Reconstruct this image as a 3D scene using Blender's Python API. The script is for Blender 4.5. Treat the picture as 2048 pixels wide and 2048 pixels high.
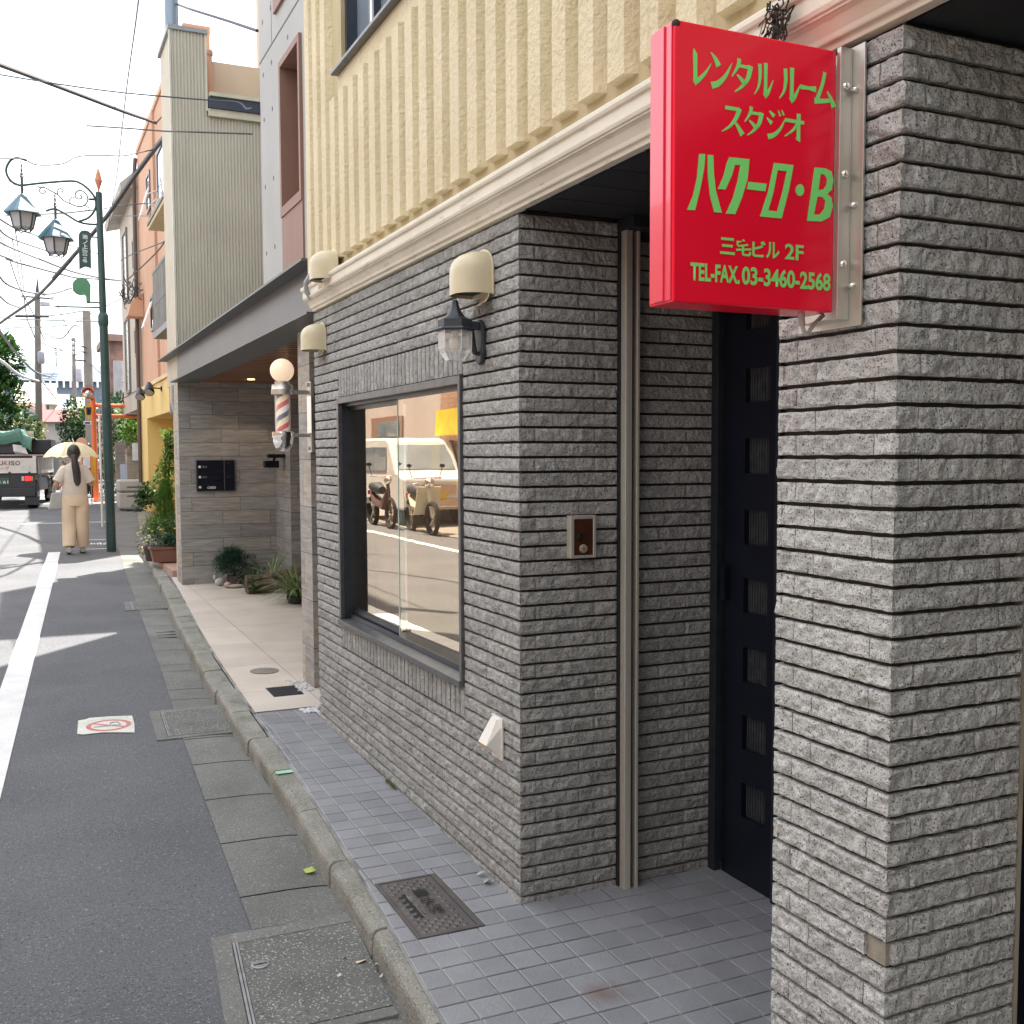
import bpy, bmesh, math, random
import numpy as np
from mathutils import Vector, Matrix
random.seed(7); np.random.seed(7)
for o in list(bpy.data.objects): bpy.data.objects.remove(o)
scene = bpy.context.scene
COL = scene.collection
rad = math.radians
# ------------------------------------------------------------------ camera
# The frontage of the brick building is the plane X=0, the street runs along +Y.
CAM = Vector((-1.4999, 0.0, 1.5015)); YAW, PITCH, ROLL, FPX, CYP = 0.43060, -0.06554, -0.00374, 2128.63, 1050.54
_r = Vector((math.cos(YAW), -math.sin(YAW), 0)); _f = Vector((math.sin(YAW)*math.cos(PITCH), math.cos(YAW)*math.cos(PITCH), math.sin(PITCH)))
_u = _r.cross(_f)
R2 = _r*math.cos(ROLL)+_u*math.sin(ROLL); U2 = _u*math.cos(ROLL)-_r*math.sin(ROLL)
cd = bpy.data.cameras.new('street_camera'); cam = bpy.data.objects.new('street_camera', cd); COL.objects.link(cam)
m3 = Matrix((R2, U2, -_f)).transposed()
cam.matrix_world = Matrix.Translation(CAM) @ m3.to_4x4()
cd.sensor_width = 36; cd.sensor_fit = 'HORIZONTAL'; cd.lens = FPX/2048*36; cd.shift_y = (CYP-1024)/2048
cd.clip_start = 0.05; cd.clip_end = 2000
scene.camera = cam
def ray(x, y): return _f + R2*((x-1024)/FPX) - U2*((y-CYP)/FPX)
def atY(x, y, Y):
    d = ray(x, y); return CAM + d*((Y-CAM.y)/d.y)
def atX(x, y, X):
    d = ray(x, y); return CAM + d*((X-CAM.x)/d.x)
# ------------------------------------------------------------------ world, sun, exposure
SUN_EL, SUN_DIR = 66.0, Vector((0.634, 0.773, 0))
w = bpy.data.worlds.new('World'); scene.world = w; w.use_nodes = True
nt = w.node_tree; N = nt.nodes; L = nt.links
for n in list(N): N.remove(n)
sky = N.new('ShaderNodeTexSky'); sky.sky_type = 'NISHITA'; sky.sun_disc = False
sky.sun_elevation = rad(SUN_EL); sky.sun_rotation = math.atan2(SUN_DIR.x, SUN_DIR.y)
sky.air_density = 1.2; sky.dust_density = 2.5
tc = N.new('ShaderNodeTexCoord'); mp = N.new('ShaderNodeMapping'); mp.inputs['Scale'].default_value = (1.6, 1.6, 4.5)
no = N.new('ShaderNodeTexNoise'); no.inputs['Scale'].default_value = 1.7; no.inputs['Detail'].default_value = 7; no.inputs['Roughness'].default_value = .55
cr = N.new('ShaderNodeValToRGB'); cr.color_ramp.elements[0].position = .30; cr.color_ramp.elements[1].position = .52
mx = N.new('ShaderNodeMix'); mx.data_type = 'RGBA'; mx.inputs['B'].default_value = (5.5, 5.6, 5.7, 1)
bg = N.new('ShaderNodeBackground'); bg.inputs['Strength'].default_value = 0.15
ow = N.new('ShaderNodeOutputWorld')
L.new(tc.outputs['Generated'], mp.inputs['Vector']); L.new(mp.outputs[0], no.inputs['Vector']); L.new(no.outputs['Fac'], cr.inputs[0])
L.new(cr.outputs[0], mx.inputs['Factor']); L.new(sky.outputs[0], mx.inputs['A']); L.new(mx.outputs['Result'], bg.inputs[0]); L.new(bg.outputs[0], ow.inputs[0])
sd = bpy.data.lights.new('sun', 'SUN'); sd.energy = 5.0; sd.angle = rad(.5); sd.color = (1, .93, .83)
so = bpy.data.objects.new('sun', sd); COL.objects.link(so)
_s = Vector((SUN_DIR.x*math.cos(rad(SUN_EL)), SUN_DIR.y*math.cos(rad(SUN_EL)), math.sin(rad(SUN_EL))))
so.rotation_euler = _s.to_track_quat('Z', 'Y').to_euler(); so.location = (5, 10, 30)
scene.view_settings.view_transform = 'Standard'; scene.view_settings.look = 'None'
scene.view_settings.exposure = 1.62; scene.view_settings.gamma = 1
scene.render.engine = 'CYCLES'
scene.cycles.use_denoising = True
scene.cycles.max_bounces = 8; scene.cycles.diffuse_bounces = 4; scene.cycles.glossy_bounces = 4; scene.cycles.transmission_bounces = 8; scene.cycles.transparent_max_bounces = 12
scene.cycles.caustics_reflective = False; scene.cycles.caustics_refractive = False
scene.cycles.sample_clamp_indirect = 6
# ------------------------------------------------------------------ mesh helpers
class MB:
    def __init__(s): s.v = []; s.f = []
    def add(s, vs, fs):
        o = len(s.v); s.v.extend([tuple(q) for q in vs]); s.f.extend([tuple(i+o for i in q) for q in fs]); return s
    def box(s, a, b, M=None):
        x0, y0, z0 = a; x1, y1, z1 = b
        vs = [(x0,y0,z0),(x1,y0,z0),(x1,y1,z0),(x0,y1,z0),(x0,y0,z1),(x1,y0,z1),(x1,y1,z1),(x0,y1,z1)]
        if M is not None: vs = [M @ Vector(q) for q in vs]
        return s.add(vs, [(0,3,2,1),(4,5,6,7),(0,1,5,4),(1,2,6,5),(2,3,7,6),(3,0,4,7)])
    def prism(s, pts, d, M=None):           # pts: 3D polygon, extruded by vector d
        n = len(pts); d = Vector(d); vs = [Vector(p) for p in pts]+[Vector(p)+d for p in pts]
        if M is not None: vs = [M @ q for q in vs]
        return s.add(vs, [tuple(range(n))[::-1], tuple(range(n, 2*n))]+[(i, (i+1) % n, (i+1) % n+n, i+n) for i in range(n)])
    def tube(s, pts, r, n=8, cap=True, closed=False):
        pts = [Vector(p) for p in pts]; k = len(pts); rs = r if hasattr(r, '__len__') else [r]*k
        up = Vector((0, 0, 1)); rings = []; prev = None
        for i, p in enumerate(pts):
            t = (pts[min(i+1, k-1)]-pts[max(i-1, 0)])
            if t.length < 1e-9: t = Vector((0, 0, 1))
            t.normalize()
            if prev is None:
                a = t.cross(up)
                if a.length < 1e-3: a = t.cross(Vector((1, 0, 0)))
            else: a = prev-t*prev.dot(t)
            if a.length < 1e-6: a = t.orthogonal()
            a.normalize(); b = t.cross(a); prev = a
            rings.append([p+(a*math.cos(2*math.pi*j/n)+b*math.sin(2*math.pi*j/n))*rs[i] for j in range(n)])
        vs = [q for rg in rings for q in rg]; fs = []
        for i in range(k-1):
            for j in range(n): fs.append((i*n+j, i*n+(j+1) % n, (i+1)*n+(j+1) % n, (i+1)*n+j))
        if cap: fs += [tuple(range(n))[::-1], tuple(range((k-1)*n, k*n))]
        return s.add(vs, fs)
    def lathe(s, prof, c=(0,0,0), n=20, axis='z', sx=1, sy=1, ph=0):   # prof: [(r,h)]
        c = Vector(c); vs = []; k = len(prof)
        for r, h in prof:
            for j in range(n):
                a = 2*math.pi*j/n+ph; p = (r*math.cos(a)*sx, r*math.sin(a)*sy, h)
                if axis == 'y': p = (p[0], p[2], p[1])
                if axis == 'x': p = (p[2], p[0], p[1])
                vs.append(c+Vector(p))
        fs = []
        for i in range(k-1):
            for j in range(n): fs.append((i*n+j, i*n+(j+1) % n, (i+1)*n+(j+1) % n, (i+1)*n+j))
        fs += [tuple(range(n))[::-1], tuple(range((k-1)*n, k*n))]
        return s.add(vs, fs)
    def ball(s, c, rx, ry=None, rz=None, n=14, m=9):
        ry = ry or rx; rz = rz or rx
        return s.lathe([(max(1e-4, math.sin(math.pi*i/m)), -math.cos(math.pi*i/m)) for i in range(m+1)], (0,0,0), n) if False else s._ball(Vector(c), rx, ry, rz, n, m)
    def _ball(s, c, rx, ry, rz, n, m):
        vs = []; fs = []
        for i in range(m+1):
            t = math.pi*i/m
            for j in range(n):
                a = 2*math.pi*j/n; vs.append((c.x+rx*math.sin(t)*math.cos(a), c.y+ry*math.sin(t)*math.sin(a), c.z-rz*math.cos(t)))
        for i in range(m):
            for j in range(n): fs.append((i*n+j, i*n+(j+1) % n, (i+1)*n+(j+1) % n, (i+1)*n+j))
        return s.add(vs, fs)
    def quad(s, a, b, c, d): return s.add([a, b, c, d], [(0,1,2,3)])
    def build(s, name, mat, parent=None, smooth=False, bevel=0, world=True, solid=0):
        me = bpy.data.meshes.new(name)
        off = Vector((0,0,0)); p = parent
        while p is not None and world:
            if p.parent is None: off = p.location.copy()
            p = p.parent
        me.from_pydata([tuple(Vector(q)-off) for q in s.v], [], s.f)
        me.validate(clean_customdata=False)
        bm = bmesh.new(); bm.from_mesh(me); bmesh.ops.recalc_face_normals(bm, faces=bm.faces); bm.to_mesh(me); bm.free()
        if mat: me.materials.append(mat)
        o = bpy.data.objects.new(name, me); COL.objects.link(o)
        if parent is not None: o.parent = parent
        if smooth:
            me.polygons.foreach_set('use_smooth', [True]*len(me.polygons))
            try: me.set_sharp_from_angle(angle=rad(40))
            except Exception: pass
        if solid:
            md = o.modifiers.new('thickness', 'SOLIDIFY'); md.thickness = solid; md.offset = 0
        if bevel:
            md = o.modifiers.new('bevel', 'BEVEL'); md.width = bevel; md.segments = 2; md.limit_method = 'ANGLE'; md.angle_limit = rad(35)
        return o
def tag(o, label=None, cat=None, group=None, kind=None):
    if label: o['label'] = label
    if cat: o['category'] = cat
    if group: o['group'] = group
    if kind: o['kind'] = kind
    return o
def thing(name, loc, label, cat, group=None):
    o = bpy.data.objects.new(name, None); COL.objects.link(o); o.location = loc; o.empty_display_size = .1
    return tag(o, label, cat, group)
def struct(o): o['kind'] = 'structure'; return o
def kids(o): return [c for c in o.children]
def copy_tree(o, parent=None):
    c = o.copy(); COL.objects.link(c)
    if parent is not None: c.parent = parent
    for ch in kids(o): copy_tree(ch, c)
    return c
def outline(name, loops, mat, parent, place, ext=.0012):       # filled 2D outlines (with holes) as a thin mesh
    cu = bpy.data.curves.new(name, 'CURVE'); cu.dimensions = '2D'; cu.fill_mode = 'BOTH'; cu.extrude = ext
    for lp in loops:
        sp = cu.splines.new('POLY'); sp.points.add(len(lp)-1); sp.use_cyclic_u = True
        for q, p in zip(sp.points, lp): q.co = (p[0], p[1], 0, 1)
    return _curve_mesh(name, cu, mat, parent, place)
def _curve_mesh(name, cu, mat, parent, place):
    t = bpy.data.objects.new('tmp', cu); COL.objects.link(t)
    dg = bpy.context.evaluated_depsgraph_get(); me = bpy.data.meshes.new_from_object(t.evaluated_get(dg)); bpy.data.objects.remove(t); bpy.data.curves.remove(cu)
    me.name = name; me.materials.clear(); me.materials.append(mat)
    off = Vector((0,0,0)); p = parent
    while p is not None:
        if p.parent is None: off = p.location.copy()
        p = p.parent
    me.transform(Matrix.Translation(-off) @ place)
    o = bpy.data.objects.new(name, me); COL.objects.link(o); o.parent = parent; return o
def text(name, s, mat, parent, origin, ux, uy, width=None, height=None, bold=0, ext=.0008):
    """lettering with its lower left corner at origin, running along ux, letters standing along uy"""
    cu = bpy.data.curves.new(name, 'FONT'); cu.body = s; cu.size = 1; cu.offset = bold; cu.extrude = 0
    t = bpy.data.objects.new('tmp', cu); COL.objects.link(t)
    dg = bpy.context.evaluated_depsgraph_get(); me = bpy.data.meshes.new_from_object(t.evaluated_get(dg)); bpy.data.objects.remove(t); bpy.data.curves.remove(cu)
    me.name = name; me.materials.clear(); me.materials.append(mat)
    xs = [v.co.x for v in me.vertices]; ys = [v.co.y for v in me.vertices]
    if not xs: return None
    x0, x1, y0, y1 = min(xs), max(xs), min(ys), max(ys)
    sx = width/(x1-x0) if width else height/(y1-y0); sy = height/(y1-y0) if height else sx
    ux = Vector(ux).normalized(); uy = Vector(uy).normalized(); nn = ux.cross(uy)
    off = Vector((0,0,0)); p = parent
    while p is not None:
        if p.parent is None: off = p.location.copy()
        p = p.parent
    for v in me.vertices:
        v.co = Vector(origin)-off+ux*((v.co.x-x0)*sx)+uy*((v.co.y-y0)*sy)+nn*ext
    o = bpy.data.objects.new(name, me); COL.objects.link(o); o.parent = parent; return o
# ------------------------------------------------------------------ materials
MATS = {}
def mat(name, c1, c2=None, scale=8, rough=.7, metal=0, bump=0, bscale=60, detail=4, rnd=None, spec=.5, coat=0, speck=None, stretch=None, contrast=(.35,.65), trans=0, ior=1.5, bdist=.004, dirt=None, vor=0):
    """procedural material: two-tone noise, optional per-piece tone (rnd), fine specks, dirt streaks and a bump"""
    if name in MATS: return MATS[name]
    m = bpy.data.materials.new(name); m.use_nodes = True; MATS[name] = m
    t = m.node_tree; n = t.nodes; l = t.links; b = n['Principled BSDF']
    b.inputs['Roughness'].default_value = rough; b.inputs['Metallic'].default_value = metal
    b.inputs['Specular IOR Level'].default_value = spec; b.inputs['Coat Weight'].default_value = coat
    b.inputs['Transmission Weight'].default_value = trans; b.inputs['IOR'].default_value = ior
    g = n.new('ShaderNodeTexCoord'); vec = g.outputs['Object']
    if stretch:
        mpn = n.new('ShaderNodeMapping'); mpn.inputs['Scale'].default_value = stretch; l.new(vec, mpn.inputs['Vector']); vec = mpn.outputs[0]
    col = None
    c2 = c2 or tuple(x*.82 for x in c1)
    nz = n.new('ShaderNodeTexNoise'); nz.inputs['Scale'].default_value = scale; nz.inputs['Detail'].default_value = detail; l.new(vec, nz.inputs['Vector'])
    rp = n.new('ShaderNodeMapRange'); rp.inputs['From Min'].default_value = contrast[0]; rp.inputs['From Max'].default_value = contrast[1]; l.new(nz.outputs['Fac'], rp.inputs['Value'])
    mx = n.new('ShaderNodeMix'); mx.data_type = 'RGBA'; mx.inputs['A'].default_value = (*c1, 1); mx.inputs['B'].default_value = (*c2, 1); l.new(rp.outputs[0], mx.inputs['Factor'])
    col = mx.outputs['Result']
    if rnd:
        gi = n.new('ShaderNodeNewGeometry'); mr = n.new('ShaderNodeMapRange'); mr.inputs['To Min'].default_value = rnd[0]; mr.inputs['To Max'].default_value = rnd[1]
        l.new(gi.outputs['Random Per Island'], mr.inputs['Value'])
        hs = n.new('ShaderNodeHueSaturation'); l.new(mr.outputs[0], hs.inputs['Value']); l.new(col, hs.inputs['Color'])
        if len(rnd) > 2:
            m2 = n.new('ShaderNodeMath'); m2.operation = 'MULTIPLY'; m2.inputs[1].default_value = 7.31; fr = n.new('ShaderNodeMath'); fr.operation = 'FRACT'
            l.new(gi.outputs['Random Per Island'], m2.inputs[0]); l.new(m2.outputs[0], fr.inputs[0])
            m4 = n.new('ShaderNodeMapRange'); m4.inputs['To Min'].default_value = .5-rnd[2]; m4.inputs['To Max'].default_value = .5+rnd[2]; l.new(fr.outputs[0], m4.inputs['Value']); l.new(m4.outputs[0], hs.inputs['Hue'])
        col = hs.outputs[0]
    if speck:                                   # (colour, scale, threshold)
        for (sc_, ss, th, am) in (speck if isinstance(speck, list) else [speck]):
            n2 = n.new('ShaderNodeTexNoise'); n2.inputs['Scale'].default_value = ss; n2.inputs['Detail'].default_value = 1.5; l.new(g.outputs['Object'], n2.inputs['Vector'])
            r2 = n.new('ShaderNodeMapRange'); r2.inputs['From Min'].default_value = th; r2.inputs['From Max'].default_value = th+.06; r2.inputs['To Max'].default_value = am; l.new(n2.outputs['Fac'], r2.inputs['Value'])
            x2 = n.new('ShaderNodeMix'); x2.data_type = 'RGBA'; x2.inputs['B'].default_value = (*sc_, 1); l.new(col, x2.inputs['A']); l.new(r2.outputs[0], x2.inputs['Factor']); col = x2.outputs['Result']
    if dirt:                                    # (colour, mapping scale, threshold, amount): stains with a shape of their own
        for (dc, dsx, th, am) in (dirt if isinstance(dirt, list) else [dirt]):
            mp2 = n.new('ShaderNodeMapping'); mp2.inputs['Scale'].default_value = dsx; l.new(g.outputs['Object'], mp2.inputs['Vector'])
            n3 = n.new('ShaderNodeTexNoise'); n3.inputs['Scale'].default_value = 1; n3.inputs['Detail'].default_value = 6; n3.inputs['Roughness'].default_value = .65; l.new(mp2.outputs[0], n3.inputs['Vector'])
            r3 = n.new('ShaderNodeMapRange'); r3.inputs['From Min'].default_value = th; r3.inputs['From Max'].default_value = th+.18; r3.inputs['To Max'].default_value = am; l.new(n3.outputs['Fac'], r3.inputs['Value'])
            x3 = n.new('ShaderNodeMix'); x3.data_type = 'RGBA'; x3.inputs['B'].default_value = (*dc, 1); l.new(col, x3.inputs['A']); l.new(r3.outputs[0], x3.inputs['Factor']); col = x3.outputs['Result']
    l.new(col, b.inputs['Base Color'])
    if bump:
        if vor:
            n4 = n.new('ShaderNodeTexVoronoi'); n4.inputs['Scale'].default_value = bscale; hout = n4.outputs['Distance']
        else:
            n4 = n.new('ShaderNodeTexNoise'); n4.inputs['Scale'].default_value = bscale; n4.inputs['Detail'].default_value = 5; n4.inputs['Roughness'].default_value = .6; hout = n4.outputs['Fac']
        l.new(g.outputs['Object'], n4.inputs['Vector'])
        bp = n.new('ShaderNodeBump'); bp.inputs['Strength'].default_value = bump; bp.inputs['Distance'].default_value = bdist
        l.new(hout, bp.inputs['Height']); l.new(bp.outputs[0], b.inputs['Normal'])
    return m
def glow(name, c, strength):
    if name in MATS: return MATS[name]
    m = bpy.data.materials.new(name); m.use_nodes = True; MATS[name] = m; b = m.node_tree.nodes['Principled BSDF']
    b.inputs['Base Color'].default_value = (*c, 1); b.inputs['Emission Color'].default_value = (*c, 1); b.inputs['Emission Strength'].default_value = strength; b.inputs['Roughness'].default_value = .4
    return m
def leafmat(name, c1, c2, rough=.5, tr=.35):
    if name in MATS: return MATS[name]
    m = mat(name, c1, c2, scale=1.5, rough=rough, rnd=(.55, 1.5, .025), detail=2)
    t = m.node_tree; n = t.nodes; l = t.links; b = n['Principled BSDF']; out = [q for q in n if q.type == 'OUTPUT_MATERIAL'][0]
    tr_ = n.new('ShaderNodeBsdfTranslucent'); ms = n.new('ShaderNodeMixShader'); ms.inputs[0].default_value = tr
    src = b.inputs['Base Color'].links[0].from_socket; l.new(src, tr_.inputs['Color'])
    l.new(b.outputs[0], ms.inputs[1]); l.new(tr_.outputs[0], ms.inputs[2]); l.new(ms.outputs[0], out.inputs[0])
    return m
def gz(Y): return -.075+.0146*Y          # top of the pavement
def rz(Y): return -.165+.014*Y           # top of the road
def noise3(p, seed=0):
    p = np.asarray(p, float); i = np.floor(p).astype(np.int64); f = p-i; f = f*f*(3-2*f); r = 0
    def h(a):
        x = (a[:,0]*374761393+a[:,1]*668265263+a[:,2]*2147483647+seed*974711) & 0xffffffff
        x = ((x ^ (x >> 13))*1274126177) & 0xffffffff; return ((x ^ (x >> 16)) & 0xffff)/65535.
    for dx in (0,1):
        for dy in (0,1):
            for dz in (0,1):
                wgt = (f[:,0] if dx else 1-f[:,0])*(f[:,1] if dy else 1-f[:,1])*(f[:,2] if dz else 1-f[:,2])
                r = r+wgt*h(i+np.array([dx,dy,dz]))
    return r
MB.ball = lambda s, c, rx, ry=None, rz=None, n=14, m=9: s._ball(Vector(c), rx, ry or rx, rz or rx, n, m)
# ------------------------------------------------------------------ palette
M_BRICK = mat('split_face_brick', (.425,.427,.405), (.30,.302,.285), scale=30, rough=.9, bump=1, bscale=62, rnd=(.84,1.12,.012), speck=[((.50,.48,.45), 260, .60, .65), ((.05,.05,.048), 220, .61, .8)], bdist=.014, dirt=[((.13,.12,.105), (2.2,2.2,.9), .56, .45), ((.34,.32,.29), (5,5,1.2), .64, .35)])
M_MORTAR = mat('dark_mortar', (.052,.046,.040), (.036,.032,.028), scale=30, rough=.95, bump=.3, bscale=150)
M_PATCH = mat('exposed_mortar', (.34,.31,.25), (.24,.22,.17), scale=40, rough=.95, bump=.5, bscale=120)
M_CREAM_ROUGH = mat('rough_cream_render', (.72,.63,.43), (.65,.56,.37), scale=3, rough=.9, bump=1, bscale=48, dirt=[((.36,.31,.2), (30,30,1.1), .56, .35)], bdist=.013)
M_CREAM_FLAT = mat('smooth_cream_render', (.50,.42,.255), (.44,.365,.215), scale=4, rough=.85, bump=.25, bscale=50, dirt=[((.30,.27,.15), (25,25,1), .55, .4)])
M_CORNICE = mat('cream_cornice_paint', (.74,.69,.57), (.67,.62,.50), scale=5, rough=.55, bump=.12, bscale=40, dirt=[((.16,.13,.10), (60,9,60), .60, .75), ((.3,.26,.2), (8,5,30), .6, .6)])
M_DARKSOF = mat('dark_soffit_boards', (.012,.014,.018), (.018,.02,.024), scale=6, rough=.5)
M_NAVY = mat('navy_painted_steel', (.004,.006,.013), (.006,.008,.016), scale=10, rough=.35, spec=.4)
M_FRAME = mat('dark_aluminium_frame', (.035,.045,.06), (.05,.058,.07), scale=14, rough=.35, metal=.6, dirt=[((.2,.2,.2), (40,40,40), .66, .3)])
M_FRAME_LT = mat('worn_grey_aluminium', (.16,.165,.17), (.12,.125,.13), scale=20, rough=.4, metal=.7, dirt=[((.07,.07,.07), (12,30,30), .58, .5)])
M_STEEL = mat('brushed_stainless', (.74,.70,.60), (.66,.62,.53), scale=3, rough=.34, metal=.55, stretch=(40,40,.6), bump=.05, bscale=30)
M_ALU = mat('dull_aluminium', (.62,.60,.55), (.52,.5,.45), scale=10, rough=.42, metal=.85, dirt=[((.3,.27,.22), (14,14,4), .6, .4)])
M_CHROME = mat('polished_steel', (.78,.77,.74), (.7,.69,.66), scale=9, rough=.12, metal=1)
M_DARKGAP = mat('black_recess', (.008,.008,.009), (.012,.012,.012), scale=6, rough=.8)
M_IVORY = mat('ivory_plastic', (.62,.55,.38), (.56,.49,.33), scale=9, rough=.38, bump=.03, bscale=30, dirt=[((.3,.25,.15), (14,14,30), .62, .35)])
M_WHITEP = mat('white_plastic', (.78,.76,.70), (.72,.70,.63), scale=7, rough=.4)
M_TAN = mat('yellowed_plastic', (.5,.36,.16), (.42,.3,.13), scale=12, rough=.5)
# ------------------------------------------------------------------ brick cladding
PITCH, BH = .05, .041
def brick_strip(bm_v, bm_f, path, k0, k1, layout, holes=(), cell=.012, amp=.0045, depth=.017, zclip=None, nz=5, seed=0, missing=None):
    P = [np.array(p, float) for p in path]; cum = [0.]
    for a, b in zip(P[:-1], P[1:]): cum.append(cum[-1]+np.linalg.norm(b-a))
    dirs = [(b-a)/np.linalg.norm(b-a) for a, b in zip(P[:-1], P[1:])]; nrm = [np.array((-d[1], d[0])) for d in dirs]
    inner = cum[1:-1]
    def place(u):
        pos = np.zeros((len(u), 2)); nn = np.zeros((len(u), 2))
        for i in range(len(dirs)):
            lo = cum[i]-1e-9 if i else -1e9; hi = cum[i+1]+1e-9 if i < len(dirs)-1 else 1e9
            s = (u >= lo) & (u <= hi); pos[s] = P[i]+np.outer(u[s]-cum[i], dirs[i])
            nn[s] += nrm[i]
        return pos, nn
    for k in range(k0, k1+1):
        z0, z1 = k*PITCH, k*PITCH+BH
        if zclip and z1 > zclip: z1 = zclip
        if z1-z0 < .008: continue
        segs = []
        for a, b in layout(k, cum):
            iv = [(a, b)]
            for (h0, h1, hz0, hz1) in holes:
                if z0 < hz1-.004 and z1 > hz0+.004:
                    nv = []
                    for p, q in iv:
                        if q <= h0 or p >= h1: nv.append((p, q)); continue
                        if p < h0: nv.append((p, h0))
                        if q > h1: nv.append((h1, q))
                    iv = nv
            segs += [q for q in iv if q[1]-q[0] > .012]
        for a, b in segs:
            if missing and missing(k, a, b): continue
            n = max(2, int((b-a)/cell)); us = np.linspace(a, b, n+1)
            for c in inner:
                if a+.002 < c < b-.002:
                    us = us[np.abs(us-c) > cell*.45]; us = np.sort(np.append(us, c))
            zs = np.linspace(z0, z1, nz+1); U, Z = np.meshgrid(us, zs, indexing='ij'); nu = len(us)
            u = U.ravel().copy(); z = Z.ravel().copy()
            pos, nn = place(u); cornerp = np.abs(nn).sum(1) > 1.5
            q3 = np.stack([pos[:,0]+3, pos[:,1]+3, z+3], 1)
            d = (noise3(q3*38, seed)-.5)*1.1+(noise3(q3*90, seed+3)-.5)*.8
            e = np.minimum(np.minimum(u-a, b-u)/.004, np.minimum(z-z0, z1-z)/.004); e = np.clip(e, 0, 1)
            d = amp*d*(.35+.65*e)-.0022*(1-e)
            d[cornerp] *= .25
            jz = (noise3(q3*55, seed+9)-.5)*.0022*(1-e); z = z+jz
            X = pos+nn*d[:,None]; V = np.stack([X[:,0], X[:,1], z], 1)
            o = len(bm_v); bm_v.extend(map(tuple, V))
            nzz = nz+1
            for i in range(nu-1):
                for j in range(nz): bm_f.append((o+i*nzz+j, o+i*nzz+j+1, o+(i+1)*nzz+j+1, o+(i+1)*nzz+j))
            ring = [i*nzz for i in range(nu)]+[(nu-1)*nzz+j for j in range(1, nzz)]+[i*nzz+nz for i in range(nu-2, -1, -1)]+[j for j in range(nz-1, 0, -1)]
            ub = U.ravel()[ring]; pb, nb = place(ub); B = pb-nb*depth; o2 = len(bm_v)
            bm_v.extend([(B[i,0], B[i,1], V[r,2]) for i, r in enumerate(ring)])
            m = len(ring)
            for i in range(m): bm_f.append((o+ring[i], o+ring[(i+1) % m], o2+(i+1) % m, o2+i))
def layout_corner(ci, J=.0013):
    def f(k, cum):
        c = cum[ci]; lo, hi = 0, cum[-1]; cuts = []
        a, b = (c-.06, c+.227) if k % 2 else (c-.227, c+.06)
        x = a; cuts.append(x)
        while x > lo+.02: x -= .227; cuts.insert(0, max(x, lo))
        x = b; cuts.append(x); rr = random.Random(k*13+5)
        while x < hi-.02: x += .227*(1 if rr.random() < .75 else rr.choice([.33, .6, .8])); cuts.append(min(x, hi))
        return [(p+J, q-J) for p, q in zip(cuts[:-1], cuts[1:]) if q-p > .01]
    return f
class FB:                                     # wraps plain lists so that MB.build can be used
    def __init__(s): s.m = MB()
YA, YB, YF = 3.207, 1.529, 5.900
WY0, WY1, WZ0, WZ1 = 3.704, 5.413, .627, 1.80
bld = thing('brick_building', (0.2, 4.0, -.03), 'grey split-face brick shop building with ribbed cream upper storey, cream cornice and dark doorway', 'building')
def raw(name, v, f, mat_, parent):
    m = MB(); m.v = v; m.f = f; return m.build(name, mat_, parent)
# left block: door reveal, street front with the window, far end
v, f = [], []
path = [(.377, YA), (0, YA), (0, YF), (.22, YF)]; c0 = .377
hole = (c0+WY0-YA, c0+WY1-YA, .50, 1.945)
brick_strip(v, f, path, -3, 45, layout_corner(1), [hole], cell=.0085, nz=5, amp=.0075, seed=1)
# soldier courses over and under the window
def soldiers(v, f, z0, z1, seed):
    n = 34; p = (WY1-WY0)/n
    for i in range(n):
        y0 = WY0+i*p+.0045; y1 = y0+p-.009; ys = np.linspace(y0, y1, 5); zs = np.linspace(z0, z1, 10)
        Yg, Zg = np.meshgrid(ys, zs, indexing='ij'); y = Yg.ravel(); z = Zg.ravel()
        q = np.stack([y*0+3, y+3, z+3], 1); d = (noise3(q*38, seed)-.5)*1.1+(noise3(q*90, seed+2)-.5)*.8
        e = np.clip(np.minimum(np.minimum(y-y0, y1-y), np.minimum(z-z0, z1-z))/.004, 0, 1)
        x = -(.0045*d*(.35+.65*e)-.0022*(1-e)); o = len(v); v.extend(zip(x, y, z))
        for a in range(4):
            for b in range(9): f.append((o+a*10+b, o+a*10+b+1, o+(a+1)*10+b+1, o+(a+1)*10+b))
        ring = [a*10 for a in range(5)]+[40+b for b in range(1, 10)]+[a*10+9 for a in (3,2,1,0)]+list(range(8, 0, -1))
        o2 = len(v); v.extend([(.017, y[r], z[r]) for r in ring]); m = len(ring)
        for a in range(m): f.append((o+ring[a], o+ring[(a+1) % m], o2+(a+1) % m, o2+a))
soldiers(v, f, 1.806, 1.941, 4); soldiers(v, f, .504, .622, 8)
wall = raw('brick_wall', v, f, M_BRICK, bld)
m = MB()
m.box((.015, YA+.015, -.35), (.36, WY0, 2.305)).box((.015, WY1, -.35), (.36, YF-.015, 2.305)).box((.015, WY0, -.35), (.36, WY1, WZ0)).box((.015, WY0, WZ1), (.36, WY1, 2.305)).box((.20, WY0, WZ0), (.36, WY1, WZ1))
m.box((.36, YA+.036, -.35), (4.5, YF-.015, 2.305))
m.build('wall_core', M_MORTAR, bld)
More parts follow.
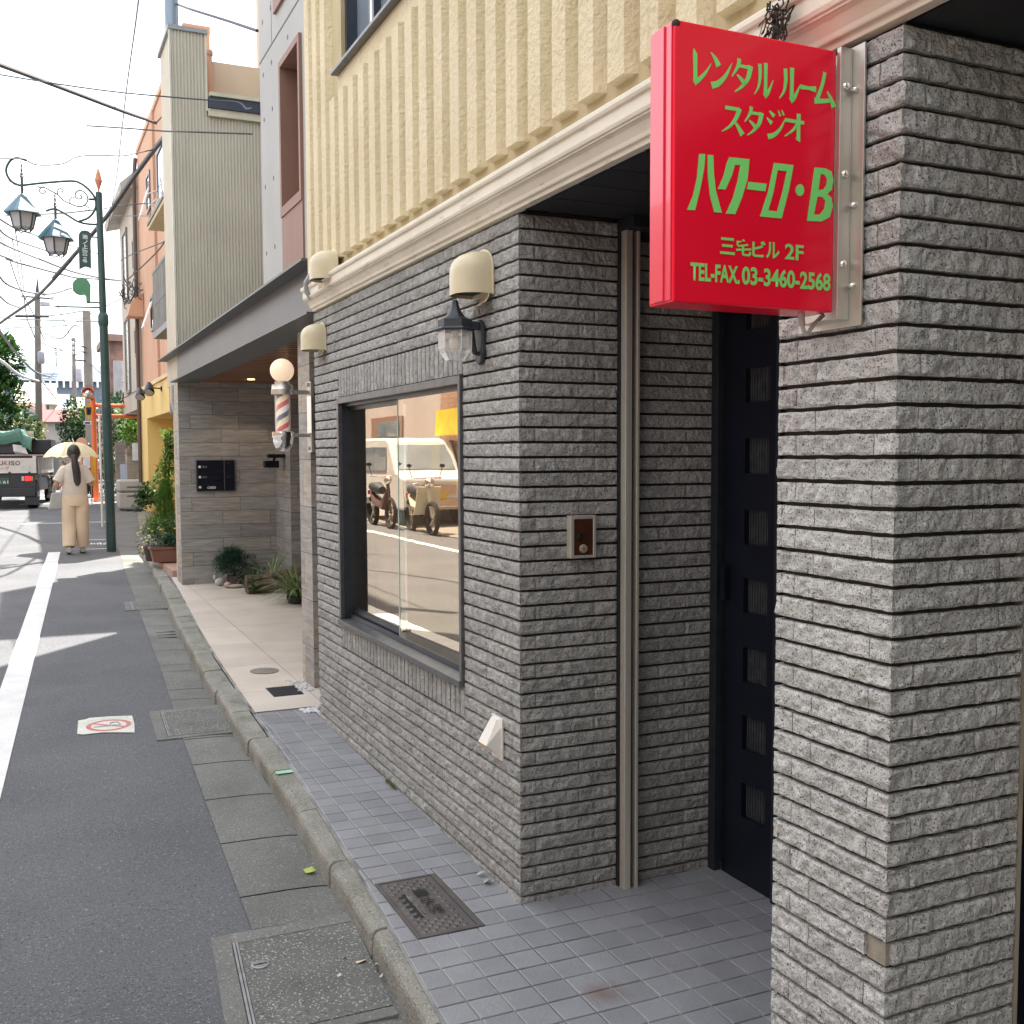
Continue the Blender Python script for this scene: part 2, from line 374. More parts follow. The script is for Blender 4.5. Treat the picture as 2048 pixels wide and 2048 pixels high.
# pillar
v, f = [], []
pp = [(.359, YB), (0, YB), (0, 1.877), (.359, 1.877)]
def lay_p(k, cum):
    c = cum[1]; J = .0013
    a = [(c-.287 if k % 2 else c-.359), (c-.06 if k % 2 else c-.227), (c+.227 if k % 2 else c+.06), (c+.287 if not k % 2 else c+.348)]
    cuts = [0]+[q for q in a if q > .015]
    if not k % 2: cuts += [c+.348]
    cuts += [c+.348+.227, c+.707]
    cuts = sorted(set(round(q, 4) for q in cuts))
    return [(p+J, q-J) for p, q in zip(cuts[:-1], cuts[1:])]
def gone(k, a, b): return k == 10 and a < .359 < b and b < .45
brick_strip(v, f, pp, -3, 45, lay_p, cell=.0055, nz=8, amp=.0085, seed=21, missing=gone)
# one corner piece has lost its short return: rebuild only its long face
brick_strip(v, f, [(.359, YB), (.012, YB)], 10, 10, lambda k, c: [(.075, .345)] if False else [(.0022, .118), (.1215, .338)], cell=.0062, nz=7, amp=.0085, seed=33)
raw('brick_pillar', v, f, mat('light_boosted_brick', (.56,.562,.535), (.41,.412,.39), scale=30, rough=.9, bump=1, bscale=70, rnd=(.88,1.1,.01), speck=[((.68,.67,.64), 300, .58, .75), ((.05,.05,.05), 240, .60, .85)], bdist=.014, dirt=[((.2,.195,.18), (3,3,1), .58, .4)]), bld)  # same brick lightened: the brighter light on the pillar is in its colour
m = MB(); m.box((.015, YB+.015, -.35), (.345, 1.862, 2.33)); m.build('pillar_core', M_MORTAR, bld)
m = MB(); m.box((.010, YB+.010, .497), (.06, YB+.06, .543)); o = m.build('bare_mortar', M_PATCH, bld); o['label'] = 'patch of bare mortar where a corner tile has broken off'
# brickwork right of the shutter rail
v, f = [], []
brick_strip(v, f, [(.792, 3.228), (.447, 3.228)], -3, 44, lambda k, c: [(p+.0016, q-.0016) for p, q in ([(0,.115),(.115,.342),(.342,.345)] if k % 2 else [(0,.227),(.227,.345)]) if q-p > .01], cell=.0085, nz=5, amp=.0075, seed=41)
raw('brick_wall', v, f, M_BRICK, bld)
# shutter guide rail
m = MB(); m.box((.383, 3.163, -.045), (.409, 3.222, 2.30)).box((.4275, 3.163, -.045), (.4395, 3.222, 2.30)); m.build('shutter_rail', M_STEEL, bld, bevel=.002)
m = MB(); m.box((.4090, 3.190, -.044), (.4275, 3.221, 2.30)).box((.3775, 3.195, -.044), (.383, 3.2215, 2.30)); m.build('rail_groove', M_DARKGAP, bld)
# soffit over the entrance and beyond the pillar
m = MB()
for i in range(24): m.box((.012, -1.2+i*.183, 2.300), (2.2, -1.2+i*.183+.178, 2.320))
m.box((.012, -1.2, 2.321), (2.2, 3.2, 2.36)); m.box((.375, 3.10, 2.262), (.80, 3.20, 2.2995)); m.build('soffit', M_DARKSOF, bld)
# door (navy steel, ribbed glass squares)
DX = .800
dr = MB()
py0, py1 = atX(1490, 900, DX).y, atX(1538, 900, DX).y
zs = [(atX(1510, 620+y0*.3516, DX).z, atX(1510, 620+y1*.3516, DX).z) for y0, y1 in [(2921,2721),(2526,2328),(2134,1934),(1735,1535),(1340,1140),(930,730),(520,325),(105,-90)]]
dw = abs(py0-py1); ys = [min(py0, py1), max(py0, py1)]
zz = -.03
for a, b in zs:
    dr.box((DX, ys[0]-.42, zz), (DX+.04, ys[1]+.115, a)); dr.box((DX, ys[1], a), (DX+.04, ys[1]+.115, b)); dr.box((DX, ys[0]-.42, a), (DX+.04, ys[0], b)); zz = b
dr.box((DX, ys[0]-.42, zz), (DX+.04, ys[1]+.115, 2.28))
door = dr.build('door', M_NAVY, bld)
for a, b in zs:
    n = 9; m = MB()
    for i in range(n):
        y0 = ys[0]+(ys[1]-ys[0])*i/n; m.box((DX+.022, y0, a), (DX+.025, y0+(ys[1]-ys[0])/n, b)); m.box((DX+.018, y0+.004, a), (DX+.0221, y0+(ys[1]-ys[0])/n-.004, b))
    m.build('ribbed_glass', mat('ribbed_glass', (.05,.055,.06), (.03,.035,.04), scale=30, rough=.15, spec=.8), door)
m = MB(); m.box((.770, 3.172, -.04), (.7985, 3.212, 2.29)).box((.785, 2.845, -.04), (.7985, 2.868, 2.29)); m.build('door_frame', M_FRAME, bld, bevel=.002)
m = MB(); m.box((.775, 3.13, .98), (.799, 3.155, 1.10)); m.build('handle', M_NAVY, door)
m = MB(); m.box((DX+.05, 1.0, -.3), (DX+.08, 3.22, 2.4)); m.box((.36, 1.62, -.3), (DX+.05, 1.63, 2.3)); m.build('inner_wall', M_DARKGAP, bld)
m = MB(); m.box((.3615, YB+.004, -.06), (.3735, 1.60, 2.298)); m.build('edge_strip', mat('beige_painted_strip', (.42,.36,.28), scale=12, rough=.5), bld)
m = MB(); m.box((.374, 1.585, -.06), (2.0, 1.60, 2.298)); m.build('side_door', M_NAVY, bld)
# cornice
prof = [(0.02,2.300),(-.014,2.300),(-.016,2.312),(-.026,2.314),(-.028,2.318),(-.030,2.326),(-.044,2.346),(-.054,2.352),(-.058,2.351),(-.058,2.356),(-.064,2.357),(-.068,2.366),(-.068,2.398),(-.076,2.400),(-.080,2.408),(-.080,2.420),(-.074,2.424),(.02,2.446)]
def corn(y0, y1, M=None):
    m = MB(); m.prism([(x, y0, z) for x, z in prof], (0, y1-y0, 0)); return m
cn = corn(-.8, 5.03); b2 = corn(5.035, 5.44)
cn.v, cn.f = list(cn.v), list(cn.f); cn.add(b2.v, b2.f)
# past the vent the top member is broken away: only the lower mouldings run on
low = [(x, z) for x, z in prof if z < 2.368]+[(-.05,2.372),(.02,2.380)]
c3 = MB(); c3.prism([(x, 5.443, z) for x, z in low], (0, .43, 0)); cn.add(c3.v, c3.f)
c4 = MB(); c4.prism([(x, 5.53, z-.001) for x, z in prof[1:]+[(.018,2.30)]], (0, .17, 0)); cn.add(c4.v, c4.f)
c5_ = MB(); c5_.prism([(x, 5.77, z-.001) for x, z in prof[1:]+[(.018,2.30)]], (0, .10, 0)); cn.add(c5_.v, c5_.f)
cn.build('cornice', M_CORNICE, bld, bevel=.0025)
# ribbed cream storey
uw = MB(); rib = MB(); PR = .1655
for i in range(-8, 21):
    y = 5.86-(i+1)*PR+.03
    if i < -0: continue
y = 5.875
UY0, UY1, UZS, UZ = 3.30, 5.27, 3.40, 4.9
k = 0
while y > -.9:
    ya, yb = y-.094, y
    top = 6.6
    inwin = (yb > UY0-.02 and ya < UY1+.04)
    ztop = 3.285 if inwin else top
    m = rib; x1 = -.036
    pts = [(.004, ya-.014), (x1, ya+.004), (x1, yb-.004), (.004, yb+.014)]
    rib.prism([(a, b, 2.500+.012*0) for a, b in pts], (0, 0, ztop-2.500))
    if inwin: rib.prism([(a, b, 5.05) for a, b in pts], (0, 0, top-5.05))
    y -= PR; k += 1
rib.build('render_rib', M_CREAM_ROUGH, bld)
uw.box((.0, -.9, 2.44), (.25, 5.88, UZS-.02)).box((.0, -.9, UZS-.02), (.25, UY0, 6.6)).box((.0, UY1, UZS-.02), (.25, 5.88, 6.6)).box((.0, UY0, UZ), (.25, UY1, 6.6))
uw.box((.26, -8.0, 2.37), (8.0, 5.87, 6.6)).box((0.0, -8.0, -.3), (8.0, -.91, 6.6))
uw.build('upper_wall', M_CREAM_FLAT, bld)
m = MB(); m.box((-.012, UY0, 3.29), (-.0005, UY1+.03, UZS-.012)); m.build('sill_panel', M_CREAM_ROUGH, bld)
uwn = MB(); uwn.box((-.05, UY0-.02, 3.388), (.05, UY1+.03, 3.405)); wfo = uwn.build('upper_window', M_FRAME_LT, bld, bevel=.002)
m = MB(); m.box((.02, UY1-.03, 3.405), (.10, UY1, UZ)).box((.04, 4.86, 3.43), (.08, 4.89, UZ)).box((.04, 4.60, 3.43), (.08, 4.64, UZ)).box((.04, UY0, 3.405), (.08, UY1, 3.43)).box((.04, 4.02, 3.43), (.08, 4.06, UZ)); m.build('frame', M_FRAME, wfo)
M_UPG = mat('upper_window_glass', (.30,.36,.42), (.22,.27,.32), scale=1.5, rough=.03, spec=1, coat=1)
m = MB(); m.box((.075, UY0, 3.43), (.079, UY1-.03, UZ)); m.build('pane', M_UPG, wfo)
m = MB(); m.box((.10, 5.00, 3.43), (.104, UY1-.03, UZ)); m.build('blind', M_NAVY, wfo)
# show window with sliding glass
sw = MB()
FX = -.012
sw.box((FX, WY0, WZ0), (.10, WY0+.022, WZ1)).box((FX, WY1-.030, WZ0+.03), (.10, WY1, WZ1-.03)).box((FX, WY0+.022, WZ1-.030), (.10, WY1, WZ1))
sw.prism([(FX-.010, WY0+.0005, WZ0-.003), (FX-.010, WY0+.0005, WZ0+.022), (.03, WY0+.0005, WZ0+.032), (.03, WY0+.0005, WZ0-.003)], (0, WY1-WY0-.001, 0))
win = sw.build('show_window', M_FRAME_LT, bld, bevel=.0015)
m = MB(); m.box((.0305, WY0+.022, WZ0), (.10, WY1-.03, WZ0+.046)).box((.052, WY0+.022, WZ0+.046), (.10, WY1-.03, WZ0+.078)).box((.02, WY0+.022, WZ1-.045), (.10, WY1-.03, WZ1-.030)).box((.045, WY0+.022, WZ1-.065), (.10, WY1-.03, WZ1-.045)).box((.0, WY1-.055, WZ0+.04), (.10, WY1-.030, WZ1-.04))
for q in (.034, .040, .060, .068): m.box((q, WY0+.022, WZ0+.046 if q < .05 else WZ0+.078), (q+.003, WY1-.055, WZ0+.054 if q < .05 else WZ0+.086))
m.build('track_frame', M_FRAME, win)
def glass_mat(name, tint, fac):
    m = bpy.data.materials.new(name); m.use_nodes = True; t = m.node_tree; n = t.nodes; l = t.links
    for q in list(n): n.remove(q)
    o = n.new('ShaderNodeOutputMaterial'); g = n.new('ShaderNodeBsdfGlossy'); g.inputs['Roughness'].default_value = .004; g.inputs['Color'].default_value = (*tint, 1)
    tr = n.new('ShaderNodeBsdfTransparent'); tr.inputs['Color'].default_value = (.93,.96,.94,1)
    nz = n.new('ShaderNodeTexNoise'); nz.inputs['Scale'].default_value = 2.2; tcc = n.new('ShaderNodeTexCoord'); bp = n.new('ShaderNodeBump'); bp.inputs['Strength'].default_value = .022; bp.inputs['Distance'].default_value = .02
    l.new(tcc.outputs['Object'], nz.inputs['Vector']); l.new(nz.outputs['Fac'], bp.inputs['Height']); l.new(bp.outputs[0], g.inputs['Normal'])
    mxs = n.new('ShaderNodeMixShader'); mxs.inputs[0].default_value = fac; l.new(tr.outputs[0], mxs.inputs[1]); l.new(g.outputs[0], mxs.inputs[2]); l.new(mxs.outputs[0], o.inputs[0])
    return m
M_GLASS = glass_mat('bronze_reflective_glass', (1.0,.86,.69), .60)
m = MB(); m.quad((.062, 4.50, WZ0+.07), (.062, WY1-.03, WZ0+.07), (.062, WY1-.03, WZ1-.04), (.062, 4.50, WZ1-.04)); m.build('glass_pane', M_GLASS, win)
m = MB(); m.quad((.042, WY0+.02, WZ0+.05), (.042, 4.585, WZ0+.05), (.042, 4.585, WZ1-.04), (.042, WY0+.02, WZ1-.04)); m.build('glass_pane', M_GLASS, win)
m = MB(); m.box((.0400, 4.580, WZ0+.05), (.0445, 4.588, WZ1-.04)).box((.0445, 4.515, WZ0+.05), (.0460, 4.580, WZ1-.04)); m.build('glass_edge', mat('green_glass_edge', (.42,.52,.46), (.36,.46,.41), scale=5, rough=.2, spec=.7), win)
m = MB(); m.lathe([(.008,0),(.0105,.002),(.0105,.02),(.008,.022)], (.020, 4.50, .722), 16, 'x'); m.build('lock_knob', M_CHROME, win, smooth=True)
m = MB(); m.box((.19, WY0, WZ0), (.1985, WY1, WZ1)); m.box((.10, WY0+.005, WZ0+.001), (.19, WY1-.005, WZ0+.02)); m.build('display_back', mat('brown_backboard', (.30,.20,.13), (.24,.15,.09), scale=3, rough=.6), win)
# ---- small things on the brick front
def vent(y, z, hw, hh, dep, label, x=0.0, open_dark=True):
    t = thing('vent_hood', (x, y, z), label, 'vent', 'ivory vent hoods on the building front')
    m = MB(); n = 14; lev = [(0,1),(.3,1),(.52,1),(.62,.985),(.72,.94),(.81,.86),(.89,.73),(.95,.55),(.985,.32),(1,.05)]
    vs = []
    for h, s in lev:
        for j in range(n+1):
            a = -math.pi/2+math.pi*j/n; ca = abs(math.cos(a))**.75; sa = math.copysign(abs(math.sin(a))**.75, a)
            sd_ = (1 if h < .52 else s**.9); vs.append((x-.006-dep*ca*(s if h >= .52 else 1), y+hw*sa*(s**.85), z+hh*h))
    fs = [(i*(n+1)+j, i*(n+1)+j+1, (i+1)*(n+1)+j+1, (i+1)*(n+1)+j) for i in range(len(lev)-1) for j in range(n)]
    m.add(vs, fs); m.build('hood', M_IVORY, t, smooth=True)
    m = MB(); arch = [(y-hw*1.09, z-.004)]+[(y+hw*1.09*math.cos(a), z+hh*.55+hh*.52*math.sin(a)) for a in [math.pi-math.pi*q/12 for q in range(13)]]+[(y+hw*1.09, z-.004)]
    m.prism([(x-.007, a, b) for a, b in arch], (.0065, 0, 0)); m.build('flange', M_IVORY, t, bevel=.0015)
    m = MB(); ln = [(x-.014, z+.012), (x-.017, z-.012), (x-.028, z-.030), (x-.05, z-.042)]
    for (xa, za), (xb, zb) in zip(ln[:-1], ln[1:]):
        m.add([(xa, y-hw*.98, za), (xa, y-hw*.20, za), (xb, y-hw*.20, zb), (xb, y-hw*.98, zb), (xa-.003, y-hw*.98, za), (xa-.003, y-hw*.20, za), (xb-.003, y-hw*.20, zb-.003), (xb-.003, y-hw*.98, zb-.003)], [(0,1,2,3),(7,6,5,4),(0,3,7,4),(1,5,6,2),(0,4,5,1),(3,2,6,7)])
    m.build('drip_tongue', M_IVORY, t)
    m = MB(); pl = [(x-.006-dep*.93*abs(math.cos(a))**.75, y+hw*.95*math.copysign(abs(math.sin(a))**.75, a), z+.012) for a in [-math.pi/2+math.pi*q/12 for q in range(13)]]
    m.prism(pl, (0, 0, .004)); m.build('grille', M_DARKGAP, t); return t
vent(3.495, 2.062, .086, .152, .115, 'large ivory vent hood on grey brick above the black wall lantern')
vent(5.715, 2.070, .080, .145, .110, 'ivory vent hood on grey brick nearest the barber pole')
vent(5.36, 2.390, .085, .150, .115, 'ivory vent hood on the cream ribbed wall, cutting into the cornice', x=-.03)
m = MB(); pts = [(-.035, 5.56, 2.53), (-.06, 5.58, 2.50), (-.085, 5.62, 2.455), (-.088, 5.70, 2.43), (-.08, 5.74, 2.39), (-.05, 5.75, 2.35)]; m.tube(pts, .014, 10)
tag(m.build('drain_pipe', mat('grey_pvc', (.42,.44,.46), scale=10, rough=.45), None, smooth=True), 'short bent grey drain pipe crossing the broken end of the cream cornice', 'pipe')
# wall lantern
lc = atX(910, 650, -.105); lx, ly, lz = -.105, lc.y, lc.z
lt = thing('wall_lantern', (0, ly, lz), 'dark grey hexagonal wall lantern with clear glass beside the brick corner', 'lantern')
M_LBODY = mat('dark_grey_cast_metal', (.055,.062,.07), (.04,.045,.052), scale=15, rough=.5, metal=.3, bump=.08, bscale=90)
m = MB(); ph = math.pi/6
m.lathe([(.008,.086),(.012,.080),(.014,.068),(.021,.050),(.034,.030),(.052,.019),(.061,.017),(.061,-.008),(.071,-.010),(.074,-.016),(.066,-.022)], (lx, ly, lz), 6, ph=ph); m.build('cap', M_LBODY, lt)
def clear(name, c=(1,1,1), rough=.02):
    g = mat(name, c, c, scale=2, rough=rough, trans=1, ior=1.35); return g
m = MB(); m.lathe([(.060,-.021),(.058,-.085),(.054,-.098),(.034,-.124),(.030,-.125)], (lx, ly, lz), 6, ph=ph); g = m.build('glass', None, lt)
gm = bpy.data.materials.new('seeded_glass'); gm.use_nodes = True; _n = gm.node_tree.nodes; _l = gm.node_tree.links
_b = _n['Principled BSDF']; _b.inputs['Base Color'].default_value = (.85,.87,.84,1); _b.inputs['Roughness'].default_value = .08; _b.inputs['Specular IOR Level'].default_value = .9
_t = _n.new('ShaderNodeBsdfTransparent'); _m = _n.new('ShaderNodeMixShader'); _fr = _n.new('ShaderNodeLayerWeight'); _fr.inputs['Blend'].default_value = .32
_rg = _n.new('ShaderNodeMapRange'); _rg.inputs['To Min'].default_value = .22; _rg.inputs['To Max'].default_value = .85; _l.new(_fr.outputs['Facing'], _rg.inputs['Value'])
_l.new(_rg.outputs[0], _m.inputs[0]); _l.new(_t.outputs[0], _m.inputs[1]); _l.new(_b.outputs[0], _m.inputs[2]); _l.new(_m.outputs[0], [q for q in _n if q.type == 'OUTPUT_MATERIAL'][0].inputs[0])
M_SEED = gm; g.data.materials.append(gm)
m = MB()
for j in range(6):
    a = ph+j*math.pi/3; m.tube([(lx+.0595*math.cos(a), ly+.0595*math.sin(a), lz-.020), (lx+.0575*math.cos(a), ly+.0575*math.sin(a), lz-.088), (lx+.034*math.cos(a), ly+.034*math.sin(a), lz-.123)], .0018, 5)
m.build('glass_rib', mat('glass_rib', (.75,.78,.76), scale=5, rough=.1), g)
m = MB(); m.lathe([(.013,-.02),(.013,-.04)], (lx, ly, lz), 12); m.lathe([(.011,-.04),(.020,-.052),(.021,-.075),(.014,-.086),(.003,-.089)], (lx, ly, lz), 14); m.build('bulb', mat('warm_white_bulb', (.82,.74,.62), scale=4, rough=.3), lt, smooth=True)
m = MB(); m.box((lx+.045, ly-.020, lz-.012), (-.02, ly+.020, lz+.014)); arc = [(-.022, lz+.012), (-.012, lz+.006), (-.03, lz-.030)]
m.prism([(-.055, ly-.012, lz-.012), (-.020, ly-.012, lz-.012), (-.020, ly-.012, lz-.092), (-.033, ly-.012, lz-.096), (-.046, ly-.012, lz-.078)], (0, .024, 0)) if False else None
m.tube([(lx+.062, ly, lz-.010), (lx+.066, ly, lz-.060), (-.030, ly, lz-.094), (-.014, ly, lz-.096)], [.010,.012,.010,.009], 8); m.build('bracket', M_LBODY, lt)
m = MB(); bpz = [(-.034,.005),(-.024,.032),(.0,.044),(.024,.032),(.034,.005),(.034,-.075),(.022,-.106),(0,-.117),(-.022,-.106),(-.034,-.075)]
m.prism([(-.018, ly+a, lz-.02+b) for a, b in bpz], (.0165, 0, 0)); m.build('backplate', M_LBODY, lt, bevel=.004)
# small white vent near the floor
t = thing('low_vent', (0, 3.39, .44), 'small white angular vent cap low on the grey brick wall', 'vent')
m = MB(); ya, yb = 3.348, 3.428
m.add([(-.004, ya, .445), (-.004, yb, .445), (-.004, yb, .555), (-.004, ya+.0, .555), (-.062, ya+.004, .492), (-.062, yb-.004, .492), (-.018, yb-.016, .576), (-.018, ya+.016, .576), (-.004, ya+.012, .580), (-.004, yb-.012, .580)],
      [(4,5,6,7), (0,3,4), (3,8,7,4), (1,5,2), (2,5,6,9), (7,6,9,8)]); m.build('cover', M_WHITEP, t)
m = MB(); m.add([(-.058, ya+.006, .4915), (-.058, yb-.006, .4915), (-.010, yb-.004, .462), (-.010, ya+.004, .462)], [(0,1,2,3)]); m.box((-.056, ya+.006, .478), (-.054, yb-.006, .492)); m.build('louvre', M_TAN, t)
m = MB(); m.box((-.006, ya-.006, .434), (-.0005, yb+.004, .585)); m.build('backplate', M_WHITEP, t)
# intercom
t = thing('intercom_box', (.226, YA, 1.225), 'bronze intercom panel in a steel frame with two round locks on the door reveal', 'intercom')
m = MB(); x0, x1, z0, z1 = .177, .275, 1.152, 1.297; y0, y1 = 3.174, 3.206
m.box((x0, y0, z0), (x0+.013, y1, z1)).box((x1-.011, y0, z0), (x1, y1, z1)).box((x0+.013, y0, z1-.012), (x1-.011, y1, z1)).box((x0+.013, y0, z0), (x1-.011, y1, z0+.010)); m.build('frame', M_STEEL, t, bevel=.0015)
m = MB(); m.box((x0+.013, y0+.004, z0+.010), (x1-.011, y1, z1-.012)); m.build('plate', mat('bronze_plate', (.085,.032,.018), (.06,.022,.012), scale=16, rough=.32, metal=.2, dirt=[((.16,.07,.03), (30,30,30), .62, .6)]), t)
m = MB(); m.lathe([(.0075,-.004),(.0105,-.003),(.0105,.002)], (.212, y0+.003, 1.224), 20, 'y'); m.lathe([(.002,-.006),(.002,0)], (.212, y0+.003, 1.224), 6, 'y'); m.build('lock_cylinder', mat('dark_lock', (.12,.12,.11), scale=30, rough=.3, metal=.9), t, smooth=True)
m = MB(); m.lathe([(.011,-.005),(.0145,-.004),(.0150,.002)], (.226, y0+.003, 1.184), 24, 'y'); k_ = m.build('lock_cylinder', mat('pale_brass', (.72,.62,.42), (.64,.54,.36), scale=30, rough=.35, metal=.6), t, smooth=True); k_['label'] = 'larger pale brass lock'
m = MB(); m.box((.222, y0-.0032, 1.183), (.2305, y0-.0022, 1.1855)); m.build('keyhole', M_DARKGAP, k_)
# ------------------------------------------------------------------ red sign box
M_RED = mat('red_acrylic', (.93,.010,.042), (.84,.008,.034), scale=2, rough=.22, spec=.4, coat=.12, dirt=[((.30,.01,.015), (5,5,.9), .62, .5), ((.05,.006,.006), (26,26,60), .70, .8)])
M_REDSIDE = mat('sheen_lit_red_acrylic', (.82,.06,.11), (.74,.045,.09), scale=2, rough=.2, coat=.4, dirt=[((.10,.015,.012), (18,18,60), .72, .8)])  # lighter, pinker red: sheen from the open street put into the colour
M_GREEN = mat('green_lettering', (.24,.80,.21), (.22,.74,.19), scale=4, rough=.4)
SF = 1.66; SX0, SX1, SZ0, SZ1 = -.413, -.041, 1.780, 2.281
sg = thing('projecting_sign', (-.02, 1.70, 2.03), 'red projecting sign box with green Japanese lettering, screwed to the brick pillar', 'sign')
m = MB(); m.box((SX0, SF, SZ0), (SX1, SF+.082, SZ1)); sgb = m.build('sign_box', M_RED, sg, bevel=.003)
m = MB(); m.box((SX0-.0025, SF+.006, SZ0+.004), (SX0-.0003, SF+.076, SZ1-.004)); m.box((SX0-.006, SF+.026, SZ0+.004), (SX0-.0028, SF+.056, SZ1-.004)); m.build('side_panel', M_REDSIDE, sg, bevel=.002)
m = MB(); m.ball((SX0+.006, SF+.004, SZ1-.006), .009, .006, .008); m.build('corner_cap', mat('dark_rubber', (.05,.03,.025), scale=20, rough=.8), sg, smooth=True)
def sp(x, y):                                        # zoom-crop coordinate -> sign face
    q = atY(1280+x*500/1380, y*700/1932, SF); return (q.x, q.z)
PL = Matrix(((1,0,0,0),(0,0,-1,SF-.0009),(0,1,0,0),(0,0,0,1)))
def stroke(pts, ws):
    n = len(pts); Lf, Rt = [], []
    for i in range(n):
        a = Vector(pts[max(i-1,0)]); b = Vector(pts[min(i+1,n-1)]); t = (b-a).normalized(); nn = Vector((-t.y, t.x)); p = Vector(pts[i]); Lf.append(p+nn*ws[i]/2); Rt.append(p-nn*ws[i]/2)
    return Lf+Rt[::-1]
def smooth_st(pts, ws, k=9):
    P, W = [], []; n = len(pts)
    for i in range(n-1):
        p0, p1, p2, p3 = [Vector(pts[max(0,min(n-1,i+j))]) for j in (-1,0,1,2)]
        for s in range(k):
            t = s/k; P.append(.5*((2*p1)+(p2-p0)*t+(2*p0-5*p1+4*p2-p3)*t*t+(3*p1-p0-3*p2+p3)*t*t*t)); W.append(ws[i]*(1-t)+ws[i+1]*t)
    P.append(Vector(pts[-1])); W.append(ws[-1]); return P, W
GL = {
 're': [([(.13,1.02),(.20,.86),(.21,.45),(.22,.04)], [.04,.17,.15,.16], 0), ([(.16,.04),(.38,.14),(.72,.38),(1,.68)], [.20,.15,.10,.02], 1)],
 'n':  [([(.04,1.0),(.22,.86),(.40,.64)], [.03,.12,.20], 1), ([(.08,.04),(.40,.14),(.74,.42),(1,.80)], [.20,.17,.11,.02], 1)],
 'ta': [([(.36,1.02),(.30,.78),(.02,.44)], [.15,.12,.03], 1), ([(.30,.80),(.86,.80)], [.10,.10], 0), ([(.90,.86),(.78,.48),(.52,.20),(.16,-.02)], [.19,.15,.10,.03], 1), ([(.26,.52),(.46,.40),(.66,.24)], [.05,.12,.16], 1)],
 'ru': [([(.28,.96),(.30,.60),(.22,.28),(.0,.04)], [.15,.13,.09,.03], 1), ([(.60,1.02),(.60,.5),(.60,.05)], [.16,.14,.15], 0), ([(.54,.03),(.74,.16),(1.02,.56)], [.19,.13,.02], 1)],
 'bar': [([(.0,.48),(.5,.50),(1,.52)], [.7,.5,.9], 0)],
 'mu': [([(.50,1.02),(.38,.62),(.14,.16)], [.13,.12,.14], 1), ([(.02,.10),(.46,.14),(.84,.20)], [.17,.13,.10], 1), ([(.62,.46),(.80,.26),(.96,.0)], [.04,.12,.20], 1)],
 'su': [([(.14,.90),(.82,.90)], [.12,.11], 0), ([(.84,.94),(.66,.56),(.38,.24),(.0,.0)], [.17,.14,.09,.03], 1), ([(.56,.46),(.78,.24),(.98,-.02)], [.05,.12,.20], 1)],
 'ji': [([(.16,.98),(.42,.80)], [.05,.15], 0), ([(.04,.70),(.30,.52)], [.05,.15], 0), ([(.10,.0),(.42,.10),(.74,.36),(.98,.74)], [.18,.15,.10,.02], 1), ([(.62,1.04),(.74,.84)], [.03,.09], 0), ([(.80,1.08),(.92,.90)], [.03,.09], 0)],
 'o':  [([(.02,.72),(.98,.72)], [.11,.11], 0), ([(.70,1.02),(.70,.5),(.70,.02),(.56,.12)], [.16,.14,.16,.03], 0), ([(.66,.70),(.46,.42),(.02,.12)], [.11,.09,.03], 1)],
}
polys = []
def glyph(g, a, b):
    (x0, z1), (x1, z0) = a, b; sx, sz = x1-x0, z1-z0
    for pts, ws, sm in GL[g]:
        if sm: pts, ws = smooth_st(pts, ws)
        P2 = [(x0+p[0]*sx, z0+p[1]*sz) for p in pts]
        polys.append([tuple(q) for q in stroke(P2, [w_*1.28*(min(sx, sz)) for w_ in ws])])
for g, a, b in [('re',(-.378,2.234),(-.334,2.173)),('n',(-.337,2.234),(-.288,2.173)),('ta',(-.289,2.231),(-.241,2.172)),('ru',(-.237,2.232),(-.194,2.170)),('ru',(-.179,2.232),(-.130,2.170)),('bar',(-.129,2.206),(-.091,2.196)),('mu',(-.096,2.235),(-.045,2.173)),
                ('su',(-.309,2.145),(-.262,2.096)),('ta',(-.259,2.148),(-.215,2.097)),('ji',(-.209,2.148),(-.164,2.099)),('o',(-.166,2.149),(-.118,2.098))]: glyph(g, a, b)
mm = MB()
for p in polys:
    n = len(p)//2
    for i in range(n-1):
        a, b, c, d = p[i], p[i+1], p[2*n-2-i], p[2*n-1-i]
        mm.add([(q[0], SF-.0009-.00002*(len(mm.f) % 7), q[1]) for q in (a, b, c, d)], [(0,1,2,3)])
mm.build('lettering', M_GREEN, sg)
big = [[(325,850),(359,852),(352,930),(338,1010),(303,1160),(258,1160),(291,1080),(313,980)], [(372,855),(403,858),(406,960),(416,1050),(450,1175),(408,1172),(385,1080),(374,980)],
       [(492,868),(602,880),(592,990),(562,1090),(524,1183),(472,1180),(512,1090),(537,1000),(552,912),(522,910),(505,970),(470,1047),(428,1044),(460,970),(478,900)],
       [(597,1005),(697,1015),(690,1057),(588,1045)], [(738,900),(846,912),(820,1050),(780,1207),(660,1195),(705,1060)], [(758,940),(808,946),(785,1060),(755,1168),(706,1162),(735,1060)],
       [(881+23*math.cos(a*.35), 1050+33*math.sin(a*.35)) for a in range(18)],
       [(962,925),(1020,930),(1054,946),(1066,995),(1056,1050),(1032,1071),(1055,1092),(1062,1140),(1045,1200),(1000,1224),(920,1220)], [(995,962),(1015,965),(1030,985),(1028,1020),(1010,1048),(983,1050)], [(978,1085),(1005,1088),(1022,1110),(1015,1155),(990,1185),(958,1185)]]
outline('lettering', [[sp(*q) for q in lp] for lp in big], M_GREEN, sg, PL, ext=.0004)
UX, UZ_ = (1,0,0), (0,0,1)
def st(s, x0, x1, z0, z1, bold): return text('lettering', s, M_GREEN, sg, (x0, SF, z0), UX, UZ_, x1-x0, z1-z0, bold, .0012)
for s, x0, x1 in [('三',-.311,-.278),('宅',-.275,-.240),('ビ',-.238,-.207),('ル',-.206,-.174)]: st(s, x0, x1, 1.8735, 1.904, .024)
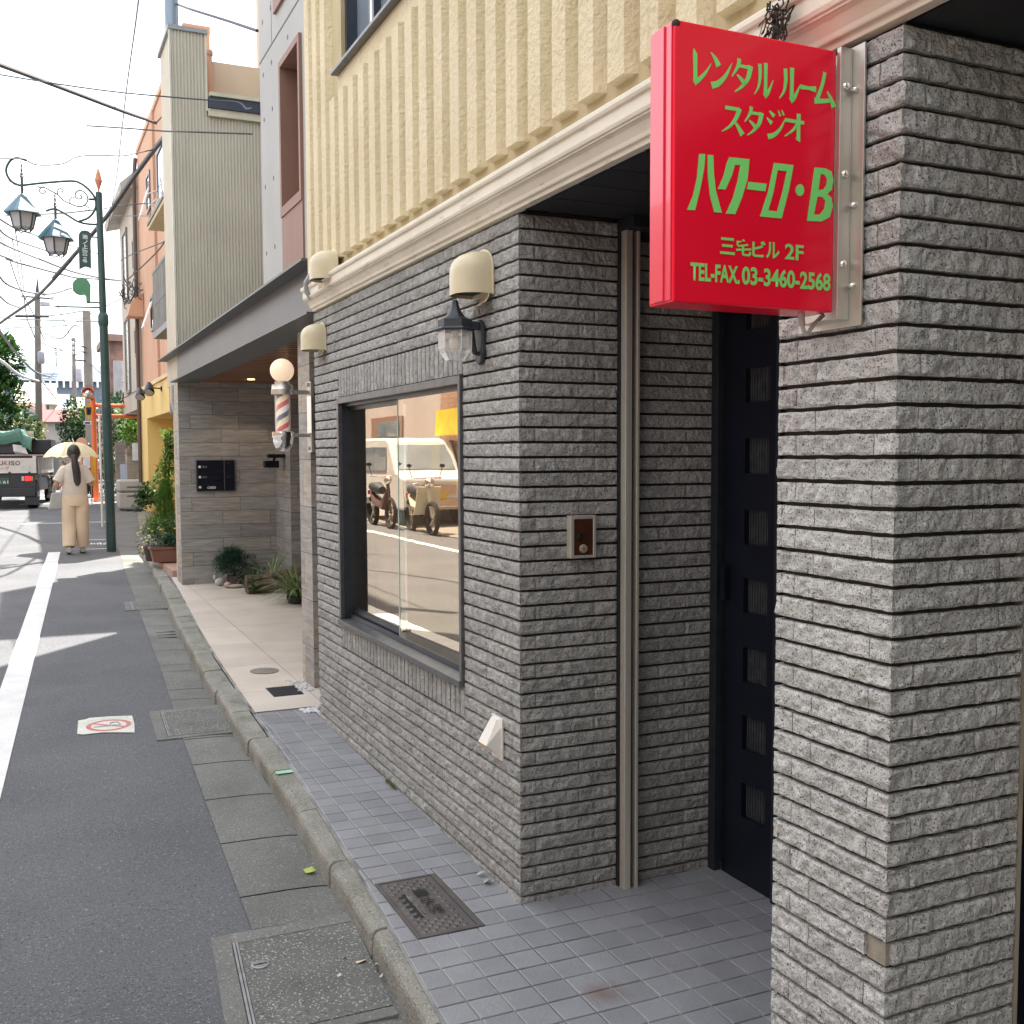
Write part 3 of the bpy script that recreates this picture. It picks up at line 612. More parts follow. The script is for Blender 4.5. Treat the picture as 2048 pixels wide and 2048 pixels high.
st('2F', -.161, -.116, 1.8745, 1.904, .022); st('TEL-FAX.', -.376, -.266, 1.8205, 1.8535, .030); st('03-3460-2568', -.261, -.049, 1.8205, 1.8545, .030)
m = MB(); m.box((-.041, SF-.012, 1.765), (-.0155, SF-.0005, 2.286)).box((-.0155, SF-.012, 1.765), (-.012, SF+.09, 2.286)); m.box((-.0120, 1.615, 1.752), (-.0065, 1.795, 2.2885)); m.box((-.05, SF-.010, 1.764), (-.0125, SF+.09, 1.7665)); m.build('mounting_bracket', M_ALU, sg, bevel=.0015)
for z in (2.212, 2.045, 1.872): m = MB(); m.lathe([(.004,-.005),(.007,-.0035),(.0085,-.001),(.0085,.001)], (-.027, SF-.0125, z), 14, 'y'); m.build('screw', M_CHROME, sg, smooth=True)
for z in (2.205, 1.985, 1.830): m = MB(); m.lathe([(.003,-.008),(.0065,-.005),(.0075,0)], (-.0125, 1.637, z), 12, 'x'); m.build('bolt', M_CHROME, sg, smooth=True)
m = MB(); m.tube([(-.085, 1.70, 1.781), (-.085, 1.70, 1.768), (-.083, 1.70, 1.757)], .007, 10); m.tube([(-.083, 1.70, 1.758), (-.078, 1.70, 1.744), (-.068, 1.70, 1.743), (-.052, 1.70, 1.762), (-.03, 1.70, 1.780)], .0045, 8); m.build('cable', mat('light_grey_cable', (.5,.5,.48), scale=10, rough=.5), sg, smooth=True)
# dead ivy caught on the cornice above the sign
def tendrils(name, c, n, rx, ry, rz_, col, label, cat):
    m = MB()
    for i in range(n):
        p = Vector(c)+Vector((random.uniform(-.012,.0), random.gauss(0, ry), random.gauss(0, rz_))); pts = [p]
        for j in range(random.randint(3, 6)): p = p+Vector((random.uniform(-.006,.003), random.gauss(0,.010), random.gauss(-.006,.012))); pts.append(p)
        m.tube(pts, random.uniform(.0009,.0024), 4)
        if random.random() < .8:
            a = random.uniform(0, 6.28); r = random.uniform(.003,.008); q = pts[-1]
            m.add([q+Vector((random.uniform(-.004,.002), r*math.cos(a+k*1.57), r*math.sin(a+k*1.57))) for k in range(4)], [(0,1,2,3)])
    return tag(m.build(name, col, None), label, cat)
q = atX(1560, 30, -.085); tendrils('dead_creeper', (-.086, q.y, q.z-.008), 46, .01, .016, .020, mat('dead_vine', (.035,.025,.018), scale=30, rough=.9), 'clump of dried dark creeper stuck to the cream cornice above the red sign', 'creeper')
# ------------------------------------------------------------------ ground
GR = 3.0
def xs_kerb(Y):                              # foot of the kerb, street side
    return float(np.interp(Y, [-3,1.2,2.95,4.585,5.97,7.125,9.675,12.0,14.15,16.25,18.5], [-.70,-.60,-.535,-.47,-.452,-.425,-.314,-.165,-.055,.046,.16]))
def xs_in(Y): return float(np.interp(Y, [-3,1.2,2.64,3.36,4.21,5.26,6.24,7.78,9.04,11.26,12.77,15.5,18.5], [-.66,-.56,-.503,-.447,-.394,-.345,-.318,-.262,-.20,-.06,.02,.135,.27]))
def xs_gut(Y): return float(np.interp(Y, [-3,1.5,3.57,4.6,6.1,7.9,11.57,14.74,18.13,24,40], [-.98,-.90,-.837,-.795,-.729,-.634,-.472,-.328,-.146,.14,.85]))
def xs_line(Y): return -1.641+.0525*(Y-5.41)
M_ASPH = mat('asphalt', (.126,.132,.143), (.100,.105,.116), scale=1.2, rough=.9, bump=.9, bscale=150, detail=6, speck=[((.24,.25,.27), 130, .60, .7), ((.40,.41,.42), 75, .70, .75), ((.03,.032,.036), 105, .60, .6)], bdist=.006, dirt=[((.055,.058,.066), (.5,.35,1), .55, .6), ((.33,.33,.33), (9,14,9), .735, .5)])
M_GROUND = mat('far_ground', (.13,.13,.13), (.10,.10,.10), scale=.3, rough=.95)
M_CONC = mat('gutter_concrete', (.185,.187,.178), (.145,.149,.139), scale=3, rough=.9, bump=.7, bscale=130, speck=[((.34,.34,.31), 120, .60, .7), ((.05,.055,.05), 95, .62, .5)], dirt=[((.095,.105,.085), (1.2,1.0,1), .52, .6), ((.26,.25,.22), (2,6,2), .64, .6)], bdist=.005, rnd=(.9,1.08))
M_KERB = mat('kerb_stone', (.29,.285,.25), (.205,.205,.175), scale=5, rough=.92, bump=.9, bscale=110, speck=[((.46,.45,.40), 130, .60, .75), ((.06,.06,.05), 100, .61, .6)], dirt=[((.10,.105,.035), (3,1.6,3), .56, .8), ((.07,.075,.055), (6,3,9), .56, .7)], bdist=.006, rnd=(.85,1.12))
M_TILE = mat('lavender_grey_tile', (.262,.268,.288), (.225,.231,.25), scale=5, rough=.36, spec=.7, bump=.9, bscale=95, rnd=(.9,1.1,.006), detail=3, speck=((.33,.34,.37), 240, .62, .5), dirt=[((.17,.155,.15), (1.4,1.1,1), .60, .5)], bdist=.003)
def stain(m, c, r, col, am):
    t = m.node_tree; n = t.nodes; l = t.links; b = n['Principled BSDF']; src = b.inputs['Base Color'].links[0].from_socket
    g = n.new('ShaderNodeTexCoord'); nz = n.new('ShaderNodeTexNoise'); nz.inputs['Scale'].default_value = 14; l.new(g.outputs['Object'], nz.inputs['Vector'])
    d = n.new('ShaderNodeVectorMath'); d.operation = 'DISTANCE'; d.inputs[1].default_value = c; l.new(g.outputs['Object'], d.inputs[0])
    a = n.new('ShaderNodeMath'); a.operation = 'MULTIPLY_ADD'; a.inputs[1].default_value = .09; l.new(nz.outputs['Fac'], a.inputs[0]); l.new(d.outputs['Value'], a.inputs[2])
    r_ = n.new('ShaderNodeMapRange'); r_.inputs['From Min'].default_value = r+.045; r_.inputs['From Max'].default_value = .05; r_.inputs['To Max'].default_value = am; l.new(a.outputs[0], r_.inputs['Value'])
    x = n.new('ShaderNodeMix'); x.data_type = 'RGBA'; x.inputs['B'].default_value = (*col, 1); l.new(src, x.inputs['A']); l.new(r_.outputs[0], x.inputs['Factor']); l.new(x.outputs['Result'], b.inputs['Base Color'])
stain(M_TILE, (-.03, 2.57, -.037), .085, (.16,.10,.075), .75)
M_GROUT = mat('tile_grout', (.12,.12,.12), (.34,.335,.32), scale=4, rough=.95, bump=.3, bscale=200)
M_WLINE = mat('road_paint', (.74,.75,.74), (.64,.65,.65), scale=5, rough=.75, bump=.5, bscale=150, speck=[((.36,.37,.38), 90, .68, .55), ((.3,.3,.31), 45, .66, .35)], dirt=[((.5,.51,.52), (1.5,1.5,1), .58, .6)], bdist=.003)
def sheet(name, xl, xr, Ys, zf, mat_, dz=0, nx=1):
    m = MB(); n = len(Ys)
    for Y in Ys:
        for i in range(nx+1):
            t = i/nx; m.v.append((xl(Y)*(1-t)+xr(Y)*t, Y, zf(Y)+dz))
    for a in range(n-1):
        for i in range(nx): m.f.append((a*(nx+1)+i, a*(nx+1)+i+1, (a+1)*(nx+1)+i+1, (a+1)*(nx+1)+i))
    return m.build(name, mat_, None)
FARZ = rz(45)
g = MB(); g.v = [(-400,-60,rz(-60)-.06),(400,-60,rz(-60)-.06),(400,45,FARZ-.06),(-400,45,FARZ-.06),(400,900,FARZ-.06),(-400,900,FARZ-.06)]; g.f = [(0,1,2,3),(3,2,4,5)]
struct(g.build('ground', M_GROUND, None))
Yr = [-4,-2,0]+list(np.arange(1,45.1,.5))
struct(sheet('road', lambda Y: -7.2, xs_gut, Yr, rz, M_ASPH))
st_ = sheet('road_side', xs_gut, lambda Y: xs_gut(Y)+3.2, list(np.arange(17.6,45.1,.7)), rz, mat('side_asphalt', (.15,.15,.145), (.11,.11,.108), scale=1.5, rough=.95, bump=.5, bscale=90, dirt=[((.08,.08,.078), (1,1,1), .55, .6)]), .004); struct(st_); st_.name = 'pavement_apron'
def ln(name, xl, xr, y0, y1, dz=.004): return sheet(name, xl, xr, list(np.linspace(y0, y1, max(2, int((y1-y0)/.5)+1))), rz, M_WLINE, dz)
struct(ln('road_marking', lambda Y: xs_line(Y)-.168, xs_line, -1, 17.3))
struct(ln('road_marking', lambda Y: -5.0+.0525*(Y-5.4), lambda Y: -4.85+.0525*(Y-5.4), -1, 44))
mk = MB()
for Y0, a, b, dy in [(17.55,-.72,-.22,.055),(19.2,-.78,-.16,.07),(23.4,-1.55,.2,.10)]: mk.box((a, Y0, rz(Y0)+.001), (b, Y0+dy, rz(Y0)+.005))
for i in range(9):
    x = -.66+i*.045; mk.box((x, 18.35+random.uniform(-.1,.1), rz(18.4)+.001), (x+random.uniform(.015,.03), 18.55+random.uniform(-.1,.15), rz(18.4)+.005))
struct(mk.build('road_marking', M_WLINE, None))
for i, Y0 in enumerate((30.6, 33.0, 35.4)): mk = MB(); mk.box((-1.6, Y0, rz(Y0)+.002), (1.2, Y0+.45, rz(Y0)+.006)); struct(mk.build('road_marking', M_WLINE, None))
# gutter slabs
m = MB(); sub = MB(); y = -1.5; cuts = [-1.5,-.9,-.3,.3,.9,1.5,2.1,2.82,3.58,3.86,4.42,5.0,5.58,6.08,6.80,7.05,7.35,7.95,8.2,8.8,9.4,10.0,10.6,10.98,11.6,12.2,12.9,13.6,14.3,15.0,15.7,16.4,17.1,17.6]
for a, b in zip(cuts[:-1], cuts[1:]):
    a2, b2 = a+.005, b-.005; vs = []
    for Y in (a2, b2):
        for t in (0, .55, .85, 1): vs.append((xs_gut(Y)*(1-t)+(xs_kerb(Y)+.01)*t, Y, rz(Y)+.005+(.0,-.002,-.007,-.014)[[0,.55,.85,1].index(t)]))
    fs = [(i, i+1, i+5, i+4) for i in range(3)]; base = len(vs); m.add(vs, fs)
struct(m.build('gutter', M_CONC, None))
# kerb stones: rounded on the street side
kp = lambda w_: [(0,-.05),(.002,.062),(.006,.076),(.015,.086),(.028,.090),(w_,.091),(w_,-.05)]
for i in range(34):
    a, b = -1.6+i*.605, -1.6+(i+1)*.605-.010
    if b > 18: break
    m = MB(); prof_ = None; vs = []; n = 7; st_y = np.linspace(a, b, 5)
    jx, jz = random.uniform(-.006,.006), random.uniform(-.004,.003)
    for Y in st_y:
        wk = xs_in(Y)-xs_kerb(Y)-.006
        drop = max(0, min(1, (Y-16.2)/1.5))*.075
        for dx, dz in kp(wk): vs.append((xs_kerb(Y)+jx+dx, Y, rz(Y)+dz+jz-(drop if dz > 0 else 0)))
    fs = [tuple(range(n)), tuple(range(4*n, 5*n))[::-1]]
    for s in range(4):
        for j in range(n): fs.append((s*n+j, s*n+(j+1) % n, (s+1)*n+(j+1) % n, (s+1)*n+j))
    m.add(vs, fs); o = m.build('kerb', M_KERB, None, bevel=.006); struct(o)
# lavender tiles, each 100 mm, cut along the kerb
TP = .1025
m = MB()
def tile(m, x0, x1, y0, y1, zf, gap=.0028, ch=.002, cutf=None):
    x0, x1, y0, y1 = x0+gap, x1-gap, y0+gap, y1-gap
    xa = lambda y, x: max(x, cutf(y)+.006) if cutf else x
    if cutf and x1 <= max(cutf(y0), cutf(y1))+.012: return
    tz = random.uniform(-.0008,.0008)
    b = [(xa(y0,x0),y0),(x1,y0),(x1,y1),(xa(y1,x0),y1)]; t = [(p[0]+(ch if i in (0,3) else -ch), p[1]+(ch if i < 2 else -ch)) for i, p in enumerate(b)]
    m.add([(x,y,zf(y)-.006) for x,y in b]+[(x,y,zf(y)-.0012+tz) for x,y in b]+[(x,y,zf(y)+tz) for x,y in t], [(0,1,5,4),(1,2,6,5),(2,3,7,6),(3,0,4,7),(4,5,9,8),(5,6,10,9),(6,7,11,10),(7,4,8,11),(8,9,10,11)])
LID = (-.403,-.173,3.112,3.572)
for i in range(-7, 13):
    for j in range(-40, 32):
        x0, y0 = .004+i*TP, 3.008+j*TP
        if y0 > 6.13: continue
        y1 = min(y0+TP, 6.155); x1 = x0+TP
        if x0 >= .0 and y0 > 3.15: 
            if x0 > .78: continue
            if y0 > 3.2 or x0 < -.01: continue
        # leave room for the meter lid
        if x1 > LID[0]+.006 and x0 < LID[1]-.006 and y1 > LID[2]+.006 and y0 < LID[3]-.006:
            for (a, b, c, d) in ((x0, min(x1, LID[0]-.002), y0, y1), (max(x0, LID[1]+.002), x1, y0, y1), (max(x0, LID[0]), min(x1, LID[1]), y0, min(y1, LID[2]-.002)), (max(x0, LID[0]), min(x1, LID[1]), max(y0, LID[3]+.002), y1)):
                if b-a > .012 and d-c > .012: tile(m, a, b, c, d, gz, cutf=xs_in)
            continue
        tile(m, x0, x1, y0, y1, gz, cutf=xs_in)
struct(m.build('tiled_pavement', M_TILE, None))
struct(sheet('pavement_bed', lambda Y: xs_in(Y)-.01, lambda Y: 1.6, list(np.arange(-2, 6.161, .34)), gz, M_GROUT, -.0040))
rs = MB(); n = 22
# cream porch slabs beyond the brick building
M_SLAB = mat('cream_porcelain_slab', (.60,.54,.47), (.53,.47,.40), scale=3, rough=.6, rnd=(.95,1.04), detail=6, bump=.08, bscale=60, dirt=[((.50,.42,.36), (.7,1.6,1), .55, .5)])
m = MB()
Yc = [6.165,6.48+.20,7.50,8.32,9.14,9.96,10.78,11.60,12.42,12.75]
for a, b in zip(Yc[:-1], Yc[1:]):
    for x0, x1 in ((-9,.10),(.10,.92),(.92,1.74),(1.74,2.56)):
        X0 = (lambda y: xs_in(y)+.004) if x0 < -5 else (lambda y, q=x0: q)
        if x0 < -5 and a > 12.3: pass
        vs = [(X0(a)+.002,a+.002),(x1-.002,a+.002),(x1-.002,b-.002),(X0(b)+.002,b-.002)]
        if vs[1][0]-vs[0][0] < .02: continue
        m.add([(x,y,gz(y)+.003) for x,y in vs], [(0,1,2,3)])
struct(m.build('porch_paving', M_SLAB, None))
struct(sheet('pavement_bed', lambda Y: xs_in(Y)-.01, lambda Y: 3.0, list(np.arange(6.16, 17.6, .5)), gz, M_GROUT, -.001))
m = MB()
for i in range(160):
    x, y = random.uniform(.012,.085)-.0, random.uniform(5.93,6.14); r = random.uniform(.006,.013)
    if random.random() < .35: x, y = random.uniform(-.06,.02), random.uniform(6.03,6.12)
    m.ball((x, y, gz(y)+r*.6), r, r*random.uniform(.7,1.2), r*.7, 6, 4)
for i in range(70):
    x, y = random.uniform(.03,.14), random.uniform(6.55,6.9); r = random.uniform(.006,.012); m.ball((x, y, gz(y)+r*.6), r, r, r*.7, 6, 4)
tag(m.build('white_gravel', mat('white_pebble', (.72,.72,.74), (.5,.5,.52), scale=20, rough=.6, rnd=(.8,1.1)), None, smooth=True), 'small heap of white gravel beside the foot of the brick wall', 'gravel', kind='stuff')
# ---- covers let into the ground
M_IRON = mat('worn_cast_iron', (.155,.14,.135), (.115,.102,.098), scale=9, rough=.5, metal=.5, bump=.2, bscale=120)
M_STEELBAR = mat('worn_steel_edge', (.33,.33,.32), (.24,.24,.23), scale=20, rough=.45, metal=.8)
def drain(x0, x1, y0, y1, label, key, sk=0.0):
    c = ((x0+x1)/2, (y0+y1)/2); t = thing('drain_cover', (c[0], c[1], rz(c[1])), label, 'drain cover', 'concrete covers along the gutter')
    P_ = lambda x, y, dz=0: (x+sk*(y-y0), y, rz(y)+dz)
    def blk(a, b, c_, d, z0, z1): return [P_(a,c_,z0),P_(b,c_,z0),P_(b,d,z0),P_(a,d,z0),P_(a,c_,z1),P_(b,c_,z1),P_(b,d,z1),P_(a,d,z1)]
    F_ = [(0,3,2,1),(4,5,6,7),(0,1,5,4),(1,2,6,5),(2,3,7,6),(3,0,4,7)]
    m = MB(); m.add(blk(x0, x0+.062, y0, y1, -.02, .0085), F_).add(blk(x0+.062, x1, y1-.075, y1, -.02, .0085), F_).add(blk(x0+.062, x1, y0, y0+.05, -.02, .0085), F_); m.build('surround', M_CONC, t, bevel=.002)
    m = MB(); m.add(blk(x0+.084, x1-.004, y0+.055, y1-.081, -.02, .0085), F_); m.build('lid', mat('lid_concrete', (.15,.155,.145), (.11,.115,.105), scale=5, rough=.9, bump=.9, bscale=120, speck=[((.46,.46,.44), 120, .60, .8), ((.05,.055,.055), 85, .6, .6)], dirt=[((.08,.095,.05), (5,5,5), .6, .6)], bdist=.005), t)
    m = MB(); m.add(blk(x0+.064, x0+.072, y0+.05, y1-.075, -.02, .0105), F_).add(blk(x0+.075, x0+.082, y0+.05, y1-.075, -.02, .0105), F_); m.build('steel_edge', M_STEELBAR, t)
    if key:
        cy = y0+.64*(y1-y0); cx = x0+.135+sk*(cy-y0); m = MB(); m.lathe([(.0285,.0),(.0285,.0112),(.026,.0122)], (cx, cy, rz(cy)), 22, sx=1, sy=1); k = m.build('key_plate', M_STEELBAR, t)
        m = MB(); m.box((cx-.021, cy-.0035, rz(cy)+.0121), (cx+.021, cy+.0035, rz(cy)+.0127)); m.lathe([(.006,.0121),(.006,.0128)], (cx, cy, rz(cy)), 8); m.build('keyhole', M_DARKGAP, k)
drain(-1.035, -.555, 2.86, 3.575, 'nearest concrete gutter cover with an oval steel key plate', True, .085)
drain(-.865, -.445, 6.12, 6.80, 'concrete gutter cover with a steel edge beside the no smoking sticker', False, .04)
drain(-.62, -.20, 11.0, 11.62, 'farthest concrete gutter cover, set in the road by the stone porch wall', False, .04)
# slotted grating lines in the gutter
for i in range(3):
    m = MB(); Y = 9.35+i*.14; m.box((xs_kerb(Y)-.17, Y, rz(Y)+.0015), (xs_kerb(Y)-.015, Y+.02, rz(Y)+.0045)); tag(m.build('drain_slot', M_DARKGAP, None), 'one of three narrow dark slots in the gutter beside the cream paving', 'drain slot', 'slots in the gutter')
pass
# water meter lid
t = thing('meter_lid', (-.288, 3.342, gz(3.34)), 'rectangular cast iron meter lid with a diamond pattern set in grey tiles', 'meter lid')
Pz = lambda y, d=0: gz(y)+d
def slab(m, x0, x1, y0, y1, d0, d1): m.add([(x0,y0,Pz(y0,d0)),(x1,y0,Pz(y0,d0)),(x1,y1,Pz(y1,d0)),(x0,y1,Pz(y1,d0)),(x0,y0,Pz(y0,d1)),(x1,y0,Pz(y0,d1)),(x1,y1,Pz(y1,d1)),(x0,y1,Pz(y1,d1))], [(0,3,2,1),(4,5,6,7),(0,1,5,4),(1,2,6,5),(2,3,7,6),(3,0,4,7)])
m = MB(); lx0, lx1, ly0, ly1 = LID
slab(m, lx0, lx0+.010, ly0, ly1, -.02, .002); slab(m, lx1-.022, lx1, ly0, ly1, -.02, .002); slab(m, lx0+.010, lx1-.022, ly0, ly0+.010, -.02, .002); slab(m, lx0+.010, lx1-.022, ly1-.010, ly1, -.02, .002); m.build('frame', M_IRON, t)
m = MB(); slab(m, lx0+.0125, lx1-.0245, ly0+.0125, ly1-.0125, -.02, .0005)
nx, ny = 9, 21; dx, dy = (lx1-lx0-.07)/nx, (ly1-ly0-.05)/ny
for i in range(-ny, nx+ny):                       # diamond bars
    for s in (1, -1):
        pass
for i in range(nx):
    for j in range(ny):
        x, y = lx0+.024+(i+.5)*dx, ly0+.025+(j+.5)*dy
        if .065 < x-lx0 < .165 and .13 < y-ly0 < .36: continue
        if (i+j) % 2: continue
        h = .0032; a_, b_ = dx*.62, dy*.62
        m.add([(x-a_,y,Pz(y,.0004)),(x,y-b_,Pz(y,.0004)),(x+a_,y,Pz(y,.0004)),(x,y+b_,Pz(y,.0004)),(x-a_*.7,y,Pz(y,h)),(x,y-b_*.7,Pz(y,h)),(x+a_*.7,y,Pz(y,h)),(x,y+b_*.7,Pz(y,h))], [(0,1,5,4),(1,2,6,5),(2,3,7,6),(3,0,4,7),(4,5,6,7)])
lid = m.build('lid', M_IRON, t)
m = MB(); slab(m, lx0+.042, lx0+.070, ly0+.135, ly0+.335, .0006, .0012); m.build('plate', M_DARKGAP, lid)
m = MB(); slab(m, lx0+.0705, lx0+.0735, ly0+.135, ly0+.335, .0006, .0028); m.build('bar', M_STEELBAR, lid)
text('lettering', '量水器', M_STEELBAR, lid, (lx0+.066, ly0+.315, Pz(ly0+.24, .0016)), (0,-1,0), (1,0,0), .16, .020, .01, .0012)
text('lettering', '量水器', M_DARKGAP, lid, (lx0+.098, ly0+.355, Pz(ly0+.23, .0024)), (0,-1,0), (1,0,0), .22, .050, .012, .0036)
m = MB(); slab(m, lx1-.0245, lx1-.022, ly0+.0125, ly1-.0125, -.004, .001); slab(m, lx0+.010, lx0+.0125, ly0+.0125, ly1-.0125, -.004, .001); slab(m, lx0+.012, lx1-.024, ly0+.010, ly0+.0125, -.004, .001); m.build('gap', M_DARKGAP, t)
# grating and round cover in the cream paving
t = thing('floor_grating', (-.04, 6.61, gz(6.61)), 'small black floor grating in the cream paving beside the stone post', 'grating')
m = MB(); slab(m, -.135, .052, 6.49, 6.745, .0035, .0055); m.build('frame', M_FRAME, t)
m = MB()
for i in range(14): slab(m, -.125+i*.0125, -.125+i*.0125+.006, 6.50, 6.735, .0058, .0085)
m.build('bars', M_NAVY, t)
m = MB(); m.lathe([(.095,.0032),(.098,.0062),(.088,.0066)], (-.035, 7.26, gz(7.26)), 26, sy=1.05); tag(m.build('round_cover', mat('grey_brown_cover', (.24,.21,.18), (.17,.15,.13), scale=12, rough=.7), None), 'small round brown cover flush with the cream paving', 'cover')
# no smoking sticker on the road
t = thing('road_sticker', (-1.1, 6.6, rz(6.6)), 'worn white no smoking sticker with a red ring stuck on the asphalt', 'sticker')
m = MB(); pts = [(-1.262,6.452),(-1.23,6.425),(-1.13,6.43),(-1.05,6.395),(-.962,6.352),(-.945,6.55),(-.940,6.752),(-1.07,6.79),(-1.18,6.80),(-1.20,6.775),(-1.243,6.76)]
m.prism([(x, y, rz(y)+.004) for x, y in pts], (0,0,.0015)); m.build('sheet', mat('dirty_white_sticker', (.66,.67,.60), (.56,.58,.52), scale=9, rough=.7, speck=((.3,.3,.3), 60, .66, .6), dirt=[((.42,.42,.38), (10,10,10), .58, .6)]), t)
m = MB(); cx, cy, ro, ri = -1.085, 6.575, .125, .097
for i in range(40):
    a, b = i*math.pi/20, (i+1)*math.pi/20
    m.quad(*[(cx+r*math.cos(q), cy+r*1.05*math.sin(q), rz(cy+r*1.05*math.sin(q))+.0062) for r, q in ((ri,a),(ro,a),(ro,b),(ri,b))])
M_RING = mat('faded_red_ink', (.52,.12,.13), (.5,.2,.2), scale=12, rough=.7)
m.prism([(cx+a, cy+b, rz(cy+b)+.0060) for a, b in ((-.088,.058),(-.074,.076),(.088,-.058),(.074,-.076))], (0,0,.0004)); m.build('red_ring', M_RING, t)
m = MB(); slab2 = [(-.085,-.022,.045,.0),(.05,-.018,.068,.004)]
for a, b, c, d in slab2: m.box((cx+a, cy+b, rz(cy)+.0064), (cx+c, cy+d, rz(cy)+.0068))
m.tube([(cx+.01, cy+.035, rz(cy)+.007), (cx+.03, cy+.055, rz(cy)+.007), (cx+.05, cy+.05, rz(cy)+.007), (cx+.06, cy+.02, rz(cy)+.007)], .005, 4); m.build('cigarette', mat('grey_ink', (.3,.33,.32), scale=9, rough=.7), t)
m = MB()
for i in range(14): x = -1.19+i*.0165; m.box((x, 6.722, rz(6.73)+.006), (x+random.uniform(.006,.012), 6.722+random.uniform(.008,.02), rz(6.73)+.0066))
m.build('print', mat('grey_ink2', (.42,.44,.42), scale=9, rough=.7), t)
Yg = 5.0; m = MB(); m.box((xs_kerb(Yg)+.018, Yg-.03, rz(Yg)+.0925), (xs_kerb(Yg)+.095, Yg+.012, rz(Yg)+.0945)); tag(m.build('tape', mat('pale_green_tape', (.28,.60,.42), (.36,.66,.50), scale=30, rough=.6), None), 'strip of pale green tape stuck across the kerb', 'tape')
m = MB(); c = Vector((-.534, 3.99, rz(3.99)+.006)); m.add([c+Vector(q) for q in [(-.02,-.012,0),(.004,-.022,.004),(.022,-.004,.002),(.012,.018,.010),(-.008,.022,.004),(-.026,.006,.009)]], [(0,1,2,3,4,5)]); tag(m.build('leaf', mat('yellow_green_leaf', (.42,.52,.10), scale=20, rough=.6), None), 'yellow green scrap of leaf lying in the gutter', 'leaf')
def litter(cx, cy, n, s, zf, col, label):
    m = MB()
    for i in range(n):
        p = Vector((cx+random.gauss(0, s*.35), cy+random.gauss(0, s), 0)); p.z = zf(p.y)+.006; a = random.uniform(0, 6.28); r = random.uniform(.006,.02)
        m.add([p+Vector((r*math.cos(a+k*1.26), r*.7*math.sin(a+k*1.26), random.uniform(0,.012))) for k in range(5)], [(0,1,2,3,4)])
    return tag(m.build('dead_leaves', col, None), label, 'leaves', kind='stuff')
M_DRY = mat('dry_leaf', (.42,.33,.20), (.55,.5,.42), scale=20, rough=.8, rnd=(.6,1.3))
litter(-.575, 3.22, 5, .13, rz, M_DRY, 'scraps of dry leaf in the gutter corner by the nearest cover')
litter(-.03, 3.42, 6, .03, gz, mat('grey_litter', (.40,.42,.38), scale=20, rough=.8), 'few pale dry bits at the foot of the brick corner')
def moss(y0, y1, n, label):
    m = MB()
    for i in range(n):
        y = random.uniform(y0, y1); x = -.004-abs(random.gauss(0,.006)); p = Vector((x, y, gz(y)+.002)); a = random.uniform(0, 6.28); r = random.uniform(.004,.010)
        m.add([p+Vector((r*.5*math.cos(a+k*2.1), r*math.sin(a+k*2.1), random.uniform(.0,.012))) for k in range(3)], [(0,1,2)])
    return tag(m.build('moss', leafmat('moss_green', (.16,.19,.03), (.10,.13,.02)), None), label, 'moss', kind='stuff')
moss(4.52, 4.66, 120, 'tuft of green moss at the foot of the brick wall under the window')
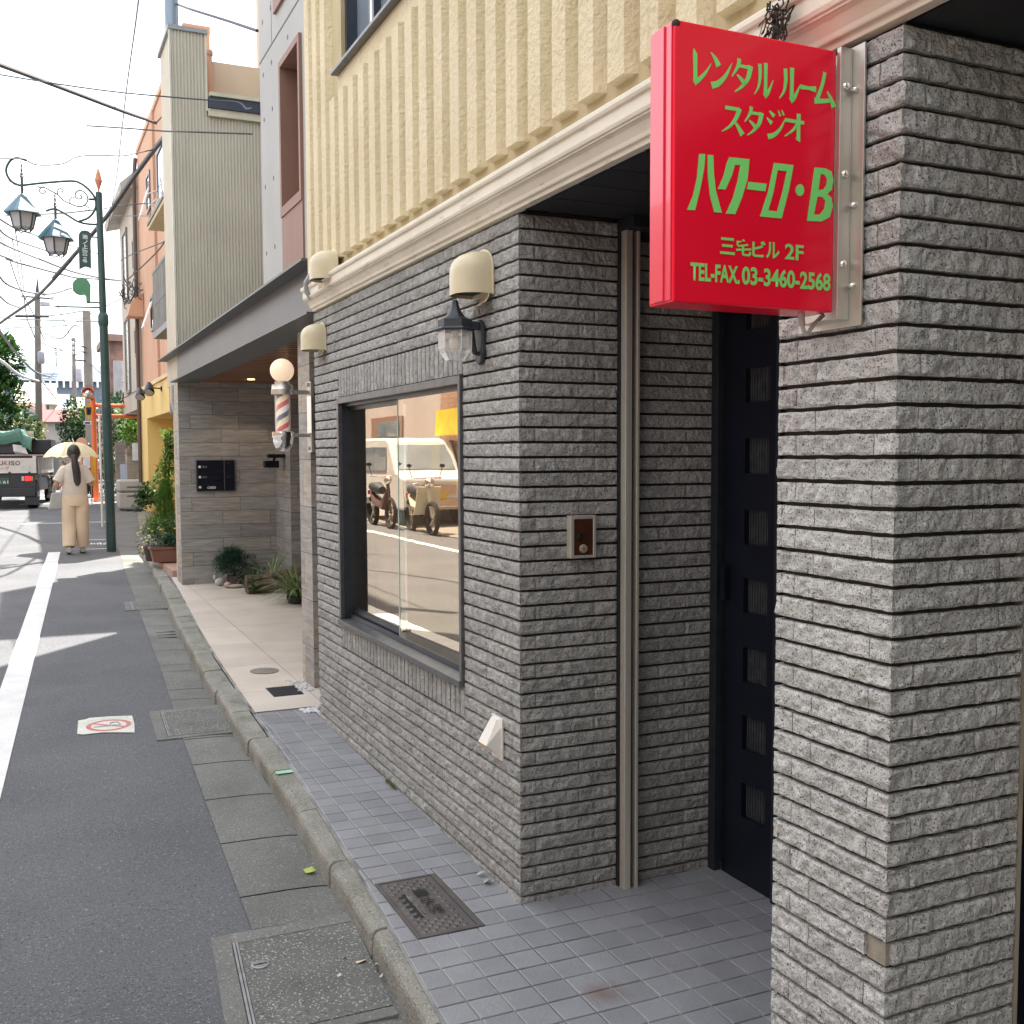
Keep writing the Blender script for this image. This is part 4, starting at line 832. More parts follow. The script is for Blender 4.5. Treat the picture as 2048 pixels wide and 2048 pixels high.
# ------------------------------------------------------------------ neighbour with the stone porch
def stone_mat(name, base, dark, warm, rowh, bw, plane, ox=0., oz=0.):
    """stone cladding: long blocks in running bond, each block with its own tone and a layered grain"""
    m = bpy.data.materials.new(name); m.use_nodes = True; t = m.node_tree; n = t.nodes; l = t.links; b = n['Principled BSDF']; b.inputs['Roughness'].default_value = .62
    g = n.new('ShaderNodeTexCoord'); sx = n.new('ShaderNodeSeparateXYZ'); l.new(g.outputs['Object'], sx.inputs[0]); cx = n.new('ShaderNodeCombineXYZ')
    l.new(sx.outputs[plane], cx.inputs[0]); l.new(sx.outputs['Z'], cx.inputs[1]); mp = n.new('ShaderNodeMapping'); mp.inputs['Location'].default_value = (ox, oz, 0); l.new(cx.outputs[0], mp.inputs[0])
    br = n.new('ShaderNodeTexBrick'); br.offset = .37; br.squash = 1.45; br.squash_frequency = 3; br.offset_frequency = 2; br.inputs['Scale'].default_value = 1; br.inputs['Mortar Size'].default_value = .0022; br.inputs['Mortar Smooth'].default_value = .3
    br.inputs['Brick Width'].default_value = bw; br.inputs['Row Height'].default_value = rowh; br.inputs['Color1'].default_value = (0,0,0,1); br.inputs['Color2'].default_value = (1,1,1,1); br.inputs['Mortar'].default_value = (.5,.5,.5,1); l.new(mp.outputs[0], br.inputs['Vector'])
    cr = n.new('ShaderNodeValToRGB'); e = cr.color_ramp.elements; e[0].color = (*dark,1); e[1].color = (*warm,1); q = e.new(.5); q.color = (*base,1); l.new(br.outputs['Color'], cr.inputs[0])
    # layered grain
    m2 = n.new('ShaderNodeMapping'); m2.inputs['Scale'].default_value = (4, 4, 30); m2.inputs['Rotation'].default_value = (.03, .05, 0); l.new(g.outputs['Object'], m2.inputs[0])
    rot = n.new('ShaderNodeVectorMath'); rot.operation = 'ADD'; sc = n.new('ShaderNodeVectorMath'); sc.operation = 'SCALE'; sc.inputs['Scale'].default_value = 9; l.new(br.outputs['Color'], sc.inputs[0]); l.new(m2.outputs[0], rot.inputs[0]); l.new(sc.outputs[0], rot.inputs[1])
    nz = n.new('ShaderNodeTexNoise'); nz.inputs['Scale'].default_value = 1.2; nz.inputs['Detail'].default_value = 7; nz.inputs['Distortion'].default_value = .6; l.new(rot.outputs[0], nz.inputs['Vector'])
    mr = n.new('ShaderNodeMapRange'); mr.inputs['From Min'].default_value = .32; mr.inputs['From Max'].default_value = .68; mr.inputs['To Min'].default_value = .74; mr.inputs['To Max'].default_value = 1.16; l.new(nz.outputs['Fac'], mr.inputs['Value'])
    hs = n.new('ShaderNodeHueSaturation'); l.new(cr.outputs[0], hs.inputs['Color']); l.new(mr.outputs[0], hs.inputs['Value'])
    mm = n.new('ShaderNodeMix'); mm.data_type = 'RGBA'; mm.inputs['B'].default_value = (.05,.048,.045,1); l.new(br.outputs['Fac'], mm.inputs['Factor']); l.new(hs.outputs[0], mm.inputs['A']); l.new(mm.outputs['Result'], b.inputs['Base Color'])
    ad = n.new('ShaderNodeMath'); ad.operation = 'MULTIPLY_ADD'; ad.inputs[1].default_value = -1.2; l.new(br.outputs['Fac'], ad.inputs[0]); l.new(nz.outputs['Fac'], ad.inputs[2])
    bp = n.new('ShaderNodeBump'); bp.inputs['Strength'].default_value = .5; bp.inputs['Distance'].default_value = .012; l.new(ad.outputs[0], bp.inputs['Height']); l.new(bp.outputs[0], b.inputs['Normal'])
    return m
S_B, S_D, S_W = (.32,.315,.30), (.25,.247,.24), (.345,.32,.275)
M_STX = stone_mat('stone_cladding', S_B, S_D, S_W, .150, .52, 'X', .11, -.105)
M_STY = stone_mat('stone_cladding_side', S_B, S_D, S_W, .150, .52, 'Y', .2, -.105)
M_POSTY = stone_mat('pale_stone_post', (.36,.34,.31), (.27,.26,.25), (.40,.35,.28), .30, .40, 'Y', .13, .07)
M_POSTX = stone_mat('pale_stone_post_side', (.33,.30,.27), (.25,.24,.23), (.34,.29,.23), .30, .30, 'X', .13, .07)
M_BEAM = mat('grey_painted_steel', (.115,.118,.118), (.10,.102,.102), scale=2, rough=.45, metal=.2)
M_CREAMW = mat('pale_cream_wall', (.52,.47,.37), (.47,.42,.33), scale=4, rough=.7)
M_CORR = mat('corrugated_siding', (.50,.47,.385), (.46,.43,.35), scale=2, rough=.5, metal=.1, dirt=[((.36,.35,.29), (6,6,.7), .56, .5)])
M_CONCW = mat('fair_faced_concrete', (.41,.412,.40), (.365,.367,.355), scale=1.6, rough=.75, bump=.1, bscale=40, detail=7, dirt=[((.32,.315,.30), (1.5,1.5,.5), .55, .5)])
M_BROWNPAN = mat('brown_window_panel', (.27,.15,.11), (.23,.125,.09), scale=3, rough=.6, stretch=(1,14,1))
M_WOOD = mat('varnished_cedar_slats', (.30,.11,.045), (.20,.07,.028), scale=5, rough=.28, stretch=(.4,14,14), rnd=(.75,1.2), coat=.3)
nb = thing('porch_building', (.8, 9.5, .05), 'grey concrete building with a stone clad porch, steel beam and tall corrugated side wall', 'building')
# stone post next to the brick wall
m = MB(); m.add([(.15,6.62,-.1),(.15,6.92,-.1),(.15,6.92,2.34),(.15,6.62,2.34)], [(0,1,2,3)]); m.build('stone_post', M_POSTY, nb)
m = MB(); m.add([(.15,6.62,-.1),(.60,6.62,-.1),(.60,6.62,2.34),(.15,6.62,2.34)], [(0,1,2,3)]); m.add([(.15,6.92,-.1),(.60,6.92,-.1),(.60,6.92,2.34),(.15,6.92,2.34)], [(3,2,1,0)]); m.build('stone_post', M_POSTX, nb)
# porch walls
m = MB(); m.box((.052, 12.0, -.1), (3.6, 12.30, 2.33)); o = m.build('stone_wall', M_STX, nb)
m = MB(); m.box((.0495, 12.001, -.1), (.0515, 12.32, 2.33)); m.build('stone_return', M_POSTY, nb)
bx = 1.085
m = MB(); m.box((bx, 11.27, -.1), (bx+.3, 11.998, 2.33)); m.build('stone_pier', M_STY, nb)
m = MB(); m.add([(bx+.001, 11.268, -.1), (bx+.75, 11.268, -.1), (bx+.75, 11.268, 2.33), (bx+.001, 11.268, 2.33)], [(0,1,2,3)]); m.build('stone_pier', M_STX, nb)
m = MB(); m.box((bx+.75, 7.0, -.1), (bx+.85, 11.3, 2.33)); m.build('porch_back', mat('dark_brown_door', (.06,.045,.038), (.045,.035,.03), scale=3, rough=.4, stretch=(1,12,1)), nb)
# steel channel over the porch
m = MB(); m.box((.05, 5.93, 2.30), (.10, 11.99, 2.60)).box((-.055, 5.94, 2.588), (.05, 12.0, 2.602)).box((-.03, 5.94, 2.296), (.0502, 12.0, 2.308)); m.build('channel_beam', M_BEAM, nb)
m = MB(); m.box((.053, 11.99, 2.297), (.103, 12.90, 2.60)); m.build('beam_end', M_CREAMW, nb)
m = MB(); m.box((-.055, 12.0, 2.590), (.05, 12.9, 2.602)); m.build('channel_beam', M_BEAM, nb)
m = MB(); m.box((.05, 5.93, 2.602), (3.4, 12.0, 2.64)); m.build('porch_roof', M_BEAM, nb)
# dark edge trim and slatted ceiling
m = MB(); m.box((.10, 5.95, 2.300), (.26, 11.99, 2.32)); m.build('soffit_trim', M_BEAM, nb)
m = MB()
for i in range(46): y = 5.96+i*.131; m.box((.26, y, 2.305), (2.0, y+.088, 2.345))
m.build('slatted_ceiling', M_WOOD, nb)
m = MB(); m.box((.26, 5.95, 2.352), (2.0, 11.99, 2.36)); m.build('ceiling_back', M_DARKGAP, nb)
for (x, y) in ((.70, 11.3), (.70, 9.6), (.70, 7.9)):
    dl = MB(); dl.lathe([(.038,0),(.038,.004)], (x, y, 2.300), 18); o = dl.build('downlight', glow('downlight_glow', (1,.72,.42), 2), nb)
    ld = bpy.data.lights.new('downlight_lamp', 'SPOT'); ld.energy = 8; ld.color = (1,.72,.45); ld.spot_size = rad(120); ld.shadow_soft_size = .04; lo = bpy.data.objects.new('downlight_lamp', ld); COL.objects.link(lo); lo.location = (x, y, 2.31); lo.parent = nb; lo.location = Vector((x, y, 2.31))-nb.location
# concrete storey
m = MB(); cz0 = 2.605; X0 = .08
wy0, wy1, wz0, wz1 = atX(565, 300, X0).y, atX(607, 300, X0).y, 2.73, 4.00
wy0, wy1 = min(wy0, wy1), max(wy0, wy1)
CE = 7.60
m.box((X0, 5.92, cz0), (X0+.3, wy0, 6.8)).box((X0, wy1, cz0), (X0+.3, CE, 6.8)).box((X0, wy0, wz1), (X0+.3, wy1, 6.8)).box((X0, wy0, cz0), (X0+.3, wy1, wz0-.10)).box((X0+.3, 5.92, cz0), (5.5, CE, 6.8)); m.build('concrete_wall', M_CONCW, nb)
for a_, b_ in (((X0-.0015, 5.92, 4.205), (X0+.001, CE, 4.217)), ((X0-.0015, 7.2, 4.217), (X0+.001, 7.206, 5.6))): m = MB(); m.box(a_, b_); m.build('panel_joint', mat('dark_joint_line', (.12,.12,.115), scale=9, rough=.9), nb)  # thin dark strips for the panel joints
for y in (6.75, 7.22, 7.48):
    for z in ((4.1, 4.45, 4.9) if y < 7.1 else (2.9, 3.35, 3.8, 4.1, 4.45, 4.9)): m = MB(); m.lathe([(.016,-.002),(.016,.001)], (X0, y, z), 8, 'x'); m.build('form_tie_hole', mat('tie_hole', (.2,.2,.19), scale=9, rough=.9), nb)
m = MB(); fw_ = .04
m.box((X0-.02, wy0, wz0+.36), (X0+.26, wy0+fw_, wz1)).box((X0-.02, wy1-fw_, wz0+.36), (X0+.26, wy1, wz1)).box((X0-.02, wy0+fw_, wz1-fw_), (X0+.26, wy1-fw_, wz1)).box((X0-.02, wy0, wz0+.30), (X0+.26, wy1, wz0+.36)).box((X0-.012, wy0, wz0-.10), (X0+.1, wy1, wz0+.30)); wn = m.build('window', M_BROWNPAN, nb)
m = MB(); m.box((X0+.20, wy0+fw_, wz0+.36), (X0+.205, wy1-fw_, wz1-fw_)); m.build('pane', mat('dark_window_glass', (.05,.06,.07), scale=2, rough=.03, spec=1, coat=.6), wn)
m = MB(); m.box((X0+.17, (wy0+wy1)/2-.02, wz0+.36), (X0+.2, (wy0+wy1)/2+.02, wz1-fw_)).box((X0+.17, wy0+fw_, wz0+.36), (X0+.2, wy0+fw_+.04, wz1-fw_)); m.build('frame', M_FRAME, wn)
uq = atX(560, 8, X0); m = MB(); m.box((X0-.02, 6.55, uq.z-.02), (X0+.02, 7.07, uq.z+1.4)); m.build('window', M_BROWNPAN, nb)
# corrugated side wall (faces the camera), taller at the street corner
def corr(m, x0, x1, y, z0, z1, pitch=.034, d=.010):
    n = int((x1-x0)/pitch); 
    for i in range(n):
        a = x0+i*pitch; xs = [a, a+pitch*.30, a+pitch*.42, a+pitch*.86, a+pitch]; ys = [y, y, y-d, y-d, y]
        for q in range(4): m.quad((xs[q], ys[q], z0), (xs[q+1], ys[q+1], z0), (xs[q+1], ys[q+1], z1), (xs[q], ys[q], z1))
m = MB(); corr(m, .052, 1.75, 11.985, 2.603, 5.14); corr(m, .052, .42, 11.987, 5.14, 6.00); m.build('corrugated_wall', M_CORR, nb)
m = MB(); m.box((.06, 11.99, 2.64), (.42, 12.88, 6.0)).box((.42, 11.99, 2.64), (1.75, 12.88, 5.14)); m.build('wall_core', M_CREAMW, nb)
m = MB(); m.box((.040, 11.968, 2.603), (.060, 12.01, 6.0)).box((.409, 11.968, 5.2), (.428, 12.01, 6.0)); m.build('corner_trim', mat('pale_trim', (.58,.57,.48), scale=5, rough=.5), nb)
m = MB(); m.box((.030, 11.955, 6.0), (.44, 12.9, 6.045)); m.build('coping', mat('grey_coping', (.30,.31,.32), scale=5, rough=.5), nb)
m = MB(); m.box((.43, 11.93, 5.143), (2.4, 12.9, 5.22)); m.build('eaves_band', mat('pale_eaves', (.60,.56,.44), scale=5, rough=.6), nb)
m = MB(); m.box((.435, 11.90, 5.222), (2.4, 12.9, 5.34)); m.build('roof_edge', mat('dark_blue_roof_edge', (.035,.045,.075), scale=5, rough=.5), nb)
m = MB(); m.prism([(.44, 11.88, 5.341), (.44, 11.88, 5.38), (.44, 12.9, 5.47), (.44, 12.9, 5.341)], (2.0, 0, 0)); m.build('roof', mat('pale_metal_roof', (.55,.52,.40), scale=5, rough=.5), nb)
m = MB(); q = atY(343, 30, 12.45); m.tube([(q.x, 12.45, 4.6), (q.x, 12.45, 8.2)], .072, 14); tag(m.build('roof_mast', mat('blue_grey_steel', (.24,.30,.37), (.20,.25,.32), scale=3, rough=.45, metal=.3), None, smooth=True), 'thick blue grey steel mast rising above the corrugated side wall', 'mast')
# unseen block added behind the concrete front to shade the road
m = MB(); m.box((1.02, 7.62, 2.645), (6.0, 11.975, 10.0)); m.build('added_shade_block', M_CONCW, nb)

# rear pink building seen over the roof
pk = thing('rear_building', (2.2, 14.5, 0), 'peach coloured building with a round chimney seen above the corrugated wall', 'building')
a = atY(415, 122, 12.92)
m = MB(); m.box((.47, 12.91, -.1), (1.80, 15.6, a.z)); m.box((2.14, 14.6, -.1), (6, 17.7, 13.9)); m.build('wall', mat('peach_render', (.60,.47,.35), (.56,.43,.32), scale=2, rough=.8), pk)  # second box is an unseen tower added to shade the road
c = atY(417, 140, 12.86); m = MB(); m.tube([(c.x, 12.86, c.z-1.0), (c.x, 12.86, c.z+.16)], .042, 12); m.lathe([(.05,.16),(.054,.17),(.054,.21),(.046,.22)], (c.x, 12.86, c.z), 12); m.build('chimney', mat('terracotta_flue', (.55,.30,.20), scale=3, rough=.8), pk)
# rain pipe at the corner of the porch wall
m = MB(); xq = atY(354, 900, 12.42).x; m.tube([(xq, 12.42, .1), (xq, 12.42, 2.0), (xq-.03, 12.42, 2.12), (xq-.03, 12.42, 2.3)], .032, 10)
tag(m.build('rain_pipe', mat('cream_downpipe', (.56,.50,.38), scale=4, rough=.5), None, smooth=True), 'cream downpipe at the street corner of the stone porch wall', 'pipe')
m = MB(); xg = atY(344, 720, 12.8).x; m.tube([(xg, 12.85, 2.0), (xg, 12.85, 2.9)], .035, 10)
tag(m.build('rain_pipe', mat('grey_downpipe', (.26,.28,.30), scale=4, rough=.5), None, smooth=True), 'grey downpipe behind the cream end of the porch beam', 'pipe')
# letter box / intercom panel
p0, p1 = atY(392, 921, 11.99), atY(470, 980, 11.99); p0z, p1z = p0.z, atY(396, 982, 11.99).z
mb = thing('letterbox_panel', ((p0.x+p1.x)/2, 11.99, (p0z+p1z)/2), 'black letterbox panel with three white buttons on the stone porch wall', 'letterbox')
m = MB(); xm = p0.x+(p1.x-p0.x)*.725; fr = M_FRAME_LT
m.box((p0.x-.004, 11.975, p1z-.006), (p0.x+.006, 11.999, p0z+.004)).box((p1.x-.003, 11.975, p1z-.006), (p1.x+.004, 11.999, p0z+.004)).box((xm-.005, 11.975, p1z), (xm+.005, 11.999, p0z)).box((p0.x+.006, 11.975, p0z-.002), (p1.x-.003, 11.999, p0z+.004)).box((p0.x+.006, 11.975, p1z-.006), (p1.x-.003, 11.999, p1z)); m.build('frame', fr, mb)
m = MB(); hh = (p0z-p1z)/3
for i in range(3): m.box((p0.x+.006, 11.981, p1z+i*hh+.001), (xm-.005, 11.999, p1z+(i+1)*hh-.0015))
m.build('letter_flap', M_NAVY, mb)
m = MB()
for i in range(2): m.box((xm+.005, 11.981, p1z+i*hh*1.5+.001), (p1.x-.003, 11.999, p1z+(i+1)*hh*1.5-.0015))
m.build('name_plate', M_NAVY, mb)
M_WB = mat('white_button', (.8,.8,.8), scale=5, rough=.4); M_GREYTX = mat('grey_digits', (.16,.165,.17), scale=5, rough=.5)
for i, s in enumerate(('', '201', '301')):
    z = p1z+(i+.36)*hh; m = MB(); m.lathe([(.0135,-.006),(.0145,-.003),(.0145,0)], (p0.x+.035, 11.981, z), 16, 'y'); m.build('button', M_WB, mb)
    if s: text('lettering', s, M_GREYTX, mb, (p0.x+.060, 11.9805, z-.012), UX, UZ_, .050, .024, .02, .0006)
text('lettering', 'CREO', mat('white_letters', (.72,.75,.75), scale=5, rough=.5), mb, (p0.x+.112, 11.9805, p1z+.20*hh), UX, UZ_, .092, .026, .04, .0008)
for (s, zf_) in (('301', .93), ('201', .46)): text('lettering', s, mat('dim_digits', (.07,.072,.07), scale=5, rough=.5), mb, (xm+.028, 11.9805, p1z+(p0z-p1z)*zf_-.012), UX, UZ_, .035, .016, .02, .0006)
# barber pole
BY = 6.76; q = atX(563, 741, -.02); bc = Vector((-.035, q.y, 0)); s_ = .00415     # metres per photo pixel there (approx.)
gq = atX(564, 741, -.035); BY = gq.y; bxp = -.035
def bz(ypx): return atX(565, ypx, bxp).z
bp = thing('barber_pole', (bxp, BY, bz(860)), 'striped barber pole with a glowing round globe on the stone post', 'barber pole')
gr = (bz(719.5)-bz(766))/2*1.03
m = MB(); m.ball((bxp, BY, gq.z), gr, n=28, m=18); m.build('globe', glow('warm_globe', (.62,.46,.32), .36), bp, smooth=True)
r1 = gr*.90
m = MB(); m.lathe([(gr*.62,bz(763)),(gr*.62,bz(768.5)),(r1*.96,bz(769.5)),(r1*.99,bz(778)),(r1*1.03,bz(779)),(r1*1.03,bz(789)),(r1*.75,bz(790))], (bxp, BY, 0), 28); m.build('top_cap', M_ALU, bp, smooth=True)
rs_ = r1*.60; zt, zb = bz(789), bz(863)
def stripe_mat():
    m = bpy.data.materials.new('barber_stripes'); m.use_nodes = True; t = m.node_tree; n = t.nodes; l = t.links; b = n['Principled BSDF']; b.inputs['Roughness'].default_value = .3
    g = n.new('ShaderNodeTexCoord'); s = n.new('ShaderNodeSeparateXYZ'); l.new(g.outputs['Object'], s.inputs[0]); a = n.new('ShaderNodeMath'); a.operation = 'ARCTAN2'; l.new(s.outputs['Y'], a.inputs[0]); l.new(s.outputs['X'], a.inputs[1])
    k = n.new('ShaderNodeMath'); k.operation = 'MULTIPLY_ADD'; k.inputs[1].default_value = -1/(2*math.pi); l.new(a.outputs[0], k.inputs[0])
    z = n.new('ShaderNodeMath'); z.operation = 'MULTIPLY'; z.inputs[1].default_value = 1/((zt-zb)*.62); l.new(s.outputs['Z'], z.inputs[0]); l.new(z.outputs[0], k.inputs[2])
    f = n.new('ShaderNodeMath'); f.operation = 'FRACT'; l.new(k.outputs[0], f.inputs[0]); r = n.new('ShaderNodeValToRGB'); r.color_ramp.interpolation = 'CONSTANT'; e = r.color_ramp.elements
    e[0].position = 0; e[0].color = (.86,.80,.68,1); e[1].position = .27; e[1].color = (.56,.035,.04,1)
    for p_, c_ in ((.5,(.88,.70,.45,1)),(.77,(.045,.05,.13,1))): q = e.new(p_); q.color = c_
    l.new(f.outputs[0], r.inputs[0]); l.new(r.outputs[0], b.inputs['Base Color']); l.new(r.outputs[0], b.inputs['Emission Color']); b.inputs['Emission Strength'].default_value = .10; return m
m = MB(); m.lathe([(rs_,zb),(rs_,zt)], (bxp, BY, 0), 28); m.build('striped_cylinder', stripe_mat(), bp, smooth=True)
m = MB(); rg = r1*.72; vs = []; n_ = 28; m.lathe([(rg,zb),(rg,zt)], (bxp, BY, 0), 28); m.f = m.f[:28]; cy_ = m.build('glass_sleeve', M_SEED, bp, smooth=True)
m = MB(); m.lathe([(r1*.8,bz(862)),(r1*1.0,bz(864)),(r1*1.03,bz(867)),(r1*1.03,bz(874)),(r1*.97,bz(876)),(r1*.93,bz(884)),(r1*.78,bz(894)),(r1*.5,bz(901)),(r1*.1,bz(903))], (bxp, BY, 0), 28); m.build('bottom_cap', M_CHROME, bp, smooth=True)
m = MB(); PX = .149; m.box((bxp, BY-r1*.35, bz(788)), (PX-.02, BY+r1*.35, bz(780))); m.box((bxp+.02, BY-r1*.4, bz(874)), (PX-.02, BY+r1*.4, bz(867)));
m.box((PX-.022, BY-.05, bz(905)), (PX-.0005, BY+.05, bz(762))); m.box((PX-.035, BY-.012, bz(772)), (PX-.02, BY+.012, bz(764))).box((PX-.035, BY-.012, bz(900)), (PX-.02, BY+.012, bz(893))); m.build('wall_bracket', M_ALU, bp, bevel=.003)
m = MB(); m.box((PX-.028, BY-.085, bz(866)), (PX-.024, BY+.02, bz(792))); m.build('mirror_strip', M_CHROME, bp)
# cctv camera under the barber pole, on the stone pier
c = atX(565, 912, bx-.02); t = thing('wall_camera', c, 'small black security camera on the stone pier below the barber pole', 'camera')
m = MB(); m.box((c.x-.16, c.y-.05, c.z-.02), (c.x+.02, c.y+.05, c.z+.02)); m.build('mount', M_NAVY, t); m = MB(); m.box((c.x-.20, c.y-.055, c.z-.125), (c.x-.05, c.y+.045, c.z-.05)); m.tube([(c.x-.1, c.y, c.z-.06), (c.x-.08, c.y, c.z)], .015, 6); m.build('body', M_NAVY, t)
# ------------------------------------------------------------------ foliage helpers
def leaf(m, p, d, ln, wd, fold=.2):
    d = Vector(d).normalized(); s = d.cross(Vector((0,0,1)));
    if s.length < 1e-3: s = Vector((1,0,0))
    s.normalize(); up = s.cross(d)
    m.add([p, p+d*ln*.5+s*wd*.5+up*wd*fold, p+d*ln, p+d*ln*.5-s*wd*.5+up*wd*fold], [(0,1,2,3)])
def rdir(zb=0.): 
    v_ = Vector((random.gauss(0,1), random.gauss(0,1), random.gauss(0,1)+zb)); return v_.normalized()
def bush(name, c, r, n, ln, wd, col, parent=None, clumps=9, stems=None, hollow=.55):
    m = MB(); cs = []
    for i in range(clumps):
        d = rdir(.2); k = random.uniform(.45,.85); cs.append((Vector(c)+Vector((d.x*r[0]*k, d.y*r[1]*k, d.z*r[2]*k)), random.uniform(.28,.55)))
    for i in range(n):
        cc, cr = random.choice(cs); d = rdir(.15); k = random.uniform(hollow, 1)**.6
        p = cc+Vector((d.x*r[0]*cr*k, d.y*r[1]*cr*k, d.z*r[2]*cr*k)); dd = (d+rdir()*.8+Vector((0,0,-.1))).normalized(); leaf(m, p, dd, ln*random.uniform(.7,1.3), wd*random.uniform(.7,1.3))
    return m.build(name, col, parent)
L_DARK = leafmat('dark_green_leaf', (.035,.085,.028), (.02,.05,.018)); L_MID = leafmat('mid_green_leaf', (.06,.14,.03), (.035,.09,.022)); L_LIGHT = leafmat('bright_green_leaf', (.13,.25,.035), (.07,.15,.025)); L_CONIF = leafmat('conifer_green', (.10,.21,.03), (.05,.12,.02)); L_BLUE = leafmat('blue_green_fern', (.045,.12,.07), (.025,.07,.04)); L_VAR = leafmat('striped_pale_leaf', (.34,.40,.22), (.14,.22,.08), tr=.25); L_GREY = leafmat('silvery_leaf', (.20,.26,.21), (.10,.14,.11))
def blades(name, c, n, ln, wd, col, parent, arch=.6, spread=1.0, zr=0.0, sx=1.0):
    m = MB()
    for i in range(n):
        a = random.uniform(0, 6.283); r = random.uniform(0,.25)*spread*ln; p = Vector(c)+Vector((r*math.cos(a)*sx, r*math.sin(a), random.uniform(0, zr))); el = random.uniform(.35,1.4); L_ = ln*random.uniform(.6,1.15); d = Vector((math.cos(a)*math.cos(el)*sx, math.sin(a)*math.cos(el), math.sin(el))); s = Vector((-math.sin(a), math.cos(a), 0)); pts = []
        for k in range(6):
            pts.append(p.copy()); p = p+d*L_/5; d = (d+Vector((0,0,-arch*.32))).normalized()
        for k in range(5):
            w0, w1 = wd*(1-(k/5)**2)*.5, wd*(1-((k+1)/5)**2)*.5; m.quad(pts[k]-s*w0, pts[k]+s*w0, pts[k+1]+s*w1, pts[k+1]-s*w1)
    return m.build(name, col, parent)
# porch planting
def gp(x, y, dz=0.): 
    d = ray(x, y); t_ = (-.075+.0146*CAM.y+.003-CAM.z)/(d.z-.0146*d.y); return CAM+d*t_+Vector((0,0,dz))
def gq_(x, Y): return Vector((atY(x, 1160, Y).x, Y, gz(Y)+.003))
c = gq_(478, 11.60); t = thing('asparagus_fern', c, 'feathery blue green fern in a low brown pot against the stone porch wall', 'plant')
m = MB(); m.lathe([(.07,.0),(.09,.02),(.10,.10),(.09,.11)], (c.x, c.y+.16, c.z), 14); m.build('pot', mat('dark_brown_pot', (.06,.045,.04), scale=6, rough=.7), t)
bush('foliage', (c.x-.02, c.y+.14, c.z+.25), (.21,.14,.15), 2600, .06, .009, L_BLUE, t, 14, None, .1)
c = gq_(503, 11.62); t = thing('silvery_plant', c, 'small silvery green ground plant between the fern and the driftwood', 'plant'); bush('foliage', (c.x, c.y+.06, c.z+.10), (.18,.12,.13), 420, .045, .022, L_GREY, t, 8)
c = gq_(552, 11.02); t = thing('driftwood', c, 'weathered brown driftwood log lying at the porch corner', 'driftwood')
m = MB()
for i in range(9):
    z0 = .03+.03*(i % 4)+random.uniform(0,.03); y0 = random.uniform(0,.14); pts = [(c.x-.30+k*.13, c.y+y0+random.uniform(-.02,.02), c.z+z0+k*.012+random.uniform(-.012,.018)) for k in range(6)]; m.tube(pts, [random.uniform(.022,.048) for _ in pts], 6)
m.tube([(c.x+.02, c.y+.05, c.z+.2), (c.x+.22, c.y, c.z+.22), (c.x+.52, c.y-.08, c.z+.10)], [.03,.022,.015], 6); m.build('log', mat('driftwood_brown', (.20,.155,.11), (.09,.065,.05), scale=9, rough=.9, stretch=(2,14,14), bump=.8, bscale=40), t)
blades('blades', (c.x-.22, c.y+.02, c.z+.02), 70, .26, .016, L_MID, t, .5); blades('pale_blades', (c.x-.02, c.y+.10, c.z+.18), 22, .34, .02, L_VAR, t, .35)
c = gq_(592, 10.1); t = thing('spider_plant', c, 'spider plant with striped pale leaves in a dark pot by the stone post', 'plant')
m = MB(); m.lathe([(.10,0),(.12,.07),(.10,.08)], (c.x+.05, c.y+.12, c.z), 14); m.build('pot', mat('black_plastic_pot', (.02,.022,.025), scale=6, rough=.5), t); blades('foliage', (c.x+.05, c.y+.12, c.z+.07), 240, .36, .021, L_VAR, t, .85, 1.3, .06); blades('dark_blades', (c.x+.05, c.y+.12, c.z+.05), 110, .32, .018, L_MID, t, .8, 1.2)
c = gq_(441, 11.70); t = thing('hen_ornament', c, 'small white and grey bird ornament on the porch floor', 'ornament')
m = MB(); m.ball((c.x, c.y+.05, c.z+.05), .055, .04, .045); m.ball((c.x-.05, c.y+.05, c.z+.10), .022, .02, .03, 8, 6); m.prism([(c.x+.04, c.y+.045, c.z+.06), (c.x+.085, c.y+.045, c.z+.135), (c.x+.015, c.y+.045, c.z+.09)], (0,.012,0)); m.build('body', mat('white_ceramic', (.55,.55,.52), (.22,.22,.22), scale=18, rough=.4), t, smooth=True)
c = gq_(472, 11.50); t = thing('flat_stone', c, 'two pale flat stones lying before the fern', 'stone'); m = MB(); m.ball((c.x, c.y+.03, c.z+.022), .085, .05, .022, 10, 6); m.ball((c.x-.08, c.y+.05, c.z+.035), .04, .04, .035, 8, 6); m.build('stone', mat('pale_field_stone', (.46,.38,.31), (.3,.25,.21), scale=9, rough=.8), t, smooth=True)
